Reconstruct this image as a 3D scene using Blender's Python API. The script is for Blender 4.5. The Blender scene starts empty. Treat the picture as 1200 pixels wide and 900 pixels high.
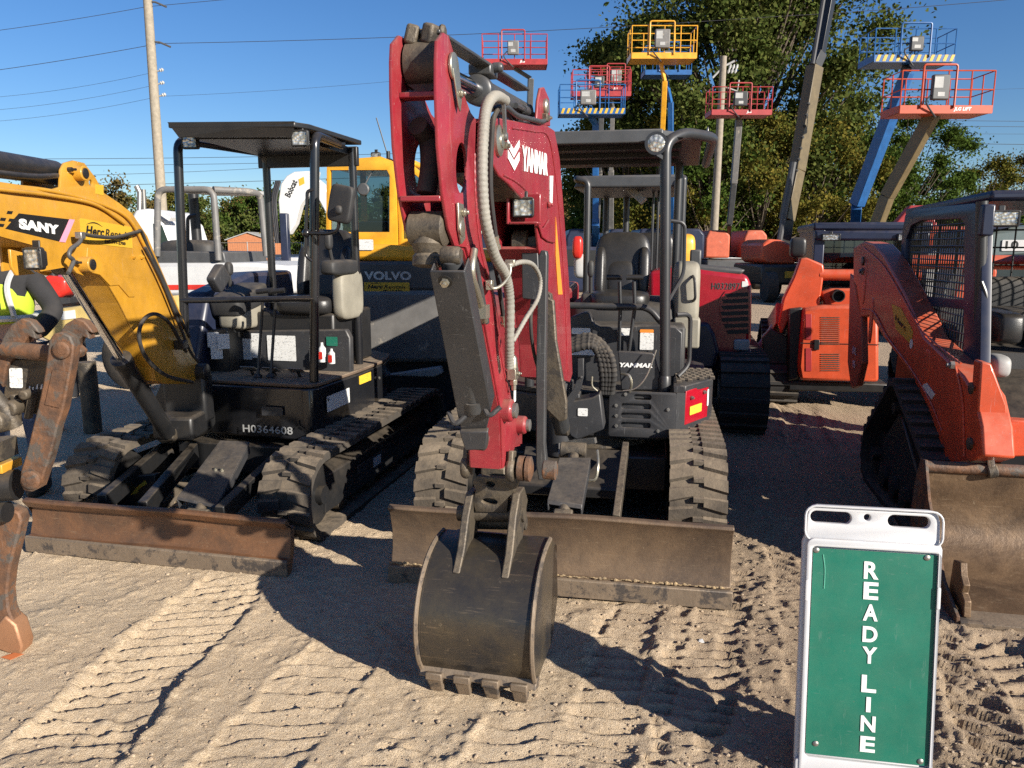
import bpy, bmesh, math, random
import numpy as np
from mathutils import Vector, Matrix, noise
random.seed(7)
PI = math.pi; R = math.radians
SC = bpy.context.scene; COL = SC.collection
# ---------------------------------------------------------------- camera model and surveying frames
TILT = R(10.07); FPX = 901.0; EYE = 1.6
def sight(px, py):
    u = (px-600)/FPX; v = (py-450)/FPX
    return (u, math.cos(TILT)-v*math.sin(TILT), -math.sin(TILT)-v*math.cos(TILT))
class Fr:
    """a thing's own ground frame: x to its right, y towards its back, z up"""
    def __init__(s, ox, oy, deg=0): s.o=(ox,oy); s.deg=deg; s.c=math.cos(R(deg)); s.s=math.sin(R(deg))
    def loc(s, p):
        x,y=p[0]-s.o[0],p[1]-s.o[1]; return (x*s.c+y*s.s, -x*s.s+y*s.c, p[2])
    def wor(s, p): return (s.o[0]+p[0]*s.c-p[1]*s.s, s.o[1]+p[0]*s.s+p[1]*s.c, p[2])
    def hit(s, ax, px, py, c):
        d=sight(px,py); o=s.loc((0,0,EYE)); e=s.loc((d[0]+s.o[0], d[1]+s.o[1], d[2]))
        t=(c-o[ax])/e[ax]; return tuple(o[i]+t*e[i] for i in range(3))
    def X(s,px,py,c): return s.hit(0,px,py,c)
    def Y(s,px,py,c): return s.hit(1,px,py,c)
    def Z(s,px,py,c=0.): return s.hit(2,px,py,c)
W0 = Fr(0,0,0)
# ---------------------------------------------------------------- mesh builder
def V(*a): return Vector(a[0] if len(a)==1 else a)
def catmull(pts, k=6):
    P=[V(p) for p in pts]
    if len(P)<3: return P
    out=[]; Q=[2*P[0]-P[1]]+P+[2*P[-1]-P[-2]]
    for i in range(1,len(Q)-2):
        a,b,c,d=Q[i-1],Q[i],Q[i+1],Q[i+2]
        for j in range(k):
            t=j/k
            out.append(.5*((2*b)+(c-a)*t+(2*a-5*b+4*c-d)*t*t+(3*b-a-3*c+d)*t**3))
    out.append(P[-1]); return out
def fillet(pts, r, n=4):
    """round the inner corners of a polyline"""
    P=[V(p) for p in pts]; out=[P[0]]
    for i in range(1,len(P)-1):
        a,b,c=P[i-1],P[i],P[i+1]; d1=(a-b); d2=(c-b)
        q=min(r,d1.length*.45,d2.length*.45); p1=b+d1.normalized()*q; p2=b+d2.normalized()*q
        for j in range(n+1):
            t=j/n; out.append(p1*(1-t)**2+2*b*t*(1-t)+p2*t*t)
    out.append(P[-1]); return out
class MB:
    def __init__(s, fr=None): s.v=[]; s.f=[]; s.fr=fr
    def add(s, vs, fs):
        n=len(s.v); s.v+= [tuple(v) for v in vs]; s.f+=[tuple(i+n for i in f) for f in fs]; return s
    def box(s, x0,x1,y0,y1,z0,z1):
        return s.add([(x0,y0,z0),(x1,y0,z0),(x1,y1,z0),(x0,y1,z0),(x0,y0,z1),(x1,y0,z1),(x1,y1,z1),(x0,y1,z1)],
          [(3,2,1,0),(4,5,6,7),(0,1,5,4),(1,2,6,5),(2,3,7,6),(3,0,4,7)])
    def cbox(s, c, d, M=None):
        M=M or Matrix.Identity(3); c=V(c); vs=[]
        for z in (-.5,.5):
            for x,y in ((-.5,-.5),(.5,-.5),(.5,.5),(-.5,.5)): vs.append(c+M@V(x*d[0],y*d[1],z*d[2]))
        return s.add(vs,[(3,2,1,0),(4,5,6,7),(0,1,5,4),(1,2,6,5),(2,3,7,6),(3,0,4,7)])
    def prism(s, pts, vec):
        P=[V(p) for p in pts]; e=V(vec); n=len(P)
        nor=V(0,0,0)
        for i in range(n): nor+=P[i].cross(P[(i+1)%n])
        if nor.dot(e)>0: P=P[::-1]
        return s.add(P+[p+e for p in P],[tuple(range(n)),tuple(range(2*n-1,n-1,-1))]+[((i+1)%n,i,n+i,n+(i+1)%n) for i in range(n)])
    def beam(s, p0, p1, w, h, up=(0,0,1), w2=None, h2=None):
        p0,p1=V(p0),V(p1); d=(p1-p0).normalized(); r=d.cross(V(up))
        if r.length<1e-4: r=d.cross(V(0,1,0))
        r.normalize(); u=r.cross(d); vs=[]
        for p,ww,hh in ((p0,w,h),(p1,w2 or w,h2 or h)):
            for a,b in ((-1,-1),(1,-1),(1,1),(-1,1)): vs.append(p+r*a*ww/2+u*b*hh/2)
        return s.add(vs,[(0,1,2,3),(7,6,5,4),(1,0,4,5),(2,1,5,6),(3,2,6,7),(0,3,7,4)])
    def cyl(s, p0, p1, r, r2=None, n=24):
        return s.lathe(p0, V(p1)-V(p0), [(0,r),((V(p1)-V(p0)).length, r if r2 is None else r2)], n)
    def lathe(s, p0, ax, prof, n=24):
        p0=V(p0); d=V(ax).normalized(); a=d.orthogonal().normalized(); b=d.cross(a); vs=[]
        for t,r in prof:
            for i in range(n):
                q=2*PI*i/n; vs.append(p0+d*t+(a*math.cos(q)+b*math.sin(q))*max(r,1e-4))
        fs=[]
        for k in range(len(prof)-1):
            for i in range(n): j=(i+1)%n; fs.append((k*n+i,k*n+j,(k+1)*n+j,(k+1)*n+i))
        m=len(prof); fs.append(tuple(range(n-1,-1,-1))); fs.append(tuple(range((m-1)*n,m*n)))
        return s.add(vs,fs)
    def tube(s, pts, r, n=10, closed=False, rs=None):
        P=[V(p) for p in pts]; Q=[P[0]]
        for p in P[1:]:
            if (p-Q[-1]).length>1e-5: Q.append(p)
        P=Q; m=len(P); T=[]
        for i in range(m):
            a=P[i-1] if (i>0 or closed) else P[i]; b=P[(i+1)%m] if (i<m-1 or closed) else P[i]
            T.append((b-a).normalized())
        a=T[0].orthogonal().normalized(); vs=[]
        for i in range(m):
            a=(a-T[i]*a.dot(T[i])); a=a.normalized() if a.length>1e-6 else T[i].orthogonal().normalized()
            b=T[i].cross(a); rr=rs[i] if rs else r
            for j in range(n):
                q=2*PI*j/n; vs.append(P[i]+(a*math.cos(q)+b*math.sin(q))*rr)
        fs=[]
        for i in range(m if closed else m-1):
            k=(i+1)%m
            for j in range(n): l=(j+1)%n; fs.append((i*n+j,i*n+l,k*n+l,k*n+j))
        if not closed: fs+= [tuple(range(n-1,-1,-1)), tuple(range((m-1)*n,m*n))]
        return s.add(vs,fs)
    def super(s, c, d, e=.35, M=None, nu=28, nv=16):
        """superellipsoid cushion"""
        M=M or Matrix.Identity(3); c=V(c); vs=[]
        f=lambda t,e:(abs(t)**e)*(1 if t>=0 else -1)
        for i in range(nv+1):
            a=-PI/2+PI*i/nv
            for j in range(nu):
                b=2*PI*j/nu
                vs.append(c+M@V(d[0]/2*f(math.cos(a),e)*f(math.cos(b),e), d[1]/2*f(math.cos(a),e)*f(math.sin(b),e), d[2]/2*f(math.sin(a),e)))
        fs=[]
        for i in range(nv):
            for j in range(nu): k=(j+1)%nu; fs.append((i*nu+j,i*nu+k,(i+1)*nu+k,(i+1)*nu+j))
        return s.add(vs,fs)
    def plate(s, o, ux, uy, outer, holes=(), t=.01, bev=0.):
        """flat plate with real holes; outline in (a,b) along ux,uy from o; thickness t along ux x uy"""
        o=V(o); ux=V(ux).normalized(); uy=V(uy).normalized(); uz=ux.cross(uy)
        cu=bpy.data.curves.new('c','CURVE'); cu.dimensions='2D'; cu.fill_mode='BOTH'; cu.extrude=max(t/2-bev,1e-4)
        cu.bevel_depth=bev; cu.bevel_resolution=1; cu.offset=-bev
        for poly in [outer]+list(holes):
            sp=cu.splines.new('POLY'); sp.points.add(len(poly)-1); sp.use_cyclic_u=True
            for i,p in enumerate(poly): sp.points[i].co=(p[0],p[1],0,1)
        ob=bpy.data.objects.new('c',cu); me=bpy.data.meshes.new_from_object(ob)
        bm=bmesh.new(); bm.from_mesh(me); bmesh.ops.remove_doubles(bm,verts=bm.verts,dist=1e-5)
        bm.verts.ensure_lookup_table()
        vs=[o+ux*v.co.x+uy*v.co.y+uz*(v.co.z+t/2) for v in bm.verts]; fs=[tuple(v.index for v in f.verts) for f in bm.faces]
        bm.free(); bpy.data.objects.remove(ob); bpy.data.curves.remove(cu); bpy.data.meshes.remove(me)
        return s.add(vs,fs)
def circ(cx,cy,r,n=24,a0=0.,a1=2*PI,ry=None):
    full=abs(a1-a0-2*PI)<1e-6; m=n if full else n+1
    return [(cx+r*math.cos(a0+(a1-a0)*i/n), cy+(ry or r)*math.sin(a0+(a1-a0)*i/n)) for i in range(m)]
def rrect(x0,x1,y0,y1,r,n=4):
    o=[]
    for cx,cy,a in ((x1-r,y1-r,0),(x0+r,y1-r,PI/2),(x0+r,y0+r,PI),(x1-r,y0+r,1.5*PI)):
        o+=[(cx+r*math.cos(a+PI/2*i/n), cy+r*math.sin(a+PI/2*i/n)) for i in range(n+1)]
    return o
FRAME={}
def root(name, label, cat, fr=None, group=None, kind=None):
    o=bpy.data.objects.new(name,None); COL.objects.link(o); fr=fr or W0
    o.empty_display_size=.2; o.location=(fr.o[0],fr.o[1],0); o.rotation_euler=(0,0,R(fr.deg)); FRAME[o.name]=fr
    o['label']=label; o['category']=cat
    if group: o['group']=group
    if kind: o['kind']=kind
    return o
def rootfr(o):
    while o.parent: o=o.parent
    return FRAME[o.name]
def mesh_of(name, mb, fr_to, sharp=38):
    vs=mb.v
    if mb.fr is not None and mb.fr is not fr_to: vs=[fr_to.loc(mb.fr.wor(v)) for v in vs]
    me=bpy.data.meshes.new(name); me.from_pydata([tuple(v) for v in vs],[],mb.f); me.update()
    me.polygons.foreach_set('use_smooth',[True]*len(me.polygons))
    me.set_sharp_from_angle(angle=R(sharp)); return me
def part(name, mb, mat, parent=None, label=None, bevel=0., seg=2, sharp=38):
    fr=rootfr(parent) if parent else W0
    me=mesh_of(name,mb,fr,sharp); o=bpy.data.objects.new(name,me); COL.objects.link(o); o.parent=parent
    me.materials.append(mat)
    if label: o['label']=label
    if bevel:
        m=o.modifiers.new('bevel','BEVEL'); m.width=bevel; m.segments=seg; m.limit_method='ANGLE'; m.angle_limit=R(40); m.harden_normals=False
    return o
def solo(name, label, cat, mb, mat, group=None, kind=None, fr=None, bevel=0., sharp=38):
    """a thing that is one mesh"""
    fr=fr or mb.fr or W0
    me=mesh_of(name,mb,fr,sharp); o=bpy.data.objects.new(name,me); COL.objects.link(o); me.materials.append(mat)
    o.location=(fr.o[0],fr.o[1],0); o.rotation_euler=(0,0,R(fr.deg)); FRAME[o.name]=fr
    if kind: o['kind']=kind
    if label: o['label']=label
    if cat: o['category']=cat
    if group: o['group']=group
    if bevel:
        m=o.modifiers.new('bevel','BEVEL'); m.width=bevel; m.segments=2; m.limit_method='ANGLE'; m.angle_limit=R(40)
    return o
def lettering(mb, s, o, ux, uy, h=None, w=None, bold=.02, shear=0., t=.0015, center=False, squeeze=None):
    """raised lettering; o = lower left corner, ux/uy unit directions"""
    cu=bpy.data.curves.new('t','FONT'); cu.body=s; cu.size=1; cu.offset=bold; cu.extrude=.001; cu.shear=shear; cu.space_character=1.06
    ob=bpy.data.objects.new('t',cu); me=bpy.data.meshes.new_from_object(ob)
    xs=[v.co.x for v in me.vertices]; ys=[v.co.y for v in me.vertices]
    x0,x1,y0,y1=min(xs),max(xs),min(ys),max(ys)
    sy=h/(y1-y0) if h else None; sx=w/(x1-x0) if w else sy
    if sy is None: sy=sx
    ox=V(o); ux=V(ux).normalized(); uy=V(uy).normalized(); uz=ux.cross(uy); cx=(x1-x0)*sx/2 if center else 0
    vs=[ox+ux*((v.co.x-x0)*sx-cx)+uy*((v.co.y-y0)*sy)+uz*(.001+(t if v.co.z>0 else 0)) for v in me.vertices]
    fs=[tuple(p.vertices) for p in me.polygons]
    bpy.data.objects.remove(ob); bpy.data.curves.remove(cu); bpy.data.meshes.remove(me)
    return mb.add(vs,fs)
# ---------------------------------------------------------------- materials
def nt(m):
    m.use_nodes=True; t=m.node_tree; t.nodes.clear(); return t
def N(t, typ, **k):
    n=t.nodes.new(typ)
    for a,b in k.items():
        if a in ('operation','blend_type','data_type','noise_dimensions','feature','distance','attribute_name','wave_type','bands_direction','interpolation','sky_type','normalize','use_clamp','offset','squash','offset_frequency'): setattr(n,a,b)
    return n
def L(t,a,b): t.links.new(a,b)
def mixc(t, fac, a, b, mode='MIX'):
    n=t.nodes.new('ShaderNodeMix'); n.data_type='RGBA'; n.blend_type=mode; n.clamp_factor=True
    for sock,v in ((n.inputs[0],fac),(n.inputs[6],a),(n.inputs[7],b)):
        if hasattr(v,'links'): L(t,v,sock)
        elif isinstance(v,(int,float)): sock.default_value=v
        else: sock.default_value=(*v[:3],1)
    return n.outputs[2]
def mth(t, op, a, b=None, clamp=False):
    n=t.nodes.new('ShaderNodeMath'); n.operation=op; n.use_clamp=clamp
    for i,v in enumerate((a,b)):
        if v is None: continue
        if hasattr(v,'links'): L(t,v,n.inputs[i])
        else: n.inputs[i].default_value=v
    return n.outputs[0]
def ramp(t, fac, stops):
    n=t.nodes.new('ShaderNodeValToRGB'); e=n.color_ramp.elements
    while len(e)<len(stops): e.new(.5)
    for i,(p,c) in enumerate(stops):
        e[i].position=p; e[i].color=(*c,1) if isinstance(c,tuple) else (c,c,c,1)
    L(t,fac,n.inputs[0]); return n.outputs[0]
def noi(t, scale, detail=6, rough=.6, vec=None, dist=0.):
    n=t.nodes.new('ShaderNodeTexNoise'); n.inputs['Scale'].default_value=scale; n.inputs['Detail'].default_value=detail
    n.inputs['Roughness'].default_value=rough; n.inputs['Distortion'].default_value=dist
    if vec is not None: L(t,vec,n.inputs['Vector'])
    return n.outputs[0]
def pos(t):
    return t.nodes.new('ShaderNodeNewGeometry').outputs['Position']
DUST=(.40,.31,.21)
def mat(name, col, rough=.5, metal=0., dust=.35, wear=None, wearc=(.12,.07,.04), wl=.62, bump=.0, bscale=60, coat=0., var=.12, col2=None, spec=.5, scale=6., trans=0., emit=None, vd=.09, scr=0.):
    """painted/plastic/metal surface: base colour with slight mottling, wear patches, dust that settles on upward faces"""
    m=bpy.data.materials.new(name); t=nt(m); P=pos(t)
    b=t.nodes.new('ShaderNodeBsdfPrincipled'); o=t.nodes.new('ShaderNodeOutputMaterial'); L(t,b.outputs[0],o.inputs[0])
    n1=noi(t,scale,7,.62,P); dark=tuple(c*(1-var*2) for c in col) if col2 is None else col2
    c=mixc(t, ramp(t,n1,[(.35,0.),(.68,1.)]), dark, tuple(min(1,x*(1+var*.5)) for x in col))
    rg=rough
    if scr:
        for k,(sc3,rt) in enumerate((((40,40,3),(.2,.5,.1)),((3,50,50),(.6,.1,.4)))):
            mp=t.nodes.new('ShaderNodeMapping'); mp.inputs['Scale'].default_value=sc3; mp.inputs['Rotation'].default_value=rt; L(t,P,mp.inputs[0])
            c=mixc(t,mth(t,'MULTIPLY',ramp(t,noi(t,1.6,5,.75,mp.outputs[0]),[(.63,0.),(.67,1.)]),scr),c,tuple(min(1,.35*x+.22) for x in col))
        sp=noi(t,95,3,.6,P); c=mixc(t,mth(t,'MULTIPLY',ramp(t,sp,[(.70,0.),(.73,1.)]),scr*1.6,True),c,(.16,.12,.09))
    if wear:
        n2=noi(t,wear,10,.72,P,.3); w=ramp(t,n2,[(wl-.03,0.),(wl+.03,1.)]); c=mixc(t,w,c,wearc)
    if dust>0:
        g=t.nodes.new('ShaderNodeNewGeometry'); sx=t.nodes.new('ShaderNodeSeparateXYZ'); L(t,g.outputs['Normal'],sx.inputs[0])
        up=mth(t,'MAXIMUM',sx.outputs[2],0.); n3=noi(t,14,8,.7,P)
        f=mth(t,'MULTIPLY', mth(t,'ADD', mth(t,'MULTIPLY',up,.9), vd), ramp(t,n3,[(.3,0.1),(.72,1.)]))
        f=mth(t,'MULTIPLY',f,dust,True); c=mixc(t,f,c,DUST)
        rr=mth(t,'ADD',rough, mth(t,'MULTIPLY',f,.5),True); L(t,rr,b.inputs['Roughness'])
    else: b.inputs['Roughness'].default_value=rough
    L(t,c,b.inputs['Base Color']); b.inputs['Metallic'].default_value=metal; b.inputs['Specular IOR Level'].default_value=spec
    b.inputs['Coat Weight'].default_value=coat; b.inputs['Coat Roughness'].default_value=.12
    if trans: b.inputs['Transmission Weight'].default_value=trans
    if bump:
        bn=t.nodes.new('ShaderNodeBump'); bn.inputs['Strength'].default_value=bump; bn.inputs['Distance'].default_value=.01
        L(t,noi(t,bscale,6,.65,P),bn.inputs['Height']); L(t,bn.outputs[0],b.inputs['Normal'])
    return m
M={}
def defmats():
    d=M
    d['crimson']=mat('crimson_paint',(.27,.010,.024),.38,dust=.40,vd=.20,scr=.35,wear=9,wearc=(.20,.03,.03),wl=.68,coat=.25)
    d['red2']=mat('scarlet_paint',(.36,.005,.018),.3,dust=.1,coat=.35)
    d['yellow']=mat('amber_paint',(.54,.265,.018),.4,dust=.40,vd=.18,scr=.3,wear=14,wearc=(.30,.13,.02),wl=.7,coat=.2)
    d['byellow']=mat('bright_yellow_paint',(.75,.36,.02),.38,dust=.15,coat=.2)
    d['orange']=mat('orange_paint',(.58,.070,.020),.4,dust=.36,vd=.15,scr=.35,wear=11,wearc=(.3,.10,.05),wl=.69,coat=.2)
    d['orange_faded']=mat('faded_orange_paint',(.50,.10,.045),.5,dust=.3,wear=6,wearc=(.30,.2,.15),wl=.64)
    d['char']=mat('charcoal_paint',(.030,.032,.037),.42,dust=.28,scr=.25,wear=16,wearc=(.11,.10,.09),wl=.69,bump=.05)
    d['black']=mat('black_paint',(.012,.013,.015),.38,dust=.22,wear=18,wearc=(.09,.08,.075),wl=.71)
    d['gloss']=mat('gloss_black_tube',(.012,.013,.016),.24,dust=.12,coat=.3)
    d['tube']=mat('grey_painted_tube',(.026,.028,.032),.36,dust=.18,wear=24,wearc=(.14,.13,.12),wl=.7)
    d['plastic']=mat('grey_black_plastic',(.024,.025,.027),.6,dust=.25,bump=.15,bscale=200)
    d['beige']=mat('beige_plastic',(.27,.25,.20),.6,dust=.25,bump=.06,bscale=150)
    d['vinyl']=mat('black_vinyl',(.016,.016,.017),.38,dust=.1,bump=.12,bscale=180,spec=.6)
    d['rubber']=mat('dusty_rubber',(.022,.021,.020),.85,dust=.75,bump=.35,bscale=45,col2=(.055,.045,.036))
    d['rubber_tan']=mat('mud_caked_rubber',(.11,.088,.064),.9,dust=.6,bump=.45,bscale=40,col2=(.045,.037,.03))
    d['rubberd']=mat('dark_rubber',(.02,.02,.021),.8,dust=.35,bump=.2,bscale=60)
    d['rust']=mat('rusty_worn_steel',(.19,.088,.042),.62,.2,dust=.25,wear=11,wearc=(.085,.072,.062),wl=.54,bump=.45,bscale=45,col2=(.055,.036,.028),scale=13,scr=.2)
    d['edge']=mat('scraped_steel_edge',(.23,.175,.125),.55,.35,dust=.35,wear=9,wearc=(.07,.06,.055),wl=.55,bump=.25,bscale=50)
    d['steel']=mat('bare_steel',(.33,.32,.30),.42,.8,dust=.3,bump=.1)
    d['zinc']=mat('zinc_plated_steel',(.50,.47,.38),.35,.85,dust=.25,bump=.08)
    d['greasy']=mat('greasy_cast_steel',(.10,.082,.060),.5,.35,dust=.55,wear=12,wearc=(.045,.04,.035),wl=.52,bump=.35,bscale=60)
    d['chrome']=mat('chrome_rod',(.75,.76,.78),.08,1.,dust=.03)
    d['cyl']=mat('grey_cylinder_paint',(.055,.058,.062),.36,.2,dust=.25,scr=.25,wear=20,wearc=(.16,.15,.14),wl=.69)
    d['hose']=mat('grey_spiral_sleeve',(.26,.25,.22),.6,dust=.5,bump=.2,bscale=120)
    d['white']=mat('white_paint',(.60,.60,.59),.4,dust=.15,var=.05)
    d['sticker']=mat('white_sticker',(.72,.72,.70),.5,dust=.25,var=.05)
    d['ysticker']=mat('yellow_sticker',(.60,.36,.03),.45,dust=.2,var=.04)
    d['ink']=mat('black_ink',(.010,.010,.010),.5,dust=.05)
    d['osticker']=mat('orange_sticker',(.75,.25,.03),.45,dust=.1,var=.04)
    d['wink']=mat('white_vinyl_letters',(.78,.78,.76),.45,dust=.08,var=.03)
    d['pink']=mat('pink_vinyl',(.80,.30,.42),.45,dust=.08,var=.03)
    d['silver']=mat('silver_letters',(.55,.57,.60),.35,.5,dust=.05)
    d['dgrey']=mat('dark_grey_paint',(.065,.068,.072),.45,dust=.22)
    d['mgrey']=mat('mid_grey_paint',(.15,.145,.14),.48,dust=.35,wear=5,wearc=(.28,.25,.21),wl=.6)
    d['lgrey']=mat('light_grey_paint',(.38,.38,.37),.5,dust=.25)
    d['teal']=mat('grey_green_paint',(.13,.17,.17),.4,dust=.2)
    d['blue']=mat('blue_paint',(.012,.10,.30),.4,dust=.15)
    d['liftred']=mat('coral_red_paint',(.36,.03,.033),.45,dust=.15)
    d['liftorange']=mat('lift_orange_paint',(.46,.050,.006),.45,dust=.12)
    d['tan']=mat('tan_paint',(.125,.093,.045),.42,dust=.15)
    d['green']=mat('green_sign_face',(.0,.140,.090),.45,dust=.14,var=.08,vd=.3,scr=.15)
    d['signw']=mat('white_moulded_plastic',(.56,.56,.57),.45,dust=.3,vd=.10,var=.02,bump=.03,bscale=25,wear=30,wearc=(.55,.54,.52),wl=.72)
    d['caked']=mat('dried_mud',(.42,.30,.16),.95,dust=0,col2=(.16,.12,.08),scale=50)
    d['wood']=mat('weathered_pole_wood',(.27,.23,.18),.85,dust=.1,bump=.4,bscale=30)
    d['concrete']=mat('concrete_pole',(.30,.26,.20),.8,dust=.1,bump=.1)
    d['wire']=mat('black_cable',(.03,.03,.035),.6,dust=0)
    d['bark']=mat('tree_bark',(.11,.085,.06),.9,dust=0,bump=.4,bscale=20)
    d['brick']=mat('orange_clay_siding',(.52,.20,.09),.8,dust=.1)
    d['fabric']=mat('black_hoodie_cloth',(.022,.022,.025),.9,dust=.1,bump=.3,bscale=60)
    d['hivis']=mat('hi_vis_yellow_cloth',(.42,.56,.03),.8,dust=.05,var=.06)
    d['reflect']=mat('silver_reflective_tape',(.62,.62,.60),.4,.3,dust=.1)
    d['denim']=mat('blue_denim',(.05,.075,.14),.9,dust=.15,bump=.3,bscale=120)
    d['skin']=mat('skin',(.45,.26,.18),.55,dust=0)
    d['hatw']=mat('white_hard_hat',(.75,.74,.76),.35,dust=.05)
    d['redp']=mat('red_gloss_plastic',(.62,.03,.02),.3,dust=.05)
    d['navy']=mat('navy_paint',(.015,.022,.05),.35,dust=.15)
    # lamp lens
    m=bpy.data.materials.new('lamp_lens'); t=nt(m); b=t.nodes.new('ShaderNodeBsdfPrincipled'); o=t.nodes.new('ShaderNodeOutputMaterial'); L(t,b.outputs[0],o.inputs[0])
    v=t.nodes.new('ShaderNodeTexVoronoi'); v.inputs['Scale'].default_value=55; L(t,pos(t),v.inputs['Vector'])
    L(t,ramp(t,v.outputs[0],[(.1,(.85,.83,.75)),(.7,(.30,.29,.25))]),b.inputs['Base Color']); b.inputs['Roughness'].default_value=.15; b.inputs['Metallic'].default_value=.6; b.inputs['Coat Weight'].default_value=.7
    bn=t.nodes.new('ShaderNodeBump'); bn.inputs['Strength'].default_value=.5; bn.inputs['Distance'].default_value=.01; L(t,v.outputs[0],bn.inputs['Height']); L(t,bn.outputs[0],b.inputs['Normal'])
    d['lens']=m
    # thin tinted glass
    m=bpy.data.materials.new('tinted_glass'); t=nt(m); o=t.nodes.new('ShaderNodeOutputMaterial')
    g=t.nodes.new('ShaderNodeBsdfGlossy'); g.inputs['Roughness'].default_value=.03; g.inputs['Color'].default_value=(.9,.95,1,1)
    tr=t.nodes.new('ShaderNodeBsdfTransparent'); tr.inputs['Color'].default_value=(.42,.50,.50,1)
    fz=t.nodes.new('ShaderNodeFresnel'); fz.inputs['IOR'].default_value=1.5; ms=t.nodes.new('ShaderNodeMixShader')
    L(t,mth(t,'ADD',fz.outputs[0],.03,True),ms.inputs[0]); L(t,tr.outputs[0],ms.inputs[1]); L(t,g.outputs[0],ms.inputs[2]); L(t,ms.outputs[0],o.inputs[0]); d['glass']=m
defmats()
def printed(name, base, ink=(.06,.06,.06), sc=90, head=None):
    """sticker covered in small illegible print"""
    m=bpy.data.materials.new(name); t=nt(m); b=t.nodes.new('ShaderNodeBsdfPrincipled'); o=t.nodes.new('ShaderNodeOutputMaterial'); L(t,b.outputs[0],o.inputs[0])
    P=pos(t); n=noi(t,sc,3,.9,P); mp=t.nodes.new('ShaderNodeMapping'); mp.inputs['Scale'].default_value=(1,1,5); L(t,P,mp.inputs[0]); n2=noi(t,sc*.4,2,.8,mp.outputs[0])
    f=mth(t,'MULTIPLY',ramp(t,n,[(.52,0.),(.58,1.)]),ramp(t,n2,[(.45,0.),(.55,1.)])); L(t,mixc(t,mth(t,'MULTIPLY',f,.7),base,ink),b.inputs['Base Color']); b.inputs['Roughness'].default_value=.5
    return m
M['print']=printed('small_print_sticker',(.68,.68,.66)); M['yprint']=printed('yellow_print_sticker',(.75,.48,.04))
def blade_mat(name, top, low, bump=.3, ro=(.38,.62), me_=.35):
    """scoured steel: paint remains, rust blooms, long scratches"""
    m=bpy.data.materials.new(name); t=nt(m); b=t.nodes.new('ShaderNodeBsdfPrincipled'); o=t.nodes.new('ShaderNodeOutputMaterial'); L(t,b.outputs[0],o.inputs[0]); P=pos(t)
    a=noi(t,3.2,9,.7,P,.4); c=mixc(t,ramp(t,a,[(.35,0.),(.65,1.)]),top,low)
    s1=t.nodes.new('ShaderNodeMapping'); s1.inputs['Scale'].default_value=(2,2,26); s1.inputs['Rotation'].default_value=(.1,.15,.1); L(t,P,s1.inputs[0])
    sc=noi(t,5,6,.7,s1.outputs[0]); c=mixc(t,mth(t,'MULTIPLY',ramp(t,sc,[(.58,0.),(.70,1.)]),.5),c,(.30,.22,.14))
    s2=t.nodes.new('ShaderNodeMapping'); s2.inputs['Scale'].default_value=(30,30,2.5); s2.inputs['Rotation'].default_value=(.0,.3,.2); L(t,P,s2.inputs[0])
    sd=noi(t,5,6,.7,s2.outputs[0]); c=mixc(t,mth(t,'MULTIPLY',ramp(t,sd,[(.60,0.),(.66,1.)]),.45),c,(.035,.03,.028))
    d=noi(t,30,8,.75,P); c=mixc(t,mth(t,'MULTIPLY',ramp(t,d,[(.62,0.),(.70,1.)]),.6),c,(.40,.31,.21))
    L(t,c,b.inputs['Base Color']); b.inputs['Metallic'].default_value=me_; L(t,ramp(t,a,[(.3,ro[0]),(.7,ro[1])]),b.inputs['Roughness'])
    bn=t.nodes.new('ShaderNodeBump'); bn.inputs['Strength'].default_value=bump; bn.inputs['Distance'].default_value=.008; L(t,noi(t,28,8,.7,P),bn.inputs['Height']); L(t,bn.outputs[0],b.inputs['Normal'])
    return m
M['blade1']=blade_mat('scoured_brown_steel',(.105,.075,.055),(.21,.14,.085))
M['blade2']=blade_mat('rusty_orange_steel',(.10,.062,.042),(.24,.115,.055))
M['bucket']=blade_mat('scoured_grey_steel',(.045,.046,.052),(.12,.095,.062),.15,(.22,.42),.6)
M['bucket3']=blade_mat('muddy_loader_steel',(.075,.048,.030),(.20,.125,.068),.4)
# ================================================================ camera, sky, sun
cam=bpy.data.cameras.new('camera'); co=bpy.data.objects.new('camera',cam); COL.objects.link(co)
co.location=(0,0,EYE); co.rotation_euler=(PI/2-TILT,0,0); cam.sensor_width=36; cam.lens=FPX/1200*36; cam.clip_end=3000; cam.clip_start=.05
SC.camera=co
SAZ=(.75,-.66); SEL=R(21.5)
w=bpy.data.worlds.new('World'); SC.world=w; w.use_nodes=True; t=w.node_tree; t.nodes.clear()
sk=t.nodes.new('ShaderNodeTexSky'); sk.sky_type='NISHITA'; sk.sun_disc=False; sk.sun_elevation=SEL; sk.sun_rotation=math.atan2(SAZ[0],SAZ[1])
sk.altitude=100; sk.air_density=1.0; sk.dust_density=.25; sk.ozone_density=4.5
hs=t.nodes.new('ShaderNodeHueSaturation'); hs.inputs['Saturation'].default_value=1.17; hs.inputs['Hue'].default_value=.508; L(t,sk.outputs[0],hs.inputs['Color'])
bg=t.nodes.new('ShaderNodeBackground'); bg.inputs[1].default_value=.068; wo=t.nodes.new('ShaderNodeOutputWorld'); L(t,hs.outputs[0],bg.inputs[0]); L(t,bg.outputs[0],wo.inputs[0])
su=bpy.data.lights.new('sun','SUN'); so=bpy.data.objects.new('sun',su); COL.objects.link(so); su.energy=5.0; su.angle=R(.55); su.color=(1,.93,.82)
n=math.hypot(*SAZ); dl=V(-SAZ[0]/n*math.cos(SEL),-SAZ[1]/n*math.cos(SEL),-math.sin(SEL)); so.rotation_euler=dl.to_track_quat('-Z','Y').to_euler(); so.location=(6,-7,4)
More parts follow.
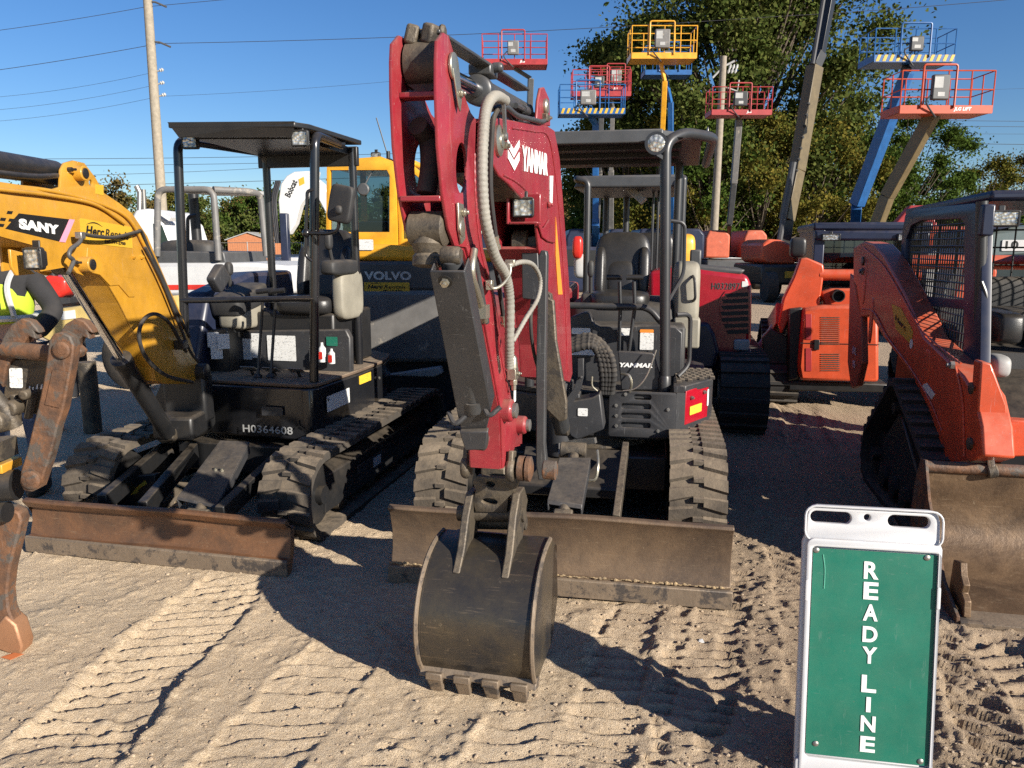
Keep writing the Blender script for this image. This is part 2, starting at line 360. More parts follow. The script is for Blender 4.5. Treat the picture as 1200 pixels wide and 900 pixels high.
SC.view_settings.view_transform='Standard'; SC.view_settings.look='None'; SC.view_settings.exposure=0.86; SC.view_settings.gamma=1; SC.view_settings.use_curve_mapping=False
SC.cycles.max_bounces=6; SC.cycles.diffuse_bounces=3; SC.cycles.glossy_bounces=3; SC.cycles.transparent_max_bounces=10; SC.cycles.use_denoising=False
try: SC.cycles.caustics_reflective=False
except Exception: pass
# ================================================================ ground: one sheet with real tread prints
rng=np.random.RandomState(3)
def vnoise(x,y,s,seed):
    r=np.random.RandomState(seed); T=r.rand(256,256)
    X=x/s; Y=y/s; xi=np.floor(X).astype(int); yi=np.floor(Y).astype(int); fx=X-xi; fy=Y-yi
    fx=fx*fx*(3-2*fx); fy=fy*fy*(3-2*fy); a=lambda i,j:T[(xi+i)%256,(yi+j)%256]
    return (a(0,0)*(1-fx)+a(1,0)*fx)*(1-fy)+(a(0,1)*(1-fx)+a(1,1)*fx)*fy
def grow(a,step,end,f):
    o=[a]
    while abs(o[-1])<end: o.append(o[-1]+step*(1 if a>=0 else -1)); step*=f
    return o
xs=np.concatenate([np.array(grow(-3.0,.012,700,1.09))[::-1][:-1], np.arange(-3.0,3.0001,.0105), np.array(grow(3.0,.012,700,1.09))[1:]])
ys=np.concatenate([[-60,-30,-15,-8,-4,-2,0,1,1.6,1.9], np.arange(2.02,4.4,.0085), np.array(grow(4.4,.010,1500,1.035))])
GX,GY=np.meshgrid(xs,ys)
def fbm(x,y,s,k,seed,g=.5):
    z=0;a=1
    for i in range(k): z=z+a*(vnoise(x,y,s,seed+i)-.5); s/=2.03; a*=g
    return z
near=np.clip(1-(GY-7)/10,0,1)*(np.abs(GX)<12)
H_=.05*fbm(GX,GY,1.9,2,11)*near+.020*fbm(GX,GY,.34,3,21)*near
wx=GX+.05*fbm(GX,GY,.3,4,41,.6); wy=GY+.05*fbm(GX,GY,.3,4,51,.6)
crumb=np.maximum(0,fbm(GX,GY,.060,4,61,.75))
H_+=(.010+.013*np.clip((GX-.1)*.9,0,1))*crumb*near+.012*np.maximum(0,fbm(GX,GY,.16,3,65,.6)-.12)*near
def prints(p0,p1,w,pitch,depth,skew=.0,seed=0,style=0,fade=.0):
    """tread print running p0->p1: sunk band with pressed bars"""
    global H_
    d=np.array([p1[0]-p0[0],p1[1]-p0[1]]); ln=np.hypot(*d); d=d/ln; nn=np.array([-d[1],d[0]])
    u=(wx-p0[0])*d[0]+(wy-p0[1])*d[1]; c=(wx-p0[0])*nn[0]+(wy-p0[1])*nn[1]
    e=np.clip((w/2-np.abs(c))/.014,0,1)*np.clip(u/.1,0,1)*np.clip((ln-u)/.15,0,1)
    keep=np.clip(.62+2.4*fbm(GX,GY,.42,3,70+seed),0,1)
    cc=c/(w/2)
    if style==0:   # chevron bars with a centre gap
        ph=(u+skew*np.abs(c)*1.0)/pitch+np.where(c>0,.5,0)
        bar=np.clip((np.abs((ph%1)-.5)-.22)/.07,0,1); gap=np.clip((np.abs(cc)-.07)/.05,0,1)
        pr=1-(1-bar)*gap
    else:          # long slanting bars
        ph=(u+skew*c)/pitch+.55*fbm(GX,GY,.22,3,33+seed); q=ph%1; pr=np.where(q<.16,q/.16,1-(q-.16)/.84)
    rim=np.exp(-((np.abs(c)-w/2-.018-.03*fbm(GX,GY,.12,2,90+seed))/.016)**2)*np.clip(u/.1,0,1)*np.clip((ln-u)/.15,0,1)
    H_=H_*(1-.35*e)+ e*(-depth*.8+depth*(pr-.4)*(.35+.65*keep)) + e*.016*np.maximum(-.1,fbm(GX,GY,.045,3,35+seed,.7))*np.clip(.3+3*fbm(GX,GY,.3,2,37+seed),0,1.2) + rim*depth*.38*np.clip(.2+3*fbm(GX,GY,.10,3,95+seed,.7),0,1.2)
def pits(p0,p1,pitch,size,depth,seed):
    """row of lug holes pressed by a track edge"""
    global H_
    d=np.array([p1[0]-p0[0],p1[1]-p0[1]]); ln=np.hypot(*d); d=d/ln; nn=np.array([-d[1],d[0]])
    u=(wx-p0[0])*d[0]+(wy-p0[1])*d[1]; c=(wx-p0[0])*nn[0]+(wy-p0[1])*nn[1]; k=np.floor(u/pitch); rr=np.random.RandomState(seed).rand(400)
    j=np.clip(k,0,399).astype(int); amp=.35+.65*rr[j]; q=np.maximum(np.abs(u-(k+.5)*pitch)/(pitch*.30),np.abs(c-(rr[(j*7)%400]-.5)*.02)/(size*(.6+.5*rr[(j*3)%400])))
    inside=(u>0)&(u<ln); H_=H_-np.where(inside,np.clip((1.15-q)/.3,0,1)*depth*amp,0)
g=lambda px,py: W0.Z(px,py)[:2]
prints(g(280,672),g(55,905),.36,.085,.026,.45,1,1)
prints(g(420,745),g(190,1000),.34,.10,.016,.35,2,1)
prints(g(520,850),g(380,1010),.34,.10,.016,.5,3,1)
prints(g(745,706),g(690,905),.24,.080,.024,.15,4,1)
pits(g(806,700),g(768,895),.068,.034,.030,1)
pits(g(868,668),g(835,880),.075,.045,.040,2)
pits(g(716,702),g(690,790),.05,.035,.022,3)
prints(g(842,700),g(800,905),.16,.075,.016,.2,14,1)
prints(g(1160,740),g(1300,900),.30,.09,.030,-.5,15,0)
prints(g(60,630),g(-60,700),.10,.5,.012,0,5,1)
prints(g(1125,735),g(1250,930),.42,.10,.034,.5,6,0)
prints(g(930,640),g(1000,900),.32,.11,.012,.5,7,0)
prints(g(640,820),g(560,1000),.34,.10,.015,.35,8,1)
prints(g(560,690),g(440,770),.34,.10,.014,.3,9,0)
prints(W0.Z(930,470)[:2],W0.Z(985,600)[:2],.35,.13,.02,.3,10,0)
prints(W0.Z(905,350)[:2],W0.Z(870,470)[:2],.45,.15,.02,.3,11,0)
H_*=np.clip(near+.0,0,1)
me=bpy.data.meshes.new('ground'); ny,nx=GX.shape
co_=np.stack([GX,GY,H_],-1).reshape(-1,3).astype(np.float32)
idx=np.arange(ny*nx).reshape(ny,nx); q=np.stack([idx[:-1,:-1],idx[:-1,1:],idx[1:,1:],idx[1:,:-1]],-1).reshape(-1,4)
me.vertices.add(len(co_)); me.vertices.foreach_set('co',co_.ravel()); me.loops.add(q.size); me.loops.foreach_set('vertex_index',q.ravel().astype(np.int32))
me.polygons.add(len(q)); me.polygons.foreach_set('loop_start',(np.arange(len(q))*4).astype(np.int32)); me.polygons.foreach_set('loop_total',np.full(len(q),4,np.int32)); me.update(); me.validate()
me.polygons.foreach_set('use_smooth',[True]*len(me.polygons))
go=bpy.data.objects.new('ground',me); COL.objects.link(go); go['kind']='structure'
m=bpy.data.materials.new('sandy_dirt'); t=nt(m); b=t.nodes.new('ShaderNodeBsdfPrincipled'); o=t.nodes.new('ShaderNodeOutputMaterial'); L(t,b.outputs[0],o.inputs[0]); P=pos(t)
c=mixc(t,ramp(t,noi(t,1.1,6,.6,P),[(.35,0.),(.65,1.)]),(.72,.55,.365),(.60,.455,.295))
c=mixc(t,ramp(t,noi(t,70,6,.75,P),[(.42,0.),(.7,1.)]),c,(.82,.66,.47))
c=mixc(t,mth(t,'MULTIPLY',ramp(t,noi(t,25,8,.8,P),[(.60,0.),(.67,1.)]),.55),c,(.27,.19,.12))
sx=t.nodes.new('ShaderNodeSeparateXYZ'); L(t,P,sx.inputs[0])
damp=mth(t,'MULTIPLY',ramp(t,mth(t,'ADD',mth(t,'MULTIPLY',sx.outputs[0],.35),mth(t,'MULTIPLY',noi(t,1.6,5,.7,P),.8)),[(.38,0.),(.75,1.)]),.62)
c=mixc(t,damp,c,(.30,.215,.145))
L(t,c,b.inputs['Base Color']); b.inputs['Roughness'].default_value=.95; b.inputs['Specular IOR Level'].default_value=.15
bn=t.nodes.new('ShaderNodeBump'); bn.inputs['Strength'].default_value=1.; bn.inputs['Distance'].default_value=.016
hh=mth(t,'ADD',noi(t,55,8,.8,P),mth(t,'MULTIPLY',noi(t,230,3,.7,P),.6)); L(t,hh,bn.inputs['Height']); L(t,bn.outputs[0],b.inputs['Normal']); me.materials.append(m)
# height lookup for things lying on it
GRX,GRY=xs,ys
def ground_z(x,y):
    i=int(np.clip(np.searchsorted(GRY,y),1,ny-1)); j=int(np.clip(np.searchsorted(GRX,x),1,nx-1)); return float(H_[i,j])
# pebbles and clods
ico=[]; bm=bmesh.new(); bmesh.ops.create_icosphere(bm,subdivisions=1,radius=1); iv=np.array([v.co[:] for v in bm.verts]); if_=[tuple(v.index for v in f.verts) for f in bm.faces]; bm.free()
pv=[];pf=[]; k=0
for i in range(15000):
    y=2.1+ (rng.rand()**1.6)*3.6; x=(rng.rand()-.5)*2*(.75*y+.2); 
    if rng.rand()>(.45+.55*(x>0)): continue
    s=.0016+.0075*rng.rand()**6; q=iv*s*(1+.35*(rng.rand(12,1)-.5))*np.array([1,.75+.5*rng.rand(),.6]); z=ground_z(x,y)
    pv.append(q+np.array([x,y,z+s*.25])); pf+=[tuple(a+k for a in f) for f in if_]; k+=12
me=bpy.data.meshes.new('pebbles'); me.from_pydata(np.concatenate(pv).tolist(),[],pf); me.polygons.foreach_set('use_smooth',[False]*len(me.polygons))
M['pebble']=mat('pebble_stone',(.46,.36,.25),.9,dust=0,col2=(.25,.18,.12),scale=40)
me.materials.append(M['pebble'])
po=bpy.data.objects.new('pebbles',me); COL.objects.link(po); po['kind']='stuff'; po['label']='small stones and clods of dirt scattered over the yard'; po['category']='pebbles'
# ================================================================ trees
def leafmat(name, cols, tr=.2):
    m=bpy.data.materials.new(name); t=nt(m); o=t.nodes.new('ShaderNodeOutputMaterial'); g=t.nodes.new('ShaderNodeNewGeometry')
    f=mth(t,'ADD',mth(t,'MULTIPLY',g.outputs['Random Per Island'],.38),mth(t,'MULTIPLY',noi(t,.45,4,.6,g.outputs['Position']),.62))
    c=ramp(t,f,[(i/(len(cols)-1)*.7+.12,c) for i,c in enumerate(cols)])
    d=t.nodes.new('ShaderNodeBsdfDiffuse'); tl=t.nodes.new('ShaderNodeBsdfTranslucent'); ms=t.nodes.new('ShaderNodeMixShader'); ms.inputs[0].default_value=tr
    L(t,c,d.inputs[0]); L(t,c,tl.inputs[0]); L(t,d.outputs[0],ms.inputs[1]); L(t,tl.outputs[0],ms.inputs[2]); L(t,ms.outputs[0],o.inputs[0]); return m
LEAF={'dark':leafmat('dark_oak_leaves',[(.026,.040,.012),(.052,.074,.018),(.088,.105,.028),(.135,.135,.040)]),
 'olive':leafmat('olive_autumn_leaves',[(0.033,0.043,0.012),(0.072,0.082,0.017),(0.135,0.115,0.023),(0.202,0.154,0.033)]),
 'green':leafmat('mid_green_leaves',[(0.027,0.046,0.012),(0.053,0.086,0.017),(0.096,0.125,0.025)]),
 'brown':leafmat('russet_autumn_leaves',[(.050,.048,.016),(.095,.080,.028),(.145,.105,.036),(.17,.095,.035)]),
 'rust':leafmat('orange_autumn_leaves',[(0.135,0.068,0.019),(0.288,0.115,0.029),(0.346,0.096,0.029)])}
def leaves(centers, rad, n, size, rs, flat=.7):
    cs=np.array(centers); rd=np.array(rad); wts=rd**2; wts/=wts.sum()
    k=rs.choice(len(cs),n,p=wts); d=rs.normal(size=(n,3)); d/=np.linalg.norm(d,axis=1)[:,None]
    r=np.abs(rs.normal(size=(n,1)))*.55; p=cs[k]+d*r*rd[k][:,None]*np.array([1,1,flat])
    a=rs.normal(size=(n,3)); a/=np.linalg.norm(a,axis=1)[:,None]; b=np.cross(a,rs.normal(size=(n,3))); b/=np.linalg.norm(b,axis=1)[:,None]
    s=size*(.6+.8*rs.rand(n,1)); q=np.stack([p-a*s*.5,p+b*s*.32,p+a*s*.5,p-b*s*.32],1)
    return q.reshape(-1,3)
def tree(name,label,x,y,h,w,leaf,group=None,n=9000,size=.3,seed=1,trunk=.35,base=.2,clumps=46,shape=1.,cat='tree'):
    rs=np.random.RandomState(seed); fr=Fr(x,y,rs.rand()*360); r=root(name,label,cat,fr,group)
    tb=MB(); top=V((rs.rand()-.5)*w*.1,(rs.rand()-.5)*w*.1,h*.9); mid=V((rs.rand()-.5)*w*.06,(rs.rand()-.5)*w*.06,h*.45)
    pts=catmull([V(0,0,-.2),V(0,0,h*.15),mid,top],5); m_=len(pts); tb.tube(pts,0,8,rs=[trunk*(1.25-1.15*i/(m_-1)) for i in range(m_)])
    cs=[];rd=[]
    for i in range(clumps):
        f=base+(1-base)*(rs.rand()**.9); z=h*f; prof=(math.sin(PI*min(1,max(0,(f-base)/(1-base)*.86+.10))))**.7*shape
        a=rs.rand()*2*PI; q=w/2*prof*(.25+.75*rs.rand()**.5)*(.78+.44*rs.rand()); c=V(math.cos(a)*q,math.sin(a)*q,z)
        cr=w*(.09+.10*rs.rand()); cs.append(c); rd.append(cr)
        st=pts[int(min(m_-1,max(1,(f*.75)*(m_-1))))]; md=(st+c)/2+V(0,0,-.06*h*rs.rand())
        tb.tube(catmull([st,md,c],3),0,5,rs=[trunk*.32*(1-.8*j/6) for j in range(7)])
    part('trunk',tb,M['bark'],r)
    vs=leaves(cs,rd,n,size,rs); me=bpy.data.meshes.new('crown'); k=len(vs)//4
    me.vertices.add(len(vs)); me.vertices.foreach_set('co',vs.ravel()); me.loops.add(4*k); me.loops.foreach_set('vertex_index',np.arange(4*k,dtype=np.int32)); me.polygons.add(k); me.polygons.foreach_set('loop_start',np.arange(k,dtype=np.int32)*4); me.polygons.foreach_set('loop_total',np.full(k,4,np.int32)); me.update()
    me.materials.append(LEAF[leaf]); o=bpy.data.objects.new('crown',me); COL.objects.link(o); o.parent=r
    return r
at=lambda px,Y:(px-600)/FPX*(Y*math.cos(TILT)+.2)
tree('oak_tree','tallest dark green tree, rising behind the yellow lift basket',at(858,50),50,21,15.5,'dark',n=210000,size=.25,seed=4,trunk=.5,base=.12,clumps=165)
tree('oak_tree','dark green tree left of the tallest one, behind the blue lift basket',at(735,54),54,15.5,9,'dark',n=80000,size=.25,seed=8,trunk=.35,base=.1,clumps=60)
for i,(px,Y,h,w_,lf,lab) in enumerate([
 (700,60,8,7,'green','green tree seen just right of the crimson boom, below the red lift baskets'),
 (770,46,8.5,7,'olive','olive autumn tree behind the second canopy, left of the white pole'),
 (825,44,8.2,6.5,'green','green tree at the foot of the white pole'),
 (885,45,8.8,7.5,'olive','yellow green tree right of the white pole, behind the pink basket mast'),
 (950,46,8.3,7,'olive','olive brown tree behind the tall tan boom'),
 (1000,48,8.0,6.5,'green','green tree between the tall tan boom and the blue boom'),
 (1058,52,10.3,7.5,'green','dark green bushy tree behind the orange basket boom'),
 (1100,62,7.6,6,'green','small green tree right of the orange basket boom'),
 (1145,70,9.0,8,'olive','rounded olive tree above the nearest orange loader cab'),
 (1205,74,10.0,9,'brown','brownish tree at the right edge of the photo'),
 (1260,72,9,9,'green','green tree past the right edge of the photo')]):
    tree('broadleaf_tree',lab,at(px,Y),Y,h,w_,lf,'trees behind the lifts',n=42000 if Y<60 else 26000,size=.17 if Y<60 else .22,seed=20+i,trunk=.2,base=.03,clumps=48)
rs=np.random.RandomState(5)
tl=[('russet tree at the far left of the tree line','brown'),('green tree left of the concrete pole','green'),('olive tree just right of the concrete pole','olive'),
 ('dark tree seen through the left grey roll frame','dark'),('russet tree at the right side of the grey roll frame','brown'),('bright green tree above the orange shed','green'),
 ('dark green tree right of the orange shed','dark'),('olive tree behind the white boom','olive'),('green tree between the white boom and the yellow cab','green'),('olive tree behind the yellow cab','olive'),('green tree farthest left beyond the amber boom','green'),('dark tree behind the amber boom','dark'),('brown tree hidden right of the yellow cab','brown')]
for i,(px,(lab,lf)) in enumerate(zip([138,170,212,246,282,318,350,392,428,462,20,75,505],tl)):
    Y=104+rs.rand()*14; tree('roadside_tree',lab,at(px,Y),Y,8.0+rs.rand()*2.4,11.5+rs.rand()*2.5,lf,'trees across the road',n=13000,size=.38,seed=60+i,trunk=.25,base=.0,clumps=36)
for i,(px,lab,lf) in enumerate([(640,'far tree beyond the crimson boom, low on the horizon','brown'),(672,'russet tree seen under the main canopy roof','brown'),(722,'far green tree seen through the second canopy','green'),(590,'far olive tree hidden by the crimson boom','olive')]):
    tree('far_tree',lab,at(px,96),96,8.0+.5*i,9,lf,'far trees behind the excavators',n=13000,size=.36,seed=90+i,trunk=.25,base=0,clumps=34)
# understory hedge that closes the gaps at the trunks
def hedge(lab,x0,x1,Y,h,lf,seed,n):
    rs=np.random.RandomState(seed); cs=[];rd=[]
    m_=int(abs(x1-x0)/1.1)
    for i in range(m_): cs.append(V(x0+(x1-x0)*i/m_+rs.rand(),Y+rs.rand()*2,h*(.15+.5*rs.rand()))); rd.append(h*(.26+.2*rs.rand()))
    vs=leaves(cs,rd,n,.3,rs); mb=MB(); mb.v=vs.tolist(); mb.f=[(4*i,4*i+1,4*i+2,4*i+3) for i in range(len(vs)//4)]
    o=solo('undergrowth',lab,'undergrowth',mb,LEAF[lf],kind='stuff')
hedge('tangled green undergrowth along the back of the yard',at(640,50),at(1230,50),50,5.5,'green',7,26000)
hedge('low roadside scrub across the road on the left',at(-40,110),at(560,110),113,6.5,'olive',9,16000)
# ================================================================ poles and wires
def pole(name,label,px0,py0,px1,py1,Y,r0,r1,mt,extra=None,top=None):
    b=W0.Y(px1,py1,Y); a=W0.Y(px0,py0,Y); d=(V(b)-V(a)); base=V(a)-d*(a[2]/d[2]) if False else V(b)+(V(b)-V(a))*(b[2]/(a[2]-b[2]))
    fr=Fr(base.x,base.y,0); r=root(name,label,'utility pole',fr); mb=MB(W0); mb.cyl(base,V(a)+(V(a)-V(b)).normalized()*(top or 0),r0,r1,20); part('shaft',mb,mt,r); return r,V(a),V(b)
pr,pa,pb=pole('utility_pole','tall tan concrete utility pole left of the black canopy',173,0,189,232,42,.27,.20,M['concrete'],top=4)
for k,(px,py,n_) in enumerate([(176,49,'bracket'),(171,2,'bracket')]):
    a=V(W0.Y(px+3,py,42)); mb=MB(W0); mb.tube([a,a+V(.35,0,-.02),a+V(.9,0,-.25)],.05,8); part(n_,mb,M['dgrey'],pr)
for k,(px,py) in enumerate([(183,84),(184,99),(186,113)]):
    a=V(W0.Y(px,py,42)); mb=MB(W0); mb.lathe(a,V(1,0,.3),[(0,.03),(.2,.05),(.24,.10),(.3,.05),(.34,.10),(.4,.04)],10); part('insulator',mb,M['lgrey'],pr)
pr2,qa,qb=pole('utility_pole','pale wooden utility pole behind the pink lift basket',848,66,836,285,38,.20,.15,M['wood'])
mb=MB(W0)
a=V(W0.Y(848,78,38)); mb.tube([a+V(-.5,0,-.5),a,a+V(.5,0,.25)],.05,8); mb.tube([a+V(.1,0,-.9),a+V(.7,0,-1.1),a+V(.75,0,-.6)],.04,6); part('bracket',mb,M['lgrey'],pr2)
for k in range(3):
    a=V(W0.Y(853+k*4,86,38)); mb=MB(W0); mb.lathe(a,V(.3,0,1),[(0,.03),(.1,.07),(.2,.04),(.3,.07),(.42,.03)],8); part('insulator',mb,M['lgrey'],pr2)
def wire(label,p0,p1,Y,r=.02,sag=.0,Y1=None):
    r*=.72
    A=V(W0.Y(*p0,Y)); B=V(W0.Y(*p1,Y1 or Y)); ps=[]
    for i in range(17):
        q=i/16; p=A.lerp(B,q); p.z-=sag*4*q*(1-q); ps.append(p)
    mb=MB(W0); mb.tube(ps,r,5); return solo('power_line',label,'power line',mb,M['wire'],'overhead power lines')
WL=[('topmost line on the left, running to the top of the concrete pole',(-80,45),(171,8),42,.018,.1),
 ('line rising from the left edge to the lower bracket of the concrete pole',(-80,92),(186,51),42,.02,.1),
 ('long line from the concrete pole bracket over the crimson boom to the right',(186,51),(900,20),42,.02,.2),
 ('line running off the top right corner of the photo',(900,20),(1300,-12),42,.02,.1),
 ('topmost short line leaving the concrete pole to the right',(171,8),(500,-22),42,.018,.0),
 ('faint line meeting the uppermost insulator',(-80,118),(183,84),44,.011,.3),
 ('faint line meeting the middle insulator',(-80,133),(184,99),44,.011,.3),
 ('faint line meeting the lowest insulator',(-80,146),(186,113),44,.011,.3),
 ('faint line crossing the sky beside the boom head',(186,113),(620,78),44,.010,.2),
 ('thick line crossing behind the concrete pole above the black canopy',(-80,186),(720,171),60,.025,.3),
 ('second thick line just below it, left of the black canopy',(-80,193),(720,176),60,.022,.4),
 ('thin line at canopy roof height on the left',(-80,207),(420,190),60,.02,.3),
 ('lowest thick line, just above the grey roll frame',(-80,221),(720,196),60,.026,.2),
 ('upper line of the close pair on the right, behind the blue boom',(760,138),(1290,143),60,.022,.0),
 ('lower line of the close pair on the right',(760,141),(1290,149),60,.022,.1),
 ('thin single line between the pairs on the right',(760,152),(1290,157),60,.014,.1),
 ('thick low line on the right, above the green tree',(760,160),(1290,170),60,.028,.1),
 ('thin line crossing the big tree behind the white pole',(700,118),(1290,100),60,.010,.1)]
for lab,a,b_,Y,r_,s_ in WL: wire(lab,(a[0],a[1]),(b_[0],b_[1]),Y,r_,s_)
# ================================================================ road, shed, fence across the road
mb=MB(); mb.box(-500,500,86,94,-.02,.012); solo('road',None,None,mb,mat('asphalt',(.07,.07,.07),.9,dust=.1),kind='structure')
mb=MB(); mb.box(-500,500,94,400,-.02,.008); solo('grass_verge',None,None,mb,mat('dry_grass',(.16,.15,.06),.95,dust=0,col2=(.08,.10,.03)),kind='structure')
fr=Fr(at(292,98),98,0); r=root('shed','small orange clay coloured shed with shallow gabled roof across the road','shed',fr)
mb=MB(); mb.box(-2.6,2.6,0,6,0,2.5); part('wall',mb,M['brick'],r)
mb=MB(); mb.prism([(-2.6,-.01,2.5),(2.6,-.01,2.5),(0,-.01,3.4)],(0,6.02,0)); part('gable',mb,M['brick'],r)
mb=MB(); mb.prism([(-2.85,-.2,2.46),(0,-.2,3.42),(0,-.2,3.54),(-2.95,-.2,2.56)],(0,6.4,0)); mb.prism([(2.85,-.2,2.46),(0,-.2,3.42),(0,-.2,3.54),(2.95,-.2,2.56)],(0,6.4,0)); part('roof',mb,M['lgrey'],r)
for k,(x0,x1,Y,lab) in enumerate([(-46,-8,84,'chain link fence with pale posts along the road behind the left machines')]):
    r=root('fence',lab,'fence',Fr(x0,Y,0))
    for i in range(14):
        mb=MB(W0); x=x0+(x1-x0)*i/13; mb.cyl((x,Y,0),(x,Y,2.2),.05,n=8); part('post',mb,M['lgrey'],r)
    mb=MB(W0); mb.tube([(x0,Y,2.1),(x1,Y,2.1)],.035,6); mb.tube([(x0,Y,.3),(x1,Y,.3)],.02,6)
    for i in range(150): x=x0+(x1-x0)*i/150; mb.tube([(x,Y,.1),(x,Y,2.1)],.006,3)
    part('mesh_panel',mb,M['steel'],r)
r=root('guard_rail','long pale guard rail running along the far road','guard rail',Fr(-50,80,0)); mb=MB(W0); mb.box(-50,60,80,80.1,.55,.9); part('rail',mb,M['lgrey'],r)
for i in range(26): mb=MB(W0); mb.box(-49+i*4.2,-48.85+i*4.2,80.1,80.25,0,.8); part('post',mb,M['wood'],r)
def hull(pts):
    P=sorted(set((round(a,5),round(b,5)) for a,b in pts)); cr=lambda o,a,b:(a[0]-o[0])*(b[1]-o[1])-(a[1]-o[1])*(b[0]-o[0])
    lo=[]; up=[]
    for p in P:
        while len(lo)>1 and cr(lo[-2],lo[-1],p)<=0: lo.pop()
        lo.append(p)
    for p in P[::-1]:
        while len(up)>1 and cr(up[-2],up[-1],p)<=0: up.pop()
        up.append(p)
    return lo[:-1]+up[:-1]
def resample(loop,n):
    P=loop+[loop[0]]; d=[0]
    for i in range(len(P)-1): d.append(d[-1]+math.dist(P[i],P[i+1]))
    out=[];k=0
    for i in range(n):
        s=d[-1]*i/n
        while d[k+1]<s: k+=1
        f=(s-d[k])/(d[k+1]-d[k]); out.append((P[k][0]+(P[k+1][0]-P[k][0])*f,P[k][1]+(P[k+1][1]-P[k][1])*f))
    return out,d[-1]
def loop_len(loop): return sum(math.dist(loop[i],loop[(i+1)%len(loop)]) for i in range(len(loop)))
def track(r,fr,x0,x1,circles,pitch=.1,th=.03,lug=.026,mt=None,lab=None,style=0,wheels=True,phase=0.,fmat=None,frame=True,seg=4):
    """rubber crawler belt round its wheels; circles=[(y,z,r)] in the side plane"""
    mt=mt or M['rubber']; fmat=fmat or M['black']
    lp=hull([(y+rr*math.cos(2*PI*i/40),z+rr*math.sin(2*PI*i/40)) for y,z,rr in circles for i in range(40)])
    Lg=loop_len(lp); n=round(Lg/pitch); pts,_=resample(lp,n*seg); m=len(pts); mb=MB(fr)
    nor=[]
    for i in range(m):
        a,b=pts[i-1],pts[(i+1)%m]; t_=(b[0]-a[0],b[1]-a[1]); l=math.hypot(*t_); nor.append((t_[1]/l,-t_[0]/l))
    vs=[]
    for i in range(m):
        (y,z),(ny_,nz)=pts[i],nor[i]
        for x,o in ((x0,-th),(x1,-th),(x1,0),(x0,0)): vs.append((x,y+ny_*o,z+nz*o))
    fs=[]
    for i in range(m):
        k=(i+1)%m
        for j in range(4): l=(j+1)%4; fs.append((i*4+j,i*4+l,k*4+l,k*4+j))
    mb.add(vs,fs); xm=(x0+x1)/2; w=(x1-x0)
    def at_(s):
        s=s%m; i=int(s); f=s-i; k=(i+1)%m
        return tuple(pts[i][j]*(1-f)+pts[k][j]*f for j in (0,1)),tuple(nor[i][j]*(1-f)+nor[k][j]*f for j in (0,1))
    for i in range(n):
        if style==0: sides=((x0-.004,xm-.026,0.,.66,-.20),(xm+.026,x1+.004,.5,.66,.20))
        else: sides=((x0,x1,0.,.34,0.),)
        for xa,xb,off,wd,sk in sides:
            vs=[]
            for (xx,q) in ((xa,0.),(xb,1.)):
                sh=(q-.5)*sk if xa<xm else (q-.5)*sk
                wd_=wd*(1.15 if (q==0)==(xa<xm-.01) else .85)
                for e,ot in ((-wd_/2,0),(-wd_/2*.72,lug),(wd_/2*.72,lug),(wd_/2,0)):
                    (y,z),(a,b)=at_((i+off+sh+e+phase)*seg); vs.append((xx,y+a*ot,z+b*ot))
            mb.add(vs,[(0,1,2,3),(7,6,5,4),(0,4,5,1),(1,5,6,2),(2,6,7,3),(3,7,4,0)])
    if style==0:  # centre guide humps
        for i in range(n*1):
            (y,z),(a,b)=at_((i+.25)*seg); mb.cbox((xm,y+a*.004,z+b*.004),(.05,.05,.02),Matrix(((1,0,0),(0,a,-b),(0,b,a)))@Matrix(((1,0,0),(0,0,1),(0,-1,0))) if False else None)
    o=part('rubber_track',mb,mt,r,lab,sharp=30)
    if wheels:
        for j,(y,z,rr) in enumerate(circles):
            q=MB(fr); w2=(x1-x0)*.30; nm='idler_wheel' if j==0 else ('drive_sprocket' if j==1 else 'track_roller')
            q.lathe((xm-w2,y,z),(1,0,0),[(0,rr*.5),(.01,rr-th-.03),(w2*.6,rr-th-.03),(w2*.62,rr-th-.005),(w2*1.38,rr-th-.005),(w2*1.4,rr-th-.03),(w2*2-.01,rr-th-.03),(w2*2,rr*.5)],24)
            q.cyl((x0+.02,y,z),(x1-.02,y,z),rr*.22); part(nm,q,fmat,r)
    if frame:
        q=MB(fr); ya,yb=min(c[0] for c in circles[:2])+.05,max(c[0] for c in circles[:2])-.08; zb=.10; zt=max(circles[0][2]*2-.12,.22)
        sec=[(x0+.05,zb),(x1-.05,zb),(x1-.04,zb+.1),(x1-.07,zt-.04),(xm,zt),(x0+.07,zt-.04),(x0+.04,zb+.1)]
        q.prism([(x,ya,z) for x,z in sec],(0,yb-ya,0)); part('track_frame',q,fmat,r,bevel=.008)
        nr=4
        for i in range(nr):
            y=ya+(yb-ya)*(i+.6)/nr; q=MB(fr); q.lathe((x0+.06,y,.105),(1,0,0),[(0,.03),(.01,.065),(.06,.065),(.07,.035),(w-.19,.035),(w-.18,.065),(w-.13,.065),(w-.12,.03)],18); part('track_roller',q,M['greasy'],r)
    return o
def traceY(mb,fr,y,pts,depth,): return mb.prism([fr.Y(px,py,y) for px,py in pts],(0,depth,0))
def traceX(mb,fr,x,pts,depth): return mb.prism([fr.X(px,py,x) for px,py in pts],(depth,0,0))
def sticker(r,fr,c,ux,uy,w,h,mt,name='sticker',label=None,rad=.006):
    mb=MB(fr); ux=V(ux).normalized(); uy=V(uy).normalized(); mb.plate(V(c)-ux*w/2-uy*h/2,ux,uy,rrect(0,w,0,h,min(rad,w*.3,h*.3)),(),.0018); return part(name,mb,mt,r,label)
FY=((1,0,0),(0,0,1))   # a face looking towards -y (the front)
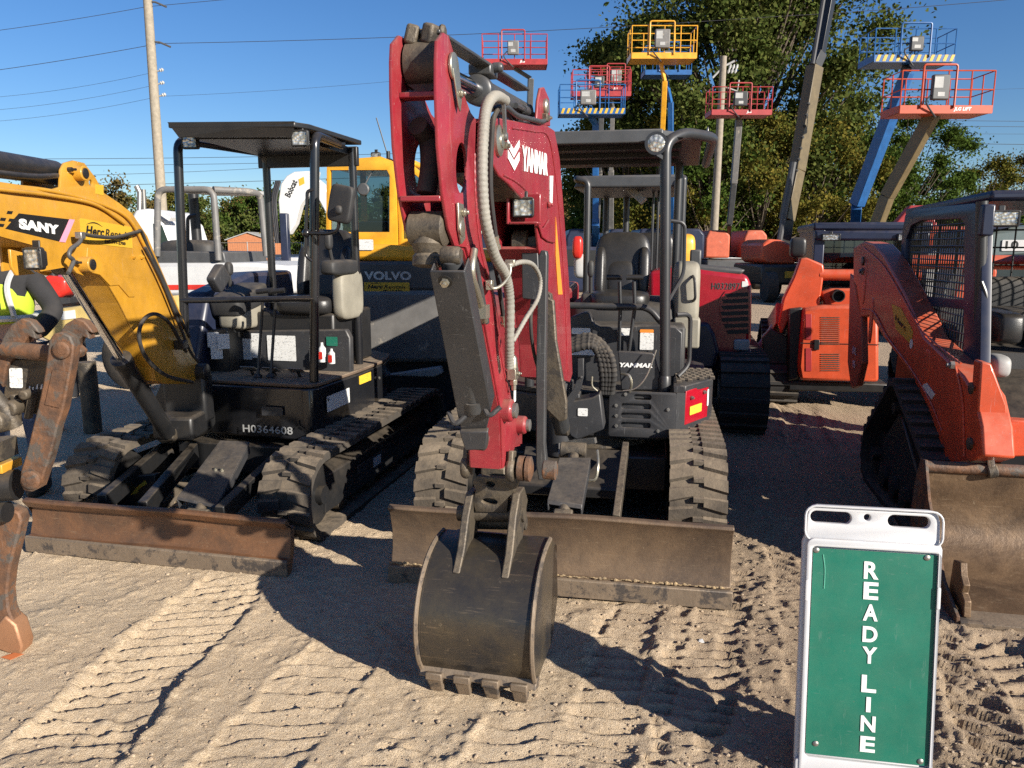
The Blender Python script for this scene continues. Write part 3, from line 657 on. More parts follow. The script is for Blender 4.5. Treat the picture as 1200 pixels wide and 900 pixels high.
def bolt(mb,p,d,r=.012,l=.01): p=V(p); d=V(d).normalized(); mb.cyl(p,p+d*l,r,n=6); mb.cyl(p,p+d*l*1.8,r*.55,n=8); return mb
def pinboss(mb,c,ax,r,l,cap=.012):
    c=V(c); ax=V(ax).normalized(); mb.lathe(c-ax*l/2,ax,[(0,r*.82),(.006,r),(l-.006,r),(l,r*.82)],24); return mb
def square_lamp(r,fr,c,w,h,d=.05,yaw=0,name='work_light',mt='black',parent=None):
    """square work light facing the front"""
    mb=MB(fr); Rz=Matrix.Rotation(R(yaw),3,'Z'); c=V(c); f=lambda *p: c+Rz@V(*p)
    o=[(x,z) for x,z in rrect(-w/2,w/2,-h/2,h/2,.012)]
    fr_=[f(x,0,z) for x,z in o]; mb.prism(fr_,Rz@V(0,d*.5,0)); bk=[f(x*.7,d*.5,z*.7) for x,z in o]; mb.prism(bk,Rz@V(0,d*.5,0))
    mb.beam(f(0,d*.5,0),f(0,d*.6,h*.8),.03,.008)
    a=part(name,mb,M[mt],r,bevel=.003); q=MB(fr); q.prism([f(x*.84,-.003,z*.84) for x,z in o],Rz@V(0,.004,0)); part('lens',q,M['lens'],a)
    q=MB(fr); ww=w*.42;hh=h*.42; b_=[f(sx_*ww,-.006,sz_*hh) for sx_,sz_ in ((-1,-1),(1,-1),(1,1),(-1,1))]
    q.tube([b_[0],b_[1],b_[2],b_[3]],.004,6,closed=True); part('bezel',q,M[mt],a); return a
def dozer(r,fr,w,h,mt,y=0.,name='blade',lab=None,caked=True):
    prof=[(0,.0),(-.012,.085),(.012,.09),(.035,.16),(.038,.24),(.012,h-.05),(-.018,h-.012),(-.012,h),(.012,h+.004),(.05,h-.06),(.075,.24),(.07,.14),(.045,.06),(.02,0)]
    n=18; mb=MB(fr); vs=[]
    for i in range(n+1):
        x=-w/2+w*i/n
        for a,b in prof: vs.append((x+.0*b,y+a+.004*math.sin(x*3.1)+.002*math.sin(x*11),b+.004*math.sin(x*5+1)))
    k=len(prof); fs=[(i*k+j,i*k+(j+1)%k,(i+1)*k+(j+1)%k,(i+1)*k+j) for i in range(n) for j in range(k)]; fs=[f[::-1] for f in fs]
    fs+= [tuple(range(k)),tuple(range(n*k+k-1,n*k-1,-1))]; mb.add(vs,fs); b=part(name,mb,mt,r,lab,bevel=.003,sharp=50)
    q=MB(fr); q.prism([(-w/2-.006,y-.012,-.004),(-w/2-.006,y-.028,.0),(-w/2-.006,y-.026,.082),(-w/2-.006,y-.012,.088)],(w+.012,0,0)); part('cutting_edge',q,M['edge'],b,bevel=.003)
    q=MB(fr); pts=[]
    rs=np.random.RandomState(int(w*100)); nn=160
    for i in range(nn): # bead of caked dirt on the weld line
        x=-w/2+w*(i+.5)/nn; s=.0015+.008*rs.rand()**3; q.add((iv*np.array([w/nn*1.1,s,s*(.7+.8*rs.rand())])+np.array([x,y-.012,.094+.006*rs.rand()])).tolist(),if_)
    if caked: part('caked_dirt',q,M['caked'],b)
    return b
def seat(r,fr,x,y,z,w,back_h,mt='vinyl'):
    mb=MB(fr); mb.super((x,y,z+.05),(w,.46,.13),.45); c=part('seat',mb,M[mt],r)
    mb=MB(fr); Rx=Matrix.Rotation(R(-12),3,'X'); mb.super((x,y+.25,z+back_h*.52),(w*.98,.13,back_h),.5,Rx); mb.super((x,y+.20,z+back_h*.36),(w*.55,.09,back_h*.55),.6,Rx)
    for sx_ in (-1,1): mb.super((x+sx_*w*.37,y+.20,z+back_h*.45),(w*.2,.15,back_h*.72),.6,Matrix.Rotation(R(-12),3,'X')@Matrix.Rotation(R(sx_*8),3,'Z'))
    part('backrest',mb,M[mt],r)
    mb=MB(fr)
    for i in range(5): mb.super((x,y+.02,z-.03-.03*i),(w*.72-.02*(i%2),.36-.02*(i%2),.032),.3,None,20,8)
    part('seat_suspension',mb,M['rubberd'],r)
def herc(r,fr,o,ux,uy,w,h,mt='ysticker',name='rental_sticker'):
    """yellow rental sticker with dark lettering"""
    o=V(o); ux=V(ux).normalized(); uy=V(uy).normalized(); uz=ux.cross(uy)
    s=sticker(r,fr,o+ux*w/2+uy*h/2,ux,uy,w,h,M[mt],name)
    mb=MB(fr); q=o+uz*.002
    lettering(mb,'Herc',q+ux*w*.08+uy*h*.36,ux,uy,h=h*.38,w=w*.34,bold=.03,shear=.25)
    lettering(mb,'Rentals',q+ux*w*.44+uy*h*.36,ux,uy,h=h*.36,w=w*.48,bold=.005,shear=.25)
    lettering(mb,'888-777-2700',q+ux*w*.42+uy*h*.10,ux,uy,h=h*.14,w=w*.42,bold=.02)
    a=[q+ux*w*(.10+.3*i/8)+uy*h*(.78+.10*math.sin(PI*i/8)) for i in range(9)]; b=[q+ux*w*(.10+.3*i/8)+uy*h*(.78+.15*math.sin(PI*i/8)) for i in range(9)]
    mb.prism(a+b[::-1],uz*.0015); part('lettering',mb,M['ink'],s); return s
def hydr(r,f,p0,p1,fr,rb,rr,name='hydraulic_cylinder',mt='cyl',lab=None):
    """barrel from p0 to fraction f, chrome rod to p1"""
    p0,p1=V(p0),V(p1); d=(p1-p0).normalized(); l=(p1-p0).length; m_=p0+d*l*fr
    mb=MB(f); mb.lathe(p0,d,[(-rb*.3,rb*.5),(0,rb*.9),(.02,rb),(l*fr-.05,rb),(l*fr-.05,rb*1.16),(l*fr-.008,rb*1.16),(l*fr,rb*.9)],28); b=part(name,mb,M[mt],r,lab)
    mb=MB(f); mb.cyl(m_-d*.02,p1-d*rb*.3,rr,n=22); part('rod',mb,M['chrome'],b)
    mb=MB(f); ax=d.orthogonal() if abs(d.x)>.8 else V(1,0,0); ax=(ax-d*ax.dot(d)).normalized(); pinboss(mb,p1,ax,rr*1.9,rb*1.5); part('rod_eye',mb,M['greasy'],b); mb=MB(f); pinboss(mb,p0-d*rb*.3,ax,rb*.8,rb*1.7); part('base_eye',mb,M['greasy'],b); return b
# ================================================================ crimson mini excavator in the middle
Y=Fr(.197,3.385,-10.4); B=Fr(.28,4.15,-13.4)
r=root('mini_excavator','crimson mini excavator in the middle, open charcoal canopy, bucket resting on the sand','excavator',Y,'mini excavators with open canopies')
ycirc=[(.72,.28,.28),(2.25,.29,.29)]
track(r,Y,.53,.81,ycirc,.098,lug=.02,mt=M['rubber_tan']); track(r,Y,-.81,-.53,ycirc,.098,lug=.02,mt=M['rubber_tan'],phase=.3)
mb=MB(Y); mb.box(-.52,.52,.95,2.1,.22,.42); mb.prism([(-.3,.7,.24),(.3,.7,.24),(.3,.95,.40),(-.3,.95,.40)],(0,0,.06)); part('undercarriage',mb,M['black'],r,bevel=.01)
mb=MB(Y); mb.cyl((.05,1.5,.40),(.05,1.5,.50),.40,n=40); part('slew_ring',mb,M['greasy'],r)
dozer(r,Y,1.6,.385,M['blade1'],lab='wide scraped brown dozer blade')
mb=MB(Y); mb.beam((-.36,1.0,.28),(-.40,.05,.2),.06,.09); part('blade_arm',mb,M['black'],r,bevel=.005)
a,b_=Y.Y(733,525,.75),Y.Y(722,612,.06); mb=MB(Y); mb.beam(a,b_,.035,.08); part('blade_arm',mb,M['greasy'],r,bevel=.004)
# guard plate over the blade cylinder
g_=[Y.Y(655,541,.42),Y.Y(692,541,.42),Y.Y(682,597,.10),Y.Y(641,591,.10)]
mb=MB(Y); mb.prism(g_,(0,.01,.02)); 
for i in (0,1): mb.prism([g_[i],g_[(3,2)[i]],V(g_[(3,2)[i]])+V(0,.01,-.05),V(g_[i])+V(0,.01,-.05)],(.008*(1 if i==0 else -1),0,0))
part('cylinder_guard',mb,M['char'],r,bevel=.003)
mb=MB(Y); mb.cyl(Y.Y(672,535,.55),Y.Y(660,602,.08),.03); pinboss(mb,Y.Y(660,604,.07),(1,0,0),.03,.09); pinboss(mb,Y.Y(672,528,.6),(1,0,0),.045,.14); part('blade_cylinder',mb,M['greasy'],r)
mb=MB(Y); mb.tube(catmull([Y.Y(700,528,.5),Y.Y(701,545,.42),Y.Y(698,561,.4),Y.Y(690,563,.4)]),.008,8); part('hose',mb,M['zinc'],r)
# house: lower body
plan=[(-.72,1.35),(-.30,1.12),(.30,1.02),(.46,1.03),(.56,1.08),(.74,1.27),(.78,1.6),(.78,2.3),(.6,2.62),(.2,2.78),(-.3,2.78),(-.62,2.6),(-.76,2.2)]
mb=MB(Y); mb.prism([(x,y,.50) for x,y in plan],(0,0,.24)); part('house_base',mb,M['char'],r,bevel=.012)
mb=MB(Y); mb.prism([(x*1.0+.005,y,.745) for x,y in plan],(0,0,.03)); part('floor_plate',mb,M['plastic'],r,bevel=.005)
# front bumper with slots
def slots(n,x0,x1,z0,dz,h): return [rrect(x0,x1,z0+i*dz,z0+i*dz+h,h*.35,3) for i in range(n)]
f0=Y.Y(713,511,1.0); f1=Y.Y(791,514,1.0); t0=Y.Y(713,458,1.0)
fw=f1[0]-f0[0]; fh=t0[2]-f0[2]
mb=MB(Y); sl=slots(4,.07,fw-.14,.055,.055,.032); sl[3]=rrect(.14,fw-.14,.055+.165,.055+.197,.012,3)
mb.plate((f0[0],1.012,f0[2]),(1,0,0),(0,0,1),rrect(0,fw,0,fh,.015),sl,.012,.002); bm_=part('bumper',mb,M['char'],r)
mb=MB(Y); mb.box(f0[0]+.03,f1[0]-.03,1.06,1.07,f0[2]+.02,t0[2]-.02); part('grille_backing',mb,M['ink'],bm_)
mb=MB(Y)
for a in slots(3,.09,fw-.18,.085,.055,.01): mb.box(f0[0]+a[6][0],f0[0]+a[0][0],1.03,1.05,f0[2]+a[6][1]-.003,f0[2]+a[0][1])
part('grille_bar',mb,M['dgrey'],bm_)
mb=MB(Y)
for px,py in ((722,475),(722,487),(722,499),(783,480),(771,505),(733,462)): bolt(mb,Y.Y(px,py,.999),(0,-1,0),.011,.006)
part('bolt',mb,M['steel'],bm_)
cp=[(f1[0],1.0),(f1[0]+.05,1.015),(.77,1.30),(.79,1.42)]
mb=MB(Y)
for i in range(3): mb.prism([(cp[i][0],cp[i][1],f0[2]),(cp[i+1][0],cp[i+1][1],f0[2]+.02*i),(cp[i+1][0],cp[i+1][1],t0[2]),(cp[i][0],cp[i][1],t0[2])],(-.012,.02,0))
part('corner_panel',mb,M['char'],bm_)
d_=(V(cp[2][0],cp[2][1],0)-V(cp[1][0],cp[1][1],0)).normalized(); n_=V(d_.y,-d_.x,0)
mb=MB(Y); p=V(cp[1][0],cp[1][1],f0[2]+.08)+d_*.0+n_*.004; mb.prism([p,p+d_*.285,p+d_*.29+V(0,0,.205),p+V(0,0,.195)],-n_*.008)
rs_=part('red_side_panel',mb,M['red2'],r,'bright red side panel with yellow sticker',bevel=.006)
sticker(rs_,Y,p+d_*.12+V(0,0,.075)+n_*.003,d_,(0,0,1),.15,.05,M['yprint'],'warning_sticker')
mb=MB(Y); bolt(mb,p+d_*.06+V(0,0,.15)+n_*.002,n_,.012); bolt(mb,p+d_*.22+V(0,0,.16)+n_*.002,n_,.012); part('bolt',mb,M['steel'],rs_)
sticker(rs_,Y,p+d_*.275+V(0,0,.12)+n_*.003,d_,(0,0,1),.018,.10,M['sticker'],'reflector')
# step tread
mb=MB(Y); st=[(f1[0]-.02,1.02),(f1[0]+.05,1.02),(.78,1.29),(.80,1.7),(.60,1.7),(.55,1.3)]
mb.prism([(x,y,t0[2]-.005) for x,y in st],(0,0,.045)); s_=part('step_tread',mb,M['char'],r,bevel=.006)
mb=MB(Y)
for i in range(6):
    for j in range(9):
        x=.53+.045*i+.02*(j%2); y=1.12+.06*j
        if x<.5+ (y-1.02)*.95+.02 and x<.79 and x>.56-.0*(y): mb.cbox((x,y,t0[2]+.045),(.03,.035,.018))
part('tread_block',mb,M['rubber'],s_,bevel=.003)
# front upright panel and control covers
pz0=.775
mb=MB(Y); pn=[(668,372),(684,366),(690,366),(697,380),(703,383),(772,381),(792,383),(800,390),(798,452),(664,448)]
traceY(mb,Y,1.42,pn,.10); pf_=part('front_panel',mb,M['char'],r,bevel=.008)
for px,py,ww,hh in ((786,418,.05,.24),(744,402,.14,.16),(683,400,.12,.20)): mb=MB(Y); c=Y.Y(px,py,1.416); mb.plate(V(c)-V(ww/2,0,hh/2),(1,0,0),(0,0,1),rrect(0,ww,0,hh,.012),(),.006); part('raised_panel',mb,M['char'],pf_,bevel=.002)
for px,py,pw,ph,mt in ((681,388,22,7,'print'),(685,404,30,6,'osticker'),(685,410,30,12,'print'),(732,389,17,9,'print'),(758,388,16,4,'osticker'),(758,400,16,20,'print'),(758,415,14,5,'yprint')):
    c=Y.Y(px,py,1.404); k=(Y.Y(px+1,py,1.404)[0]-c[0]); sticker(pf_,Y,c,FY[0],FY[1],pw*k,ph*k*1.02,M[mt],'warning_sticker')
mb=MB(Y); traceY(mb,Y,1.10,[(724,412),(766,414),(779,457),(728,457)],.05)
sk_=part('skirt_panel',mb,M['char'],r,bevel=.006)
mb=MB(Y); a=Y.Y(726,430,1.098); b_=Y.Y(765,424,1.098); lettering(mb,'YANMAR',a,(1,0,0),(0,0,1),w=b_[0]-a[0],h=.026,bold=.05,shear=.2); part('lettering',mb,M['wink'],sk_)
mb=MB(Y); mb.box(-.12,.62,1.5,2.5,pz0,1.12); mb.super((.22,2.2,1.1),(.75,.9,.3),.3); part('seat_plinth',mb,M['plastic'],r,bevel=.02)
mb=MB(Y); mb.box(.55,.72,1.75,2.3,.95,1.15); mb.super((.63,2.0,1.30),(.17,.5,.42),.35); cs_=part('side_console',mb,M['beige'],r,'beige side console right of the seat',bevel=.015)
mb=MB(Y); mb.tube(fillet([(.66,1.75,1.42),(.67,1.71,1.40),(.68,1.71,1.28),(.67,1.75,1.26)],.02),.009,8); part('grab_handle',mb,M['tube'],cs_)
mb=MB(Y); mb.super((.0,2.0,1.22),(.14,.42,.16),.35); mb.tube([(0,1.85,1.28),(0,1.82,1.42)],.012,8); mb.super((0,1.81,1.46),(.045,.06,.11),.7); part('joystick_console',mb,M['plastic'],r)
sx0=Y.Y(728,300,1.95)
seat(r,Y,sx0[0],1.95,1.20,.40,.50)
# rail, levers
mb=MB(Y); a=Y.Y(668,358,1.25); b_=Y.Y(760,360,1.25); mb.tube(fillet([a,b_,Y.Y(775,378,1.25)],.06,5),.020,12); part('guard_rail',mb,M['tube'],r)
for px0,px1 in ((725,731),(742,737)):
    mb=MB(Y); mb.tube([Y.Y(px1-6 if px0<735 else px1,411,1.30),Y.Y(px0+2,360,1.30),Y.Y(px0+1,330,1.30)],.0115,10); lv=part('travel_lever',mb,M['tube'],r)
    a=Y.Y(px0-14 if px0<735 else px0-8,325,1.30); b_=Y.Y(px0+4 if px0<735 else px0+12,325,1.30); q=MB(Y); q.tube([a,b_],.016,12); part('grip',q,M['vinyl'],lv)
# canopy
rf=[(650,166),(770,163),(770,172),(650,178)]
zr=2.20
mb=MB(Y); mb.prism([(-.52,1.08,zr),(.42,1.08,zr),(.66,1.35,zr),(.72,2.7,zr),(-.52,2.7,zr)],(0,0,.035)); mb.prism([(-.52,1.06,zr-.035),(.44,1.06,zr-.035),(.44,1.06,zr+.036),(-.52,1.06,zr+.036)],(0,.02,0))
ro=part('canopy_roof',mb,M['dgrey'],r,bevel=.008)
mb=MB(Y); mb.box(-.48,.55,1.12,2.66,zr-.006,zr-.002); part('roof_lining',mb,M['ink'],ro)  # lining and ribs: black paint, deepened so the colour carries the underside's shade
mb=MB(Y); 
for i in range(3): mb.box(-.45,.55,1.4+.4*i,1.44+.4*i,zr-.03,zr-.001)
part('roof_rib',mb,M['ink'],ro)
a=Y.Y(779,478,1.10); mb=MB(Y); top=Y.Y(779,196,1.10)
ps=fillet([a,(top[0],1.10,zr-.03),(top[0]+.10,1.20,zr+.03),(.73,1.42,zr+.03),(.76,2.6,zr)],.10,6); mb.tube(ps,.030,16); part('canopy_post',mb,M['tube'],r)
mb=MB(Y); mb.lathe(Y.Y(779,440,1.10),(0,0,-1),[(0,.031),(.01,.036),(.16,.038),(.17,.031)],16); part('post_socket',mb,M['tube'],r)
mb=MB(Y); mb.tube(fillet([(-.30,1.12,.78),(-.30,1.12,zr),(-.34,1.3,zr+.02),(-.40,2.6,zr)],.08,5),.028,12); part('canopy_post',mb,M['tube'],r)
for x in (-.42,.57): mb=MB(Y); mb.tube([(x,2.55,.78),(x,2.55,zr)],.03,12); part('canopy_post',mb,M['tube'],r)
mb=MB(Y); mb.tube(fillet([(.50,1.22,1.75),(.58,1.24,1.74),(.585,1.24,1.45),(.50,1.12,1.30)],.05),.011,8)
mb.tube(fillet([(.55,1.15,1.22),(.63,1.2,1.22),(.635,1.22,.92),(.57,1.16,.86)],.05),.013,8); part('grab_handle',mb,M['tube'],r)
lc=V(Y.Y(769,168,1.0)); mb=MB(Y); mb.lathe(lc+V(0,.07,0),(0,-1,0),[(0,.02),(.02,.035),(.05,.055),(.07,.061),(.078,.061),(.078,.052)],28); mb.beam(lc+V(0,.05,-.05),lc+V(.04,.09,-.07),.02,.02); la=part('work_light',mb,M['tube'],r,'round work light at the canopy corner')
mb=MB(Y); mb.lathe(lc,(0,-1,0),[(0,.052),(.006,.050),(.012,.035),(.014,.0)],28); part('lens',mb,M['lens'],la)
mb=MB(Y); mb.tube(circ(0,0,1,4) and [V(.70,1.5,zr+.06)+V(0,.018*math.cos(q),.018*math.sin(q)+.018) for q in [i*PI/6 for i in range(12)]],.005,6,closed=True); part('lifting_eye',mb,M['steel'],r)
# engine side body behind the boom (operator's right)
mb=MB(Y); mb.prism([(-.16,1.5,.78),(-.16,1.5,1.18),(-.16,1.75,1.30),(-.16,2.7,1.34),(-.16,2.75,.78)],(-.58,0,0)); part('engine_cover',mb,M['crimson'],r,bevel=.03)
# swing post
mb=MB(Y); traceY(mb,Y,.86,[(655,473),(671,470),(694,466),(703,461),(708,503),(676,516),(668,511),(662,495)],.16); sb=part('swing_bracket',mb,M['char'],r,bevel=.008)
sticker(sb,Y,Y.Y(683,483,.856),FY[0],FY[1],.055,.045,M['print'],'warning_sticker')
mb=MB(Y); mb.prism([Y.Y(px,py,.84) for px,py in ((677,421),(684,420),(684,441),(681,455),(673,470),(662,485),(658,474),(672,456),(677,442))],(0,.03,0)); bolt(mb,Y.Y(681,442,.83),(0,-1,0),.01); part('hook_bracket',mb,M['char'],sb,bevel=.004)
mb=MB(Y); mb.cyl((-.09,.93,.42),(-.09,.93,.86),.075,n=28); mb.box(-.2,.02,.93,1.2,.46,.54); mb.box(-.2,.02,.93,1.2,.72,.78); part('swing_post',mb,M['char'],r,bevel=.006)
mb=MB(Y); mb.beam(Y.Y(664,520,.8),Y.Y(698,516,.75),.03,.03); mb.beam(Y.Y(660,522,.75),Y.Y(660,535,.7),.05,.05); part('pin_plate',mb,M['steel'],sb)
# hose bundle
for k in range(4):
    mb=MB(Y); of=.026*k; pts=catmull([V(Y.Y(668,413,.95))+V(-.05,of,.0+of*.5),V(Y.Y(690,405,.95))+V(0,of-.02,of*.6),V(Y.Y(706,414,.95))+V(of*.8-.03,0,.01),V(Y.Y(712,436,.95))+V(of*.8-.03,.0,0),V(Y.Y(712,462,.95))+V(of*.6-.03,.05,0)],14)
    m_=len(pts); mb.tube(pts,0,10,rs=[.021+.0025*((i%3)-1) for i in range(m_)]); part('ribbed_hose',mb,M['rubberd'],r)
mb=MB(Y); mb.tube(catmull([Y.Y(728,438,1.0),Y.Y(737,440,.98),Y.Y(740,450,.98),Y.Y(738,459,1.0)]),.008,8); mb.tube(catmull([Y.Y(769,410,1.05),Y.Y(758,440,1.0),Y.Y(745,455,.98),Y.Y(730,458,.98)]),.004,6); part('grease_line',mb,M['zinc'],r)
mb=MB(Y); mb.tube(catmull([Y.Y(700,458,.84),Y.Y(694,452,.82),Y.Y(694,441,.82)]),.005,6); part('grease_line',mb,M['zinc'],r)
# ---- boom: side profile in the swung plane B, right face x=.10, left face x=-.10
rightface=[(584,138),(600,141),(641,147),(650,153),(656,185),(661,250),(667,330),(671,438),(668,448),(652,443),(651,405),(648,370),(640,318),(632,292),(629,262),(615,236),(597,216),(585,206),(577,190),(573,165),(576,146)]
prf=[B.X(px,py,.085) for px,py in rightface]
mb=MB(B); mb.prism(prf,(-.012,0,0)); mb.prism([(x-.158,y,z) for x,y,z in prf],(-.012,0,0))
bo=part('boom',mb,M['crimson'],r,bevel=.004)
def strip(mb,idx,w0,w1,th=.012):
    for a,b in zip(idx[:-1],idx[1:]):
        p,q=V(prf[a]),V(prf[b]); d=(q-p).normalized(); nn=V(0,-d.z,d.y)
        mb.add([(w0,p.y,p.z),(w1,p.y,p.z),(w1,q.y,q.z),(w0,q.y,q.z)]+[(w0,p.y+nn.y*th,p.z+nn.z*th),(w1,p.y+nn.y*th,p.z+nn.z*th),(w1,q.y+nn.y*th,q.z+nn.z*th),(w0,q.y+nn.y*th,q.z+nn.z*th)],[(0,1,2,3),(7,6,5,4),(0,4,5,1),(1,5,6,2),(2,6,7,3),(3,7,4,0)])
mb=MB(B); strip(mb,[0,1,2,3,4,5,6,7],-.075,.075,-.012); part('boom_web',mb,M['crimson'],bo)
mb=MB(B); strip(mb,[9,10,11,12,13],-.075,.075,-.012); part('boom_web',mb,M['crimson'],bo)
mb=MB(B); strip(mb,[15,16,17],-.075,.075,-.012); part('boom_underside',mb,M['greasy'],bo)
pinC=V(B.X(583,165,.085)); mb=MB(B); mb.lathe(pinC,(1,0,0),[(0,.046),(.009,.046),(.012,.038),(.014,.022),(.018,.020),(.020,.0)],30); bolt(mb,pinC+V(.010,.042,-.01),(1,0,0),.013,.011); part('pivot_pin',mb,M['zinc'],bo)
# link strap
mb=MB(B); a=V(B.X(590,112,.105)); b_=V(B.X(592,160,.105)); mb.beam(a,b_,.016,.009,up=(1,0,0)); pinboss(mb,b_,(1,0,0),.013,.015); part('hose_strap',mb,M['steel'],bo)
# emblem and lettering on the right face
def onface(px,py,x=.085): return V(B.X(px,py,x))
a=onface(611,200); b_=onface(641,206); top=onface(611,170); ux=(b_-a).normalized(); uy=(top-a).normalized(); 
mb=MB(B); lettering(mb,'YANMAR',a+V(.001,0,0),ux,uy,w=(b_-a).length,h=(top-a).length,bold=.045); part('lettering',mb,M['wink'],bo)
mb=MB(B)
for pl in ([(594,162),(601.7,175),(608.3,164),(608.3,172.5),(601.7,185),(595,172)],[(595,175.5),(602,188.5),(608.3,178),(608.3,188),(602.5,200),(595,185.5)]):
    mb.prism([onface(px,py,.0865) for px,py in pl],(.0015,0,0))
part('emblem',mb,M['wink'],bo)
mb=MB(B); pl=[onface(px,py,.0865) for px,py in ((651,254),(655,300),(659,345),(654,345),(651,300))]; mb.prism(pl,(.0015,0,0)); part('warning_sticker',mb,M['osticker'],bo)
mb=MB(B); pl=[onface(px,py,.0865) for px,py in ((644,206),(648,206),(647,240),(644,240))]; mb.prism(pl,(.0015,0,0)); part('warning_sticker',mb,M['print'],bo)
# arm cylinder ears + boom lamp
mb=MB(B); ear=[(629,146),(631,118),(634,103),(638,102),(644,116),(645,148)]
for x in (.085,-.073): mb.prism([ (x,)+tuple(B.X(px,py,.085)[1:]) for px,py in ear],(-.012,0,0))
e_=part('cylinder_ear',mb,M['crimson'],bo,bevel=.004); ec=V(B.X(638,125,.085)); mb=MB(B); pinboss(mb,ec,(1,0,0),.03,.03); bolt(mb,ec+V(.01,.02,-.04),(1,0,0),.010,.010); part('pin',mb,M['zinc'],e_)
mb=MB(B); br=[(629,225),(640,232),(644,250),(641,262),(634,267),(630,262)]
mb.prism([(.088,)+tuple(B.X(px,py,.085)[1:]) for px,py in br],(-.01,0,0))
bk=part('lamp_bracket',mb,M['crimson'],bo,bevel=.003)
mb=MB(B); br=[(628,262),(634,268),(641,257),(648,276),(648,285),(640,283),(633,278)]; mb.prism([(.088,)+tuple(B.X(px,py,.085)[1:]) for px,py in br],(.008,0,0)); bolt(mb,B.X(642,240,.09),(1,0,0),.013,.012); part('cylinder_boss',mb,M['crimson'],bo,bevel=.003)
lc=V(B.Y(613,243,-1.40)); square_lamp(bo,B,lc+V(0,-.0,0),.078,.072,.05,yaw=10,name='boom_light')
mb=MB(B); mb.box(lc.x-.052,lc.x+.052,lc.y+.05,lc.y+.06,lc.z-.05,lc.z+.05); mb.box(lc.x-.056,lc.x-.046,lc.y-.02,lc.y+.05,lc.z-.058,lc.z+.04); mb.box(lc.x-.045,lc.x+.056,lc.y-.02,lc.y+.049,lc.z-.058,lc.z-.050); part('lamp_housing',mb,M['crimson'],bo,bevel=.003)
# boom cylinder under its guards
p0=V(.0,-.02,.62); p1=V(0,-1.05,1.62); hydr(r,B,p0,p1,.62,.045,.025,'boom_cylinder')
mb=MB(B); q=[B.Y(px,py,p1.y-.03) for px,py in ((611,278),(629,276),(633,345),(633,352),(612,350))]; mb.prism(q,(0,.02,0)); part('cylinder_guard',mb,M['char'],r,bevel=.004)
mb=MB(B); q=[B.Y(px,py,p1.y+.05) for px,py in ((634,345),(649,352),(652,400),(664,470),(664,492),(655,495),(640,480))]; mb.prism(q,(0,.03,0)); part('cylinder_guard',mb,M['greasy'],r,bevel=.006)
# ---- arm (stick)
AX=.062
prR=[(520,38),(526,42),(532,62),(540,100),(552,132),(558,140),(557,175),(560,230),(566,290),(580,345),(590,415),(600,470),(612,500),(612,520),(604,522),(600,536)]
bk_=[V(B.X(px,py,AX)) for px,py in prR]
fr_=[V(B.X(px,py,AX)) for px,py in ((513,48),(512,70),(512,110),(514,170),(519,225),(526,268),(533,288))]
low=[V(AX,bk_[-1].y-.13,bk_[-1].z-.005),V(AX,bk_[11].y-.155,bk_[11].z),V(AX,bk_[9].y-.17,bk_[9].z),V(AX,bk_[8].y-.17,bk_[8].z)]
outl=bk_+low+fr_[::-1]
hole=[V(B.X(px,py,AX)) for px,py in [(541+6.5*math.cos(q),197+30*math.sin(q)) for q in [i*2*PI/20 for i in range(20)]]]
yz=lambda L_: [(v.y,v.z) for v in L_]
mb=MB(B)
for x in (AX-.009,-AX): mb.plate((x,0,0),(0,1,0),(0,0,1),yz(outl),[yz(hole)],.009,.002)
ar=part('arm',mb,M['crimson'],r)
def stripP(mb,L_,w0,w1,th):
    for p,q in zip(L_[:-1],L_[1:]):
        d=(q-p).normalized(); ny_,nz=-d.z*th,d.y*th
        mb.add([(w0,p.y,p.z),(w1,p.y,p.z),(w1,q.y,q.z),(w0,q.y,q.z),(w0,p.y+ny_,p.z+nz),(w1,p.y+ny_,p.z+nz),(w1,q.y+ny_,q.z+nz),(w0,q.y+ny_,q.z+nz)],[(0,1,2,3),(7,6,5,4),(0,4,5,1),(1,5,6,2),(2,6,7,3),(3,7,4,0)])
mb=MB(B); stripP(mb,bk_[7:],-AX+.008,AX-.008,.008); part('arm_web',mb,M['crimson'],ar)
mb=MB(B); stripP(mb,[fr_[-1]]+low[::-1],-AX+.008,AX-.008,-.008); part('arm_web',mb,M['crimson'],ar)
c=fr_[2]; W1=AX-.008
mb=MB(B); mb.beam((-W1,c.y+.07,c.z+.01),(W1,c.y+.07,c.z+.01),.05,.014); part('cross_plate',mb,M['crimson'],ar,bevel=.003)
mb=MB(B); mb.beam((-W1,fr_[4].y+.04,fr_[4].z-.015),(W1,fr_[4].y+.04,fr_[4].z-.015),.08,.014); part('cross_plate',mb,M['crimson'],ar,bevel=.003)
mb=MB(B); mb.tube(catmull([(-.02,fr_[3].y+.08,fr_[3].z+.06),(-.01,fr_[4].y+.10,fr_[4].z+.14),(.005,fr_[4].y+.07,fr_[4].z+.07),(.0,fr_[4].y+.05,fr_[4].z)]),.026,12); part('hose',mb,M['rubberd'],ar)
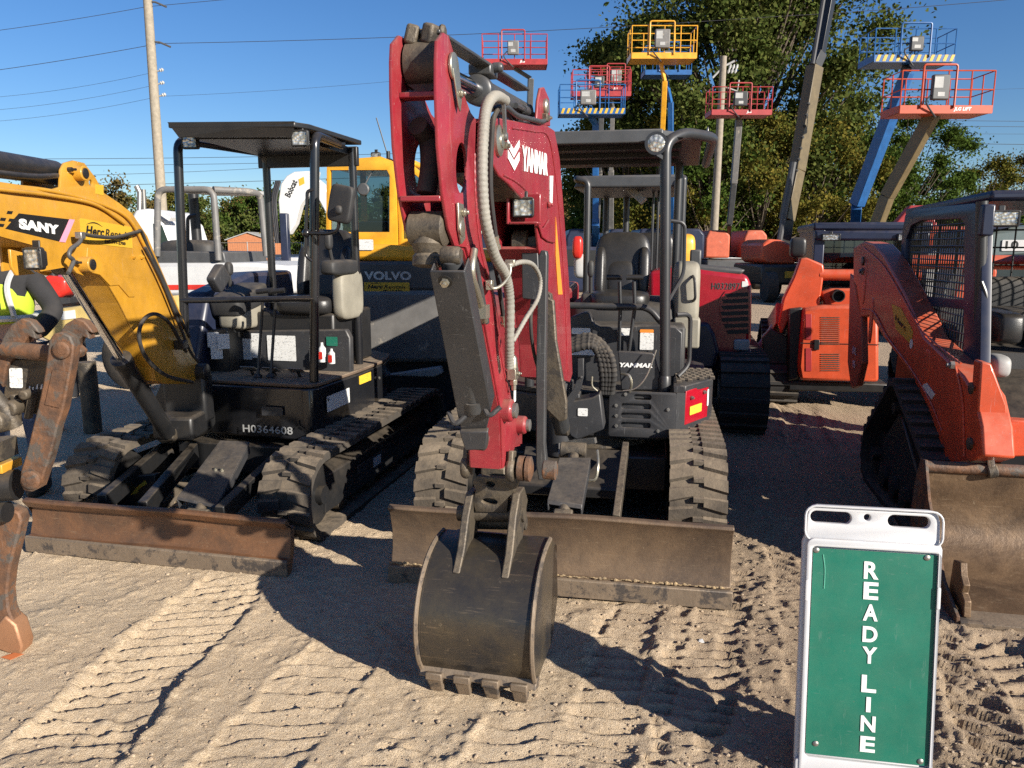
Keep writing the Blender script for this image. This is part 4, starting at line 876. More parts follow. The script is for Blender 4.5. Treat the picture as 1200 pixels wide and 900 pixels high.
# top pin with rod clevis
tp=V(B.X(529,78,AX)); tc=V(0,tp.y-.005,tp.z+.005)
mb=MB(B); mb.lathe((-.052,tc.y,tc.z),(1,0,0),[(0,.046),(.006,.058),(.098,.058),(.104,.046)],32); mb.prism([(x_,tc.y-.03,tc.z-.05) for x_ in (-.045,.045)]+[(.005,tc.y-.05,tc.z-.085)],(0,.04,0)); part('rod_clevis',mb,M['greasy'],ar)
mb=MB(B); 
for x in (-.036,.018): mb.cbox((x,tc.y-.01,tc.z+.068),(.034,.06,.05),Matrix.Rotation(.3 if x<0 else -.25,3,'Z')@Matrix.Rotation(.25,3,'Y'))
mb.cbox((-.008,tc.y+.015,tc.z+.078),(.085,.045,.022)); mb.cyl((.034,tc.y-.0,tc.z+.078),(.05,tc.y,tc.z+.078),.018,n=16); part('link_lug',mb,M['greasy'],ar,bevel=.008)
mb=MB(B); mb.lathe(tp+V(.002,-.0,.0),(1,0,0),[(0,.034),(.008,.034),(.010,.026),(.012,0)],28); mb.prism([tp+V(.008,-.025,-.01),tp+V(.008,.03,.0),tp+V(.008,.048,-.075),tp+V(.008,.035,-.105),tp+V(.008,.018,-.09)],(.005,0,0)); bolt(mb,tp+V(.012,.032,-.06),(1,0,0),.011,.009); part('pin_retainer',mb,M['zinc'],ar,bevel=.002)
# arm cylinder
p1=tc+V(0,0,-.0); p0=V(0,ec.y,ec.z-.02)
q_=hydr(r,B,p0,p1,.60,.040,.023,'arm_cylinder','cyl')
d_=(p1-p0).normalized(); u_=V(0,-d_.z,d_.y); u_=u_ if u_.z>0 else -u_
mb=MB(B); mb.beam(p1+u_*.075+d_*.02+V(.015,0,0),p0+u_*.085-d_*.0+V(.0,0,0),.055,.010); gp=part('cylinder_guard',mb,M['cyl'],q_,bevel=.003)
gm=p0.lerp(p1,.52)
mb=MB(B); mb.cbox(gm+u_*.065,(.075,.09,.035)); mb.lathe(gm+u_*.075+V(.03,0,0),(1,0,0),[(0,.016),(.03,.016),(.034,.011)],16); part('guard_clamp',mb,M['cyl'],q_,bevel=.008)
mb=MB(B); s_=V(.045,0,-.01); mb.tube(catmull([p0+s_+d_*.02,p0+s_+d_*.2,p0+s_+d_*.32]),.010,8); mb.lathe(p0+s_+d_*.12,d_,[(0,.014),(.03,.018),(.08,.014)],12); mb.tube(catmull([p0+s_+V(0,0,-.03)+d_*.02,p0+s_+V(0,0,-.035)+d_*.12,p0+s_+V(0,-.02,-.05)+d_*.22]),.012,8); part('hydraulic_line',mb,M['cyl'],q_)
mb=MB(B); mb.tube(fillet([B.X(576,128,.06),B.X(592,124,.09),B.X(606,136,.095),B.X(635,143,.095),B.X(644,138,.09)],.05,5),.009,10); part('hydraulic_line',mb,M['cyl'],bo)
mb=MB(B); mb.cbox(V(B.X(638,138,.09)),(.03,.035,.03)); part('line_fitting',mb,M['greasy'],bo,bevel=.004)
# lower pins of the plates
lp=V(B.X(537,255,AX)); mb=MB(B); mb.prism([lp+V(.003,-.028,.038),lp+V(.003,.02,.036),lp+V(.003,.034,-.055),lp+V(.003,.0,-.07),lp+V(.003,-.024,-.03)],(.007,0,0)); bolt(mb,lp+V(.010,.008,.014),(1,0,0),.012,.010); mb.lathe(lp+V(.009,-.0,-.028),(1,0,0),[(0,.023),(.004,.023),(.006,.015)],24); part('pin_retainer',mb,M['zinc'],ar,bevel=.002)
mb=MB(B); c=V(0,fr_[5].y+.02,fr_[5].z); pinboss(mb,c,(1,0,0),.046,.10); mb.lathe(c+V(0,-.0,-.02),(0,-.1,-1),[(0,.040),(.02,.046),(.045,.036),(.052,.042),(.075,.042),(.08,.028)],24); part('bucket_cylinder_base',mb,M['greasy'],ar)
# bucket cylinder with its long guard plate
gy=[-2.235,-2.235,-1.93,-1.90,-1.90,-1.93]
gu=[V(B.Y(px,py,yy)) for (px,py),yy in zip(((504,316),(545,316),(576,478),(571,500),(541,501),(537,486)),gy)]
nrm=(gu[1]-gu[0]).cross(gu[2]-gu[0]).normalized(); 
if nrm.y>0: nrm=-nrm
mb=MB(B); mb.prism(gu,nrm*.007)
mb.prism([gu[1],gu[1]-nrm*.05,gu[2]-nrm*.05,gu[2]],(-.006,0,0)); mb.prism([gu[0],gu[0]-nrm*.05,gu[5]-nrm*.045,gu[5]],(.006,0,0))
gq=part('cylinder_guard',mb,M['char'],r,'long charcoal guard plate over the bucket cylinder',bevel=.003)
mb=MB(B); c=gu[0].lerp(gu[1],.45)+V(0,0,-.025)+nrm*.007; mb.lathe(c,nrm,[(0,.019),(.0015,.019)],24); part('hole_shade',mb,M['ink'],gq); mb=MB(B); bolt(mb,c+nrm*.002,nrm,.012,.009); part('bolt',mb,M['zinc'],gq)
mb=MB(B); mb.prism([gu[4]+V(-.003,0,0),gu[3]+V(.006,0,0),gu[3]+V(-.004,.01,-.06),gu[4]+V(.012,.01,-.06)],nrm*.02); part('rod_cover',mb,M['char'],gq,bevel=.004)
for g0 in (gu[5]+V(-.006,0,-.015),gu[2]+V(-.004,0,-.01)): mb=MB(B); mb.tube(catmull([g0+V(-.025,0,.022),g0+nrm*.016,g0+V(.032,0,.015)]),.008,8); part('clamp',mb,M['char'],gq)
c0=gu[0].lerp(gu[1],.5)-nrm*.045; c1=gu[4].lerp(gu[3],.5)-nrm*.05+V(0,.02,-.085); hydr(r,B,c0,c1,.8,.030,.017,'bucket_cylinder')
mb=MB(B); mb.tube([B.X(553,288,AX-.0),V(B.X(570,378,AX))],.010,10); part('hydraulic_line',mb,M['cyl'],r)
mb=MB(B); mb.tube(catmull([B.X(556,292,AX+.01),B.X(553,320,AX+.012),B.X(562,352,AX+.01),B.X(568,376,AX)]),.011,10); mb.cbox(B.X(566,365,AX+.01),(.03,.045,.04)); part('hydraulic_line',mb,M['zinc'],r)
# spiral sleeve hose
hx=.12
h_=[B.X(592,118,.10),B.X(583,113,.11),B.X(575,116,hx),B.X(569,130,hx),B.X(566,160,hx),B.X(565,210,hx),B.X(569,260,hx),B.X(580,300,hx),B.X(592,322,hx),B.X(597,350,hx),B.X(597,400,.11),B.X(597,430,.10)]
pts=catmull(h_,26); mb=MB(B); m_=len(pts); mb.tube(pts,0,14,rs=[.0155+.0009*math.sin(i*1.9) for i in range(m_)]); part('sleeved_hose',mb,M['hose'],r,'grey spiral sleeved hose down the arm')
h2=[B.X(595,312,.13),B.X(612,307,.15),B.X(625,311,.15),B.X(633,328,.15),B.X(630,350,.15),B.X(615,375,.14),B.X(601,400,.115)]
pts=catmull(h2,22); mb=MB(B); mb.tube(pts,0,10,rs=[.0078+.0009*math.sin(i*1.9) for i in range(len(pts))]); part('sleeved_hose',mb,M['hose'],r)
mb=MB(B); c=V(B.X(601,438,.085)); mb.cbox(c,(.03,.045,.038)); mb.lathe(c+V(0,0,.02),(0,-.1,1),[(0,.018),(.035,.015),(.045,.010)],12); mb.lathe(c+V(.0,.008,-.02),(0,.1,-1),[(0,.015),(.02,.015),(.02,.009),(.04,.009)],6); bolt(mb,c+V(.015,.01,.0),(1,0,0),.008,.008); part('hose_fitting',mb,M['zinc'],r,bevel=.003)
mb=MB(B); mb.tube(catmull([B.X(573,332,.085),B.X(578,338,.10),B.X(588,334,.12),B.X(597,322,.135),B.X(598,309,.135)]),.0055,8); mb.cbox(V(B.X(574,334,.08)),(.02,.03,.03)); mb.cbox(V(B.X(598,308,.13)),(.03,.02,.02)); part('hose_fitting',mb,M['zinc'],r,bevel=.002)
# thin black pressure hoses with crimps, weld beads
for k,(pts_) in enumerate([
 [B.X(600,140,.0),B.X(590,128,.03),B.X(577,140,.075),B.X(572,175,.085),B.X(571,230,.085),B.X(576,285,.085),B.X(584,330,.085),B.X(590,372,.08)],
 [B.X(606,142,.0),B.X(594,124,.05),B.X(580,135,.095),B.X(576,170,.10),B.X(575,225,.10),B.X(581,280,.10)],
 [B.X(640,300,.0),B.X(628,330,.02),B.X(622,380,.03),B.X(630,430,.03),B.X(648,462,.05)],
 [B.X(646,320,.0),B.X(634,360,.0),B.X(630,410,.0),B.X(640,450,.02),B.X(660,470,.04)]]):
    mb=MB(B); mb.tube(catmull(pts_,10),.0075,8); hs_=part('pressure_hose',mb,M['rubberd'],r); mb=MB(B); d_=(V(pts_[-1])-V(pts_[-2])).normalized(); mb.lathe(V(pts_[-1])-d_*.01,d_,[(0,.010),(.03,.010),(.03,.013),(.042,.013)],8); part('crimp_fitting',mb,M['zinc'],hs_)
def weld(par,fr,pts,rad=.0035,mt='crimson'):
    P=catmull([V(p) for p in pts],14); mb=MB(fr); mb.tube(P,0,6,rs=[rad*(1+.35*math.sin(i*2.1)) for i in range(len(P))]); part('weld_bead',mb,M[mt],par)
weld(bo,B,[B.X(px,py,.086) for px,py in ((600,150),(625,154),(642,160),(650,200),(656,260),(661,330),(664,400),(665,436))])
weld(bo,B,[B.X(px,py,.086) for px,py in ((590,205),(606,214),(620,228),(632,250))])
weld(ar,B,[B.X(px,py,.063) for px,py in ((556,180),(557,230),(563,290),(576,345),(586,410),(596,462))])
sticker(ar,B,B.X(603,455,.066),(0,1,0),(0,0,1),.03,.10,M['print'])
# arm foot: bosses
for px,py,rr in ((596,480,.040),(612,497,.034)): 
    mb=MB(B); c=V(B.X(px,py,.075)); pinboss(mb,(0,c.y-.012,c.z),(1,0,0),rr,.19); part('arm_boss',mb,M['crimson'],ar,bevel=.004)
    mb=MB(B); mb.lathe((.095,c.y-.012,c.z),(1,0,0),[(0,rr*.66),(.012,rr*.66),(.015,rr*.45)],24); part('pin_end',mb,M['steel'],ar)
lk=V(B.X(603,548,.085))
for x in (.080,-.084):
    mb=MB(B); mb.beam((x,low[0].y+.06,low[0].z+.05),(x,lk.y-.03,lk.z),.02,.055); pinboss(mb,(x,lk.y-.03,lk.z),(1,0,0),.042,.03); part('tipping_link',mb,M['greasy'],r,bevel=.005)
mb=MB(B); c=V(B.X(613,549,.12)); mb.lathe((.105,c.y,c.z),(1,0,0),[(0,.045),(.02,.045),(.022,.03),(.026,.03),(.028,.045),(.042,.045),(.048,.028)],28); part('bushing',mb,M['rust'],r)
mb=MB(B); c=V(B.X(648,551,.22)); mb.lathe((.185,c.y,c.z),(1,0,0),[(0,.030),(.004,.034),(.045,.034),(.05,.022)],28); part('bushing',mb,M['rust'],r)
q=[B.Y(px,py,-1.30) for px,py in ((631,300),(634,293),(640,294),(641,300),(639,420),(638,520),(641,552),(640,563),(631,563),(628,545),(628,430))]
mb=MB(B); mb.prism(q,(0,.04,0)); part('side_bar',mb,M['cyl'],r,'long dark steel bar hanging behind the arm',bevel=.004)
q=[B.Y(px,py,-.95) for px,py in ((636,340),(645,345),(650,400),(657,470),(655,487),(644,490),(638,440))]
mb=MB(B); mb.prism(q,(0,.05,0)); bolt(mb,B.Y(650,395,-.96),(0,-1,0),.012,.015); part('cylinder_barrel',mb,M['greasy'],r,bevel=.006)
q_=B.wor((0,.07,0)); B2=Fr(q_[0],q_[1],B.deg)
# quick coupler / bucket crown
hn=V(0,-1.02,.60)
def bp(px,py,y): return V(B2.Y(px,py,y))
cy=-1.45
crown=[(562,555),(570,556),(598,558),(607,552),(612,558),(606,572),(598,580),(596,598),(560,597),(556,585),(560,572),(556,562)]
mb=MB(B2); mb.plate((0,cy,0),(1,0,0),(0,0,1),[(bp(px,py,cy).x,bp(px,py,cy).z) for px,py in crown],[[(bp(577,565,cy).x+.018*math.cos(a),bp(577,565,cy).z+.012*math.sin(a)) for a in [i*PI/6 for i in range(12)]],[(bp(576,585,cy).x+.032*math.cos(a),bp(576,585,cy).z+.013*math.sin(a)) for a in [i*PI/6 for i in range(12)]]],.03,.003); qc=part('coupler_plate',mb,M['greasy'],r)
mb=MB(B2); c=bp(577,586,cy); mb.cbox(c+V(0,.08,.05),(.10,.14,.16)); mb.lathe(c+V(-.1,.04,-.03),(1,0,0),[(0,.03),(.2,.03)],16); part('coupler_body',mb,M['greasy'],qc,bevel=.01)
# bucket: curved back towards the viewer, teeth on the ground
bl=V(B2.Y(496,720,-1.72)).x; br_=V(B2.Y(622,720,-1.72)).x
bz=V(B2.Y(560,640,-1.62)).z-.06
prof=[(-1.42,bz+.035),(-1.52,bz+.03),(-1.62,bz-.005),(-1.70,bz-.075),(-1.745,bz-.16),(-1.755,bz-.25),(-1.735,bz-.34),(-1.70,.07),(-1.69,.045)]
mb=MB(B2); th=.014; n_=len(prof); PP=[V(0,a,b) for a,b in catmull([V(a,b,0) for a,b in prof],4) and [(v.x,v.y) for v in catmull([V(a,b,0) for a,b in prof],4)]]
vs=[];m_=len(PP)
for i,p in enumerate(PP):
    a=PP[max(0,i-1)]; b=PP[min(m_-1,i+1)]; d=(b-a).normalized(); nn=V(0,d.z,-d.y)
    if nn.y>0: nn=-nn
    for x in (bl,br_): vs+= [(x,p.y,p.z),(x,p.y-nn.y*th,p.z-nn.z*th)]
fs=[]
for i in range(m_-1): k=4*i; fs+= [(k,k+2,k+6,k+4),(k+1,k+5,k+7,k+3),(k,k+4,k+5,k+1),(k+2,k+3,k+7,k+6)]
fs+= [(0,1,3,2),(4*m_-4,4*m_-2,4*m_-1,4*m_-3)]; mb.add(vs,fs)
bu=part('bucket',mb,M['bucket'],r,'scraped dark steel bucket with teeth down on the sand',sharp=50)
sp=[(-1.42,bz+.035)]+[(p.y,p.z) for p in PP[2:]]+[(-1.36,.05),(-1.24,.18),(-1.27,bz-.05)]
for x in (bl-.012,br_): mb=MB(B2); mb.plate((x,0,0),(0,1,0),(0,0,1),sp,(),.012,.002); part('side_plate',mb,M['bucket'],bu)
ed=[(p.y,p.z) for p in PP]
for x in (bl-.016,br_+.012): mb=MB(B2); mb.tube([(x,a-.006,b) for a,b in ed],.009,6); part('side_rim',mb,M['edge'],bu)
mb=MB(B2); mb.prism([(bl-.02,-1.705,.085),(bl-.02,-1.725,.05),(bl-.02,-1.67,.03),(bl-.02,-1.64,.06)],(br_-bl+.04,0,0)); part('lip',mb,M['edge'],bu,bevel=.004)
for i in range(4):
    x=bl+.04+(br_-bl-.08)*i/3; mb=MB(B2); mb.prism([(x-.032,-1.74,.075),(x+.032,-1.74,.075),(x+.032,-1.67,.055),(x-.032,-1.67,.055)],(0,.0,-.03)); mb.prism([(x-.03,-1.735,.05),(x+.03,-1.735,.05),(x+.024,-1.70,-.02),(x-.024,-1.70,-.02)],(0,.035,.008)); part('tooth',mb,M['edge'],bu,bevel=.005)
for px0,px1,px2 in ((546,532,541),(601,590,600)):
    a0=bp(px0-3,594,-1.50); a1=bp(px0+8,592,-1.50)
    xm=(a0.x+a1.x)/2; mb=MB(B2)
    mb.prism([(xm-.015,-1.34,a0.z-.02),(xm-.015,-1.40,a0.z+.05),(xm-.015,-1.48,a0.z+.05),(xm-.015,-1.54,a0.z-.02),(xm-.015,-1.60,bz+.03),(xm-.015,-1.665,bz-.035),(xm-.015,-1.63,bz-.035),(xm-.015,-1.45,bz+.0)],(.030,0,0)); part('hinge_ear',mb,M['greasy'],bu,bevel=.005)
a0=bp(546,602,-1.44); a1=bp(606,602,-1.44); mb=MB(B2); mb.cyl((a0.x-.03,-1.44,a0.z),(a1.x+.03,-1.44,a1.z),.030); mb.cyl((a0.x-.02,-1.37,a0.z-.06),(a1.x+.02,-1.37,a1.z-.06),.028); part('hinge_pin',mb,M['greasy'],bu)
mb=MB(B2); mb.box(bl+.002,br_-.002,-1.45,-1.30,bz-.02,bz-.008); part('top_plate',mb,M['bucket'],bu)
# ================================================================ amber mini excavator on the left
S=Fr(-1.845,3.745,-12.8); SBx=-1.90
r=root('mini_excavator','mini excavator on the left, amber boom, black canopy, rusty orange dozer blade','excavator',S,'mini excavators with open canopies')
sc_=[(.56,.232,.232),(2.45,.24,.24)]
track(r,S,.42,.71,sc_,.105,lug=.019,mt=M['rubber']); track(r,S,-.82,-.52,sc_,.105,lug=.019,mt=M['rubber_tan'],phase=.4)
mb=MB(S); mb.box(-.52,.40,.95,2.2,.20,.38); part('undercarriage',mb,M['black'],r,bevel=.01)
mb=MB(S); mb.cyl((-.1,1.6,.36),(-.1,1.6,.44),.38,n=36); part('slew_ring',mb,M['greasy'],r)
sticker(r,S,S.X(426,479,.702),(0,1,0),(0,0,1),.001,.001,M['print'])  if False else None
mb=MB(S); mb.prism([(.665,1.05,.16),(.665,1.5,.16),(.665,1.5,.26),(.665,1.05,.26)],(.004,0,0)); sp_=part('frame_plate',mb,M['char'],r,bevel=.003); sticker(sp_,S,(.6715,1.35,.215),(0,1,0),(0,0,1),.12,.06,M['print'])
dozer(r,S,1.52,.29,M['blade2'],lab='rusty orange brown dozer blade',caked=False)
for a,b_ in (((228,528,.85),(168,598,.08)),((325,540,.75),(258,604,.08)),((192,528,.9),(120,590,.10))):
    p,q=V(S.Y(a[0],a[1],a[2])),V(S.Y(b_[0],b_[1],b_[2])); mb=MB(S); mb.beam(p,q,.05,.10); part('blade_arm',mb,M['black'],r,bevel=.006)
g_=[V(S.Y(257,519,.62)),V(S.Y(292,521,.62)),V(S.Y(253,596,.12)),V(S.Y(207,586,.12))]
mb=MB(S); mb.prism(g_,(0,.008,.015)); mb.prism([g_[0],g_[3],g_[3]+V(0,.01,-.05),g_[0]+V(0,.01,-.05)],(.006,0,0)); mb.prism([g_[1],g_[2],g_[2]+V(0,.01,-.05),g_[1]+V(0,.01,-.05)],(-.006,0,0)); cg=part('cylinder_guard',mb,M['char'],r,bevel=.003)
mb=MB(S); c=(g_[0]+g_[1]+g_[2]+g_[3])*.25; n_=(g_[1]-g_[0]).cross(g_[3]-g_[0]).normalized(); n_=n_ if n_.z>0 else -n_; bolt(mb,c+n_*.012,n_,.012); bolt(mb,c+n_*.012+V(.04,0,0),n_,.012); part('bolt',mb,M['zinc'],cg)
mb=MB(S); mb.cyl(S.Y(250,560,.45),S.Y(232,604,.06),.03); pinboss(mb,S.Y(232,604,.07),(1,0,0),.035,.12); part('blade_cylinder',mb,M['greasy'],r)
mb=MB(S); q=[S.Y(px,py,.45) for px,py in ((153,580),(160,571),(170,563),(172,567),(163,573),(161,578))]; mb.prism(q,(0,.002,0)); part('arrow_sticker',mb,M['ysticker'],r,'yellow arrow sticker')
mb=MB(S); mb.prism([S.Y(px,py,.453) for px,py in ((140,560),(182,556),(178,592),(142,596))],(0,.05,0)); part('side_plate',mb,M['black'],r,bevel=.004)
# house
plan=[(-.66,1.25),(-.30,1.02),(.34,.98),(.40,1.0),(.43,1.06),(.45,1.6),(.44,2.1),(.36,2.4),(.1,2.62),(-.3,2.66),(-.6,2.5),(-.7,2.1)]
mb=MB(S); mb.prism([(x,y,.42) for x,y in plan],(0,0,.33)); hb=part('house_base',mb,M['gloss'],r,bevel=.014)
mb=MB(S); mb.prism([(x*1.01,y,.755) for x,y in plan],(0,0,.02)); part('floor_plate',mb,mat('dusty_floor_mat',(.12,.08,.055),.85,dust=.8,bump=.4,bscale=70),r,bevel=.004)
# opening, number, star cut-out, plates on the front face
fy=.975
mb=MB(S); a=S.Y(285,506,fy); b_=S.Y(343,506,fy); lettering(mb,'H0364608',(a[0],fy-.0,a[2]-.0),(1,0,0),(0,0,1),w=b_[0]-a[0],h=.048,bold=.01); o=part('lettering',mb,M['lgrey'],hb)
c=S.Y(322,482,fy); mb=MB(S); mb.plate((c[0]-.085,fy-.004,c[2]-.028),(1,0,0),(0,0,1),rrect(0,.14,0,.056,.004),(),.004); o=part('data_plate',mb,M['char'],hb); sticker(o,S,(c[0]+.02,fy-.006,c[2]),FY[0],FY[1],.07,.046,M['print'])
c=V(S.Y(351,499,fy)); mb=MB(S)
for k in range(3): a=PI/2+k*2*PI/3; d=V(math.cos(a),0,math.sin(a)); mb.beam(c+V(0,-.003,0),c+V(0,-.003,0)+d*.035,.004,.009)
part('star_cutout',mb,M['ink'],hb)
mb=MB(S); q=[(.436,S.X(px,py,.44)[1],S.X(px,py,.44)[2]) for px,py in ((389,475),(422,463),(422,482),(389,493))]
d0=V(q[1])-V(q[0]); sticker(hb,S,(.452,1.27,.63),(0,1,0),(0,0,1),.33,.10,M['print']); 
sticker(hb,S,(.452,1.70,.70),(0,1,0),(0,0,1),.20,.06,M['yprint'])
mb=MB(S); 
for y in (1.12,1.95): bolt(mb,(.45,y,.66),(1,0,0),.012,.006)
part('bolt',mb,M['steel'],hb)
mb=MB(S); traceY(mb,S,.93,[(188,448),(222,450),(240,460),(243,500),(232,512),(190,522),(172,505),(178,470)],.14); part('boom_mount',mb,M['black'],r,bevel=.012)
mb=MB(S)
for i in range(3): mb.tube(catmull([V(S.Y(228,470+8*i,.94)),V(S.Y(235,466+8*i,.90)),V(S.Y(240,475+8*i,.93))]),.009,8)
part('hose_coupling',mb,M['steel'],r)
# panel under the seat with stickers and pedals
mb=MB(S); traceY(mb,S,1.50,[(276,388),(405,386),(410,396),(411,440),(408,444),(276,440)],.06); fp=part('front_panel',mb,M['char'],r,bevel=.01)
mb=MB(S); mb.box(-.45,.30,1.56,2.2,.78,1.16); part('seat_plinth',mb,M['black'],r,bevel=.02)
for px,py,w_,h_,mt in ((330,408,33,27,'print'),(287,409,16,22,'print'),(300,405,10,26,'print'),(389,400,13,10,'green')):
    c=S.Y(px,py,1.494); k=S.Y(px+1,py,1.494)[0]-c[0]; sticker(fp,S,c,FY[0],FY[1],w_*k,h_*k,M[mt])
for px,py,rr,hh in ((378,424,.025,.13),(389,426,.022,.10)):
    c=V(S.Y(px,py,1.44)); mb=MB(S); mb.lathe(c,(0,0,1),[(0,rr),(hh*.7,rr),(hh*.85,rr*.4),(hh,rr*.35)],16); o=part('spray_bottle',mb,M['white'],r); sticker(o,S,c+V(0,-rr-.001,hh*.35),FY[0],FY[1],.028,.05,M['redp'])
for px,py,a in ((250,398,.12),(254,412,.10),(262,400,.05)):
    mb=MB(S); c=V(S.Y(px,py,1.30)); sticker(r,S,c,(1,.5,0),(0,0,1),.075,.10,M['print'],'instruction_sticker')
mb=MB(S); traceY(mb,S,1.32,[(238,388),(266,384),(270,440),(240,440)],.2); part('side_panel',mb,M['black'],r,bevel=.008)
for px,py in ((292,432),(318,433),(347,434)):
    mb=MB(S); c=V(S.Y(px,py,1.20)); mb.cbox(c,(.10,.07,.008),Matrix.Rotation(R(-30),3,'X')); pd=part('pedal',mb,M['steel'],r,bevel=.003); mb=MB(S); mb.beam(c+V(0,.02,-.01),c+V(.01,.08,-.12),.014,.014); part('pedal_stem',mb,M['black'],pd)
for px in (303,318):
    mb=MB(S); a=V(S.Y(px,450,1.15)); mb.lathe(a,(0,0,1),[(0,.035),(.02,.03),(.025,.034),(.045,.026),(.05,.03),(.07,.018)],16); mb.tube([a+V(0,0,.06),V(S.Y(px+2,400,1.2)),V(S.Y(px+5,352,1.2))],.010,8); lv=part('travel_lever',mb,M['black'],r); mb=MB(S); mb.tube([V(S.Y(px-2,342,1.2)),V(S.Y(px+16,340,1.2))],.017,12); part('grip',mb,M['vinyl'],lv)
c=S.Y(372,300,1.78); seat(r,S,c[0]-.01,1.72,1.16,.42,.56)
mb=MB(S); mb.super((c[0]+.24,1.74,1.28),(.10,.36,.34),.45); part('side_console',mb,M['beige'],r)
mb=MB(S); mb.super((c[0]+.25,1.60,1.47),(.12,.40,.10),.4); mb.tube([(c[0]+.25,1.5,1.48),(c[0]+.25,1.46,1.6)],.012,8); mb.super((c[0]+.25,1.45,1.64),(.05,.06,.11),.7); part('joystick_console',mb,M['plastic'],r)
mb=MB(S); c2=V(S.Y(262,348,1.45)); mb.super(c2+V(.06,.1,-.02),(.24,.42,.14),.3,Matrix.Rotation(R(14),3,'X')); mb.tube([V(S.Y(270,335,1.45)),V(S.Y(268,322,1.43))],.014,8); mb.super(V(S.Y(268,315,1.43)),(.05,.06,.09),.7); part('joystick_console',mb,M['plastic'],r)
mb=MB(S); mb.super(V(S.Y(256,326,1.30)),(.07,.16,.13),.3,Matrix.Rotation(R(40),3,'X')); part('monitor',mb,M['char'],r)
mb=MB(S); mb.super(c2+V(.08,.1,-.14),(.20,.36,.16),.4); part('console_cover',mb,M['beige'],r)
# fender panel to the left
mb=MB(S); mb.prism([(-.50,1.15,.78),(-.50,1.35,1.30),(-.50,1.9,1.42),(-.50,2.5,1.42),(-.50,2.6,.78)],(-.18,0,0)); part('engine_cover',mb,M['navy'],r,bevel=.03)
# canopy
zr=2.28
A_,B_,C_=V(S.Z(197,150,zr)),V(S.Z(345,149,zr)),V(S.Z(424,170,zr)); D_=A_+(C_-B_)*1.0
mb=MB(S); mb.prism([A_,B_,B_.lerp(C_,.12)+V(.04,0,0),C_,D_,A_.lerp(D_,.1)],(0,0,.03)); ro=part('canopy_roof',mb,M['black'],r,bevel=.006)
mb=MB(S); mb.prism([A_+V(0,-.004,.032),B_+V(0,-.004,.032),B_+V(-.03,.02,-.05),A_+V(.05,.02,-.05)],(0,.015,0)); part('roof_lip',mb,M['black'],ro)
for k in range(3): mb=MB(S); q0=A_.lerp(D_,.3+.25*k); q1=B_.lerp(C_,.3+.25*k); mb.beam(q0+V(.08,0,-.015),q1+V(-.04,0,-.015),.05,.03); part('roof_rib',mb,M['black'],ro,bevel=.004)
mb=MB(S); xa=S.Y(304,195,1.85)[0]; xb=S.Y(420,195,1.85)[0]; mb.box(xa,xb,1.83,1.87,S.Y(360,196,1.85)[2],zr); part('rear_beam',mb,M['black'],ro,bevel=.006)
mb=MB(S); mb.prism([A_+V(.10,.10,-.002),B_+V(-.06,.10,-.002),(xb-.06,1.83,zr-.002),(xa+.04,1.83,zr-.002)],(0,0,-.05)); part('roof_lining',mb,M['black'],ro)
def tubeS(nm,pts,rad,mt='gloss',rr=.08): mb=MB(S); mb.tube(fillet(pts,rr,6),rad,16); return part(nm,mb,M[mt],r)
FRb,FRt=V(S.Y(368,472,1.08)),V(S.Y(370,185,1.08)); tubeS('canopy_post',[FRb,V(FRt.x,1.08,zr-.03),V(C_.x-.06,1.55,zr-.02),C_+V(-.05,-.2,-.02)],.028)
RLx=S.Y(312,195,1.85)[0]-.04; FLt=V(S.Y(209,178,1.08)); FLb=V(S.Y(212,352,1.08)); tubeS('canopy_post',[V(FLb.x,1.08,.77),V(FLt.x,1.08,zr-.03),V(FLt.x+.02,1.4,zr-.02),V(RLx,1.85,zr-.02)],.028)
RRt=V(S.Y(413,190,1.85)); tubeS('canopy_post',[(RRt.x,1.85,.6),(RRt.x,1.85,zr-.01)],.027)
RLt=V(S.Y(312,195,1.85)); tubeS('canopy_post',[(RLt.x,1.85,.77),(RLt.x,1.85,zr-.06),(RLt.x-.04,1.80,zr-.01)],.027)
mb=MB(S); mb.tube([S.Y(212,352,1.07),S.Y(369,350,1.07)],.02,12); part('guard_rail',mb,M['gloss'],r)
tubeS('grab_handle',[S.Y(368,222,1.06),S.Y(360,224,1.05),S.Y(358,300,1.05),S.Y(366,306,1.06)],.010,'gloss',.03)
# mirror
mb=MB(S); c=V(S.Y(359,273,1.04)); mb.super(c,(.05,.05,.05),1); mb.tube(fillet([c,V(S.Y(385,274,1.0)),V(S.Y(397,270,.98)),V(S.Y(397,250,.97))],.04),.011,10); mm=part('mirror_arm',mb,M['gloss'],r)
mc=V(S.Y(400,239,.98)); Mr=Matrix.Rotation(R(12),3,'Y')@Matrix.Rotation(R(-10),3,'Z'); mb=MB(S); mb.super(mc,(.155,.05,.215),.35,Mr); mb.super(V(S.Y(397,246,.95)),(.045,.04,.05),.8); part('mirror_housing',mb,M['plastic'],mm)
for px,py in ((222,165),(351,162)): square_lamp(r,S,S.Y(px,py,1.0),.105,.095,.05,yaw=8)
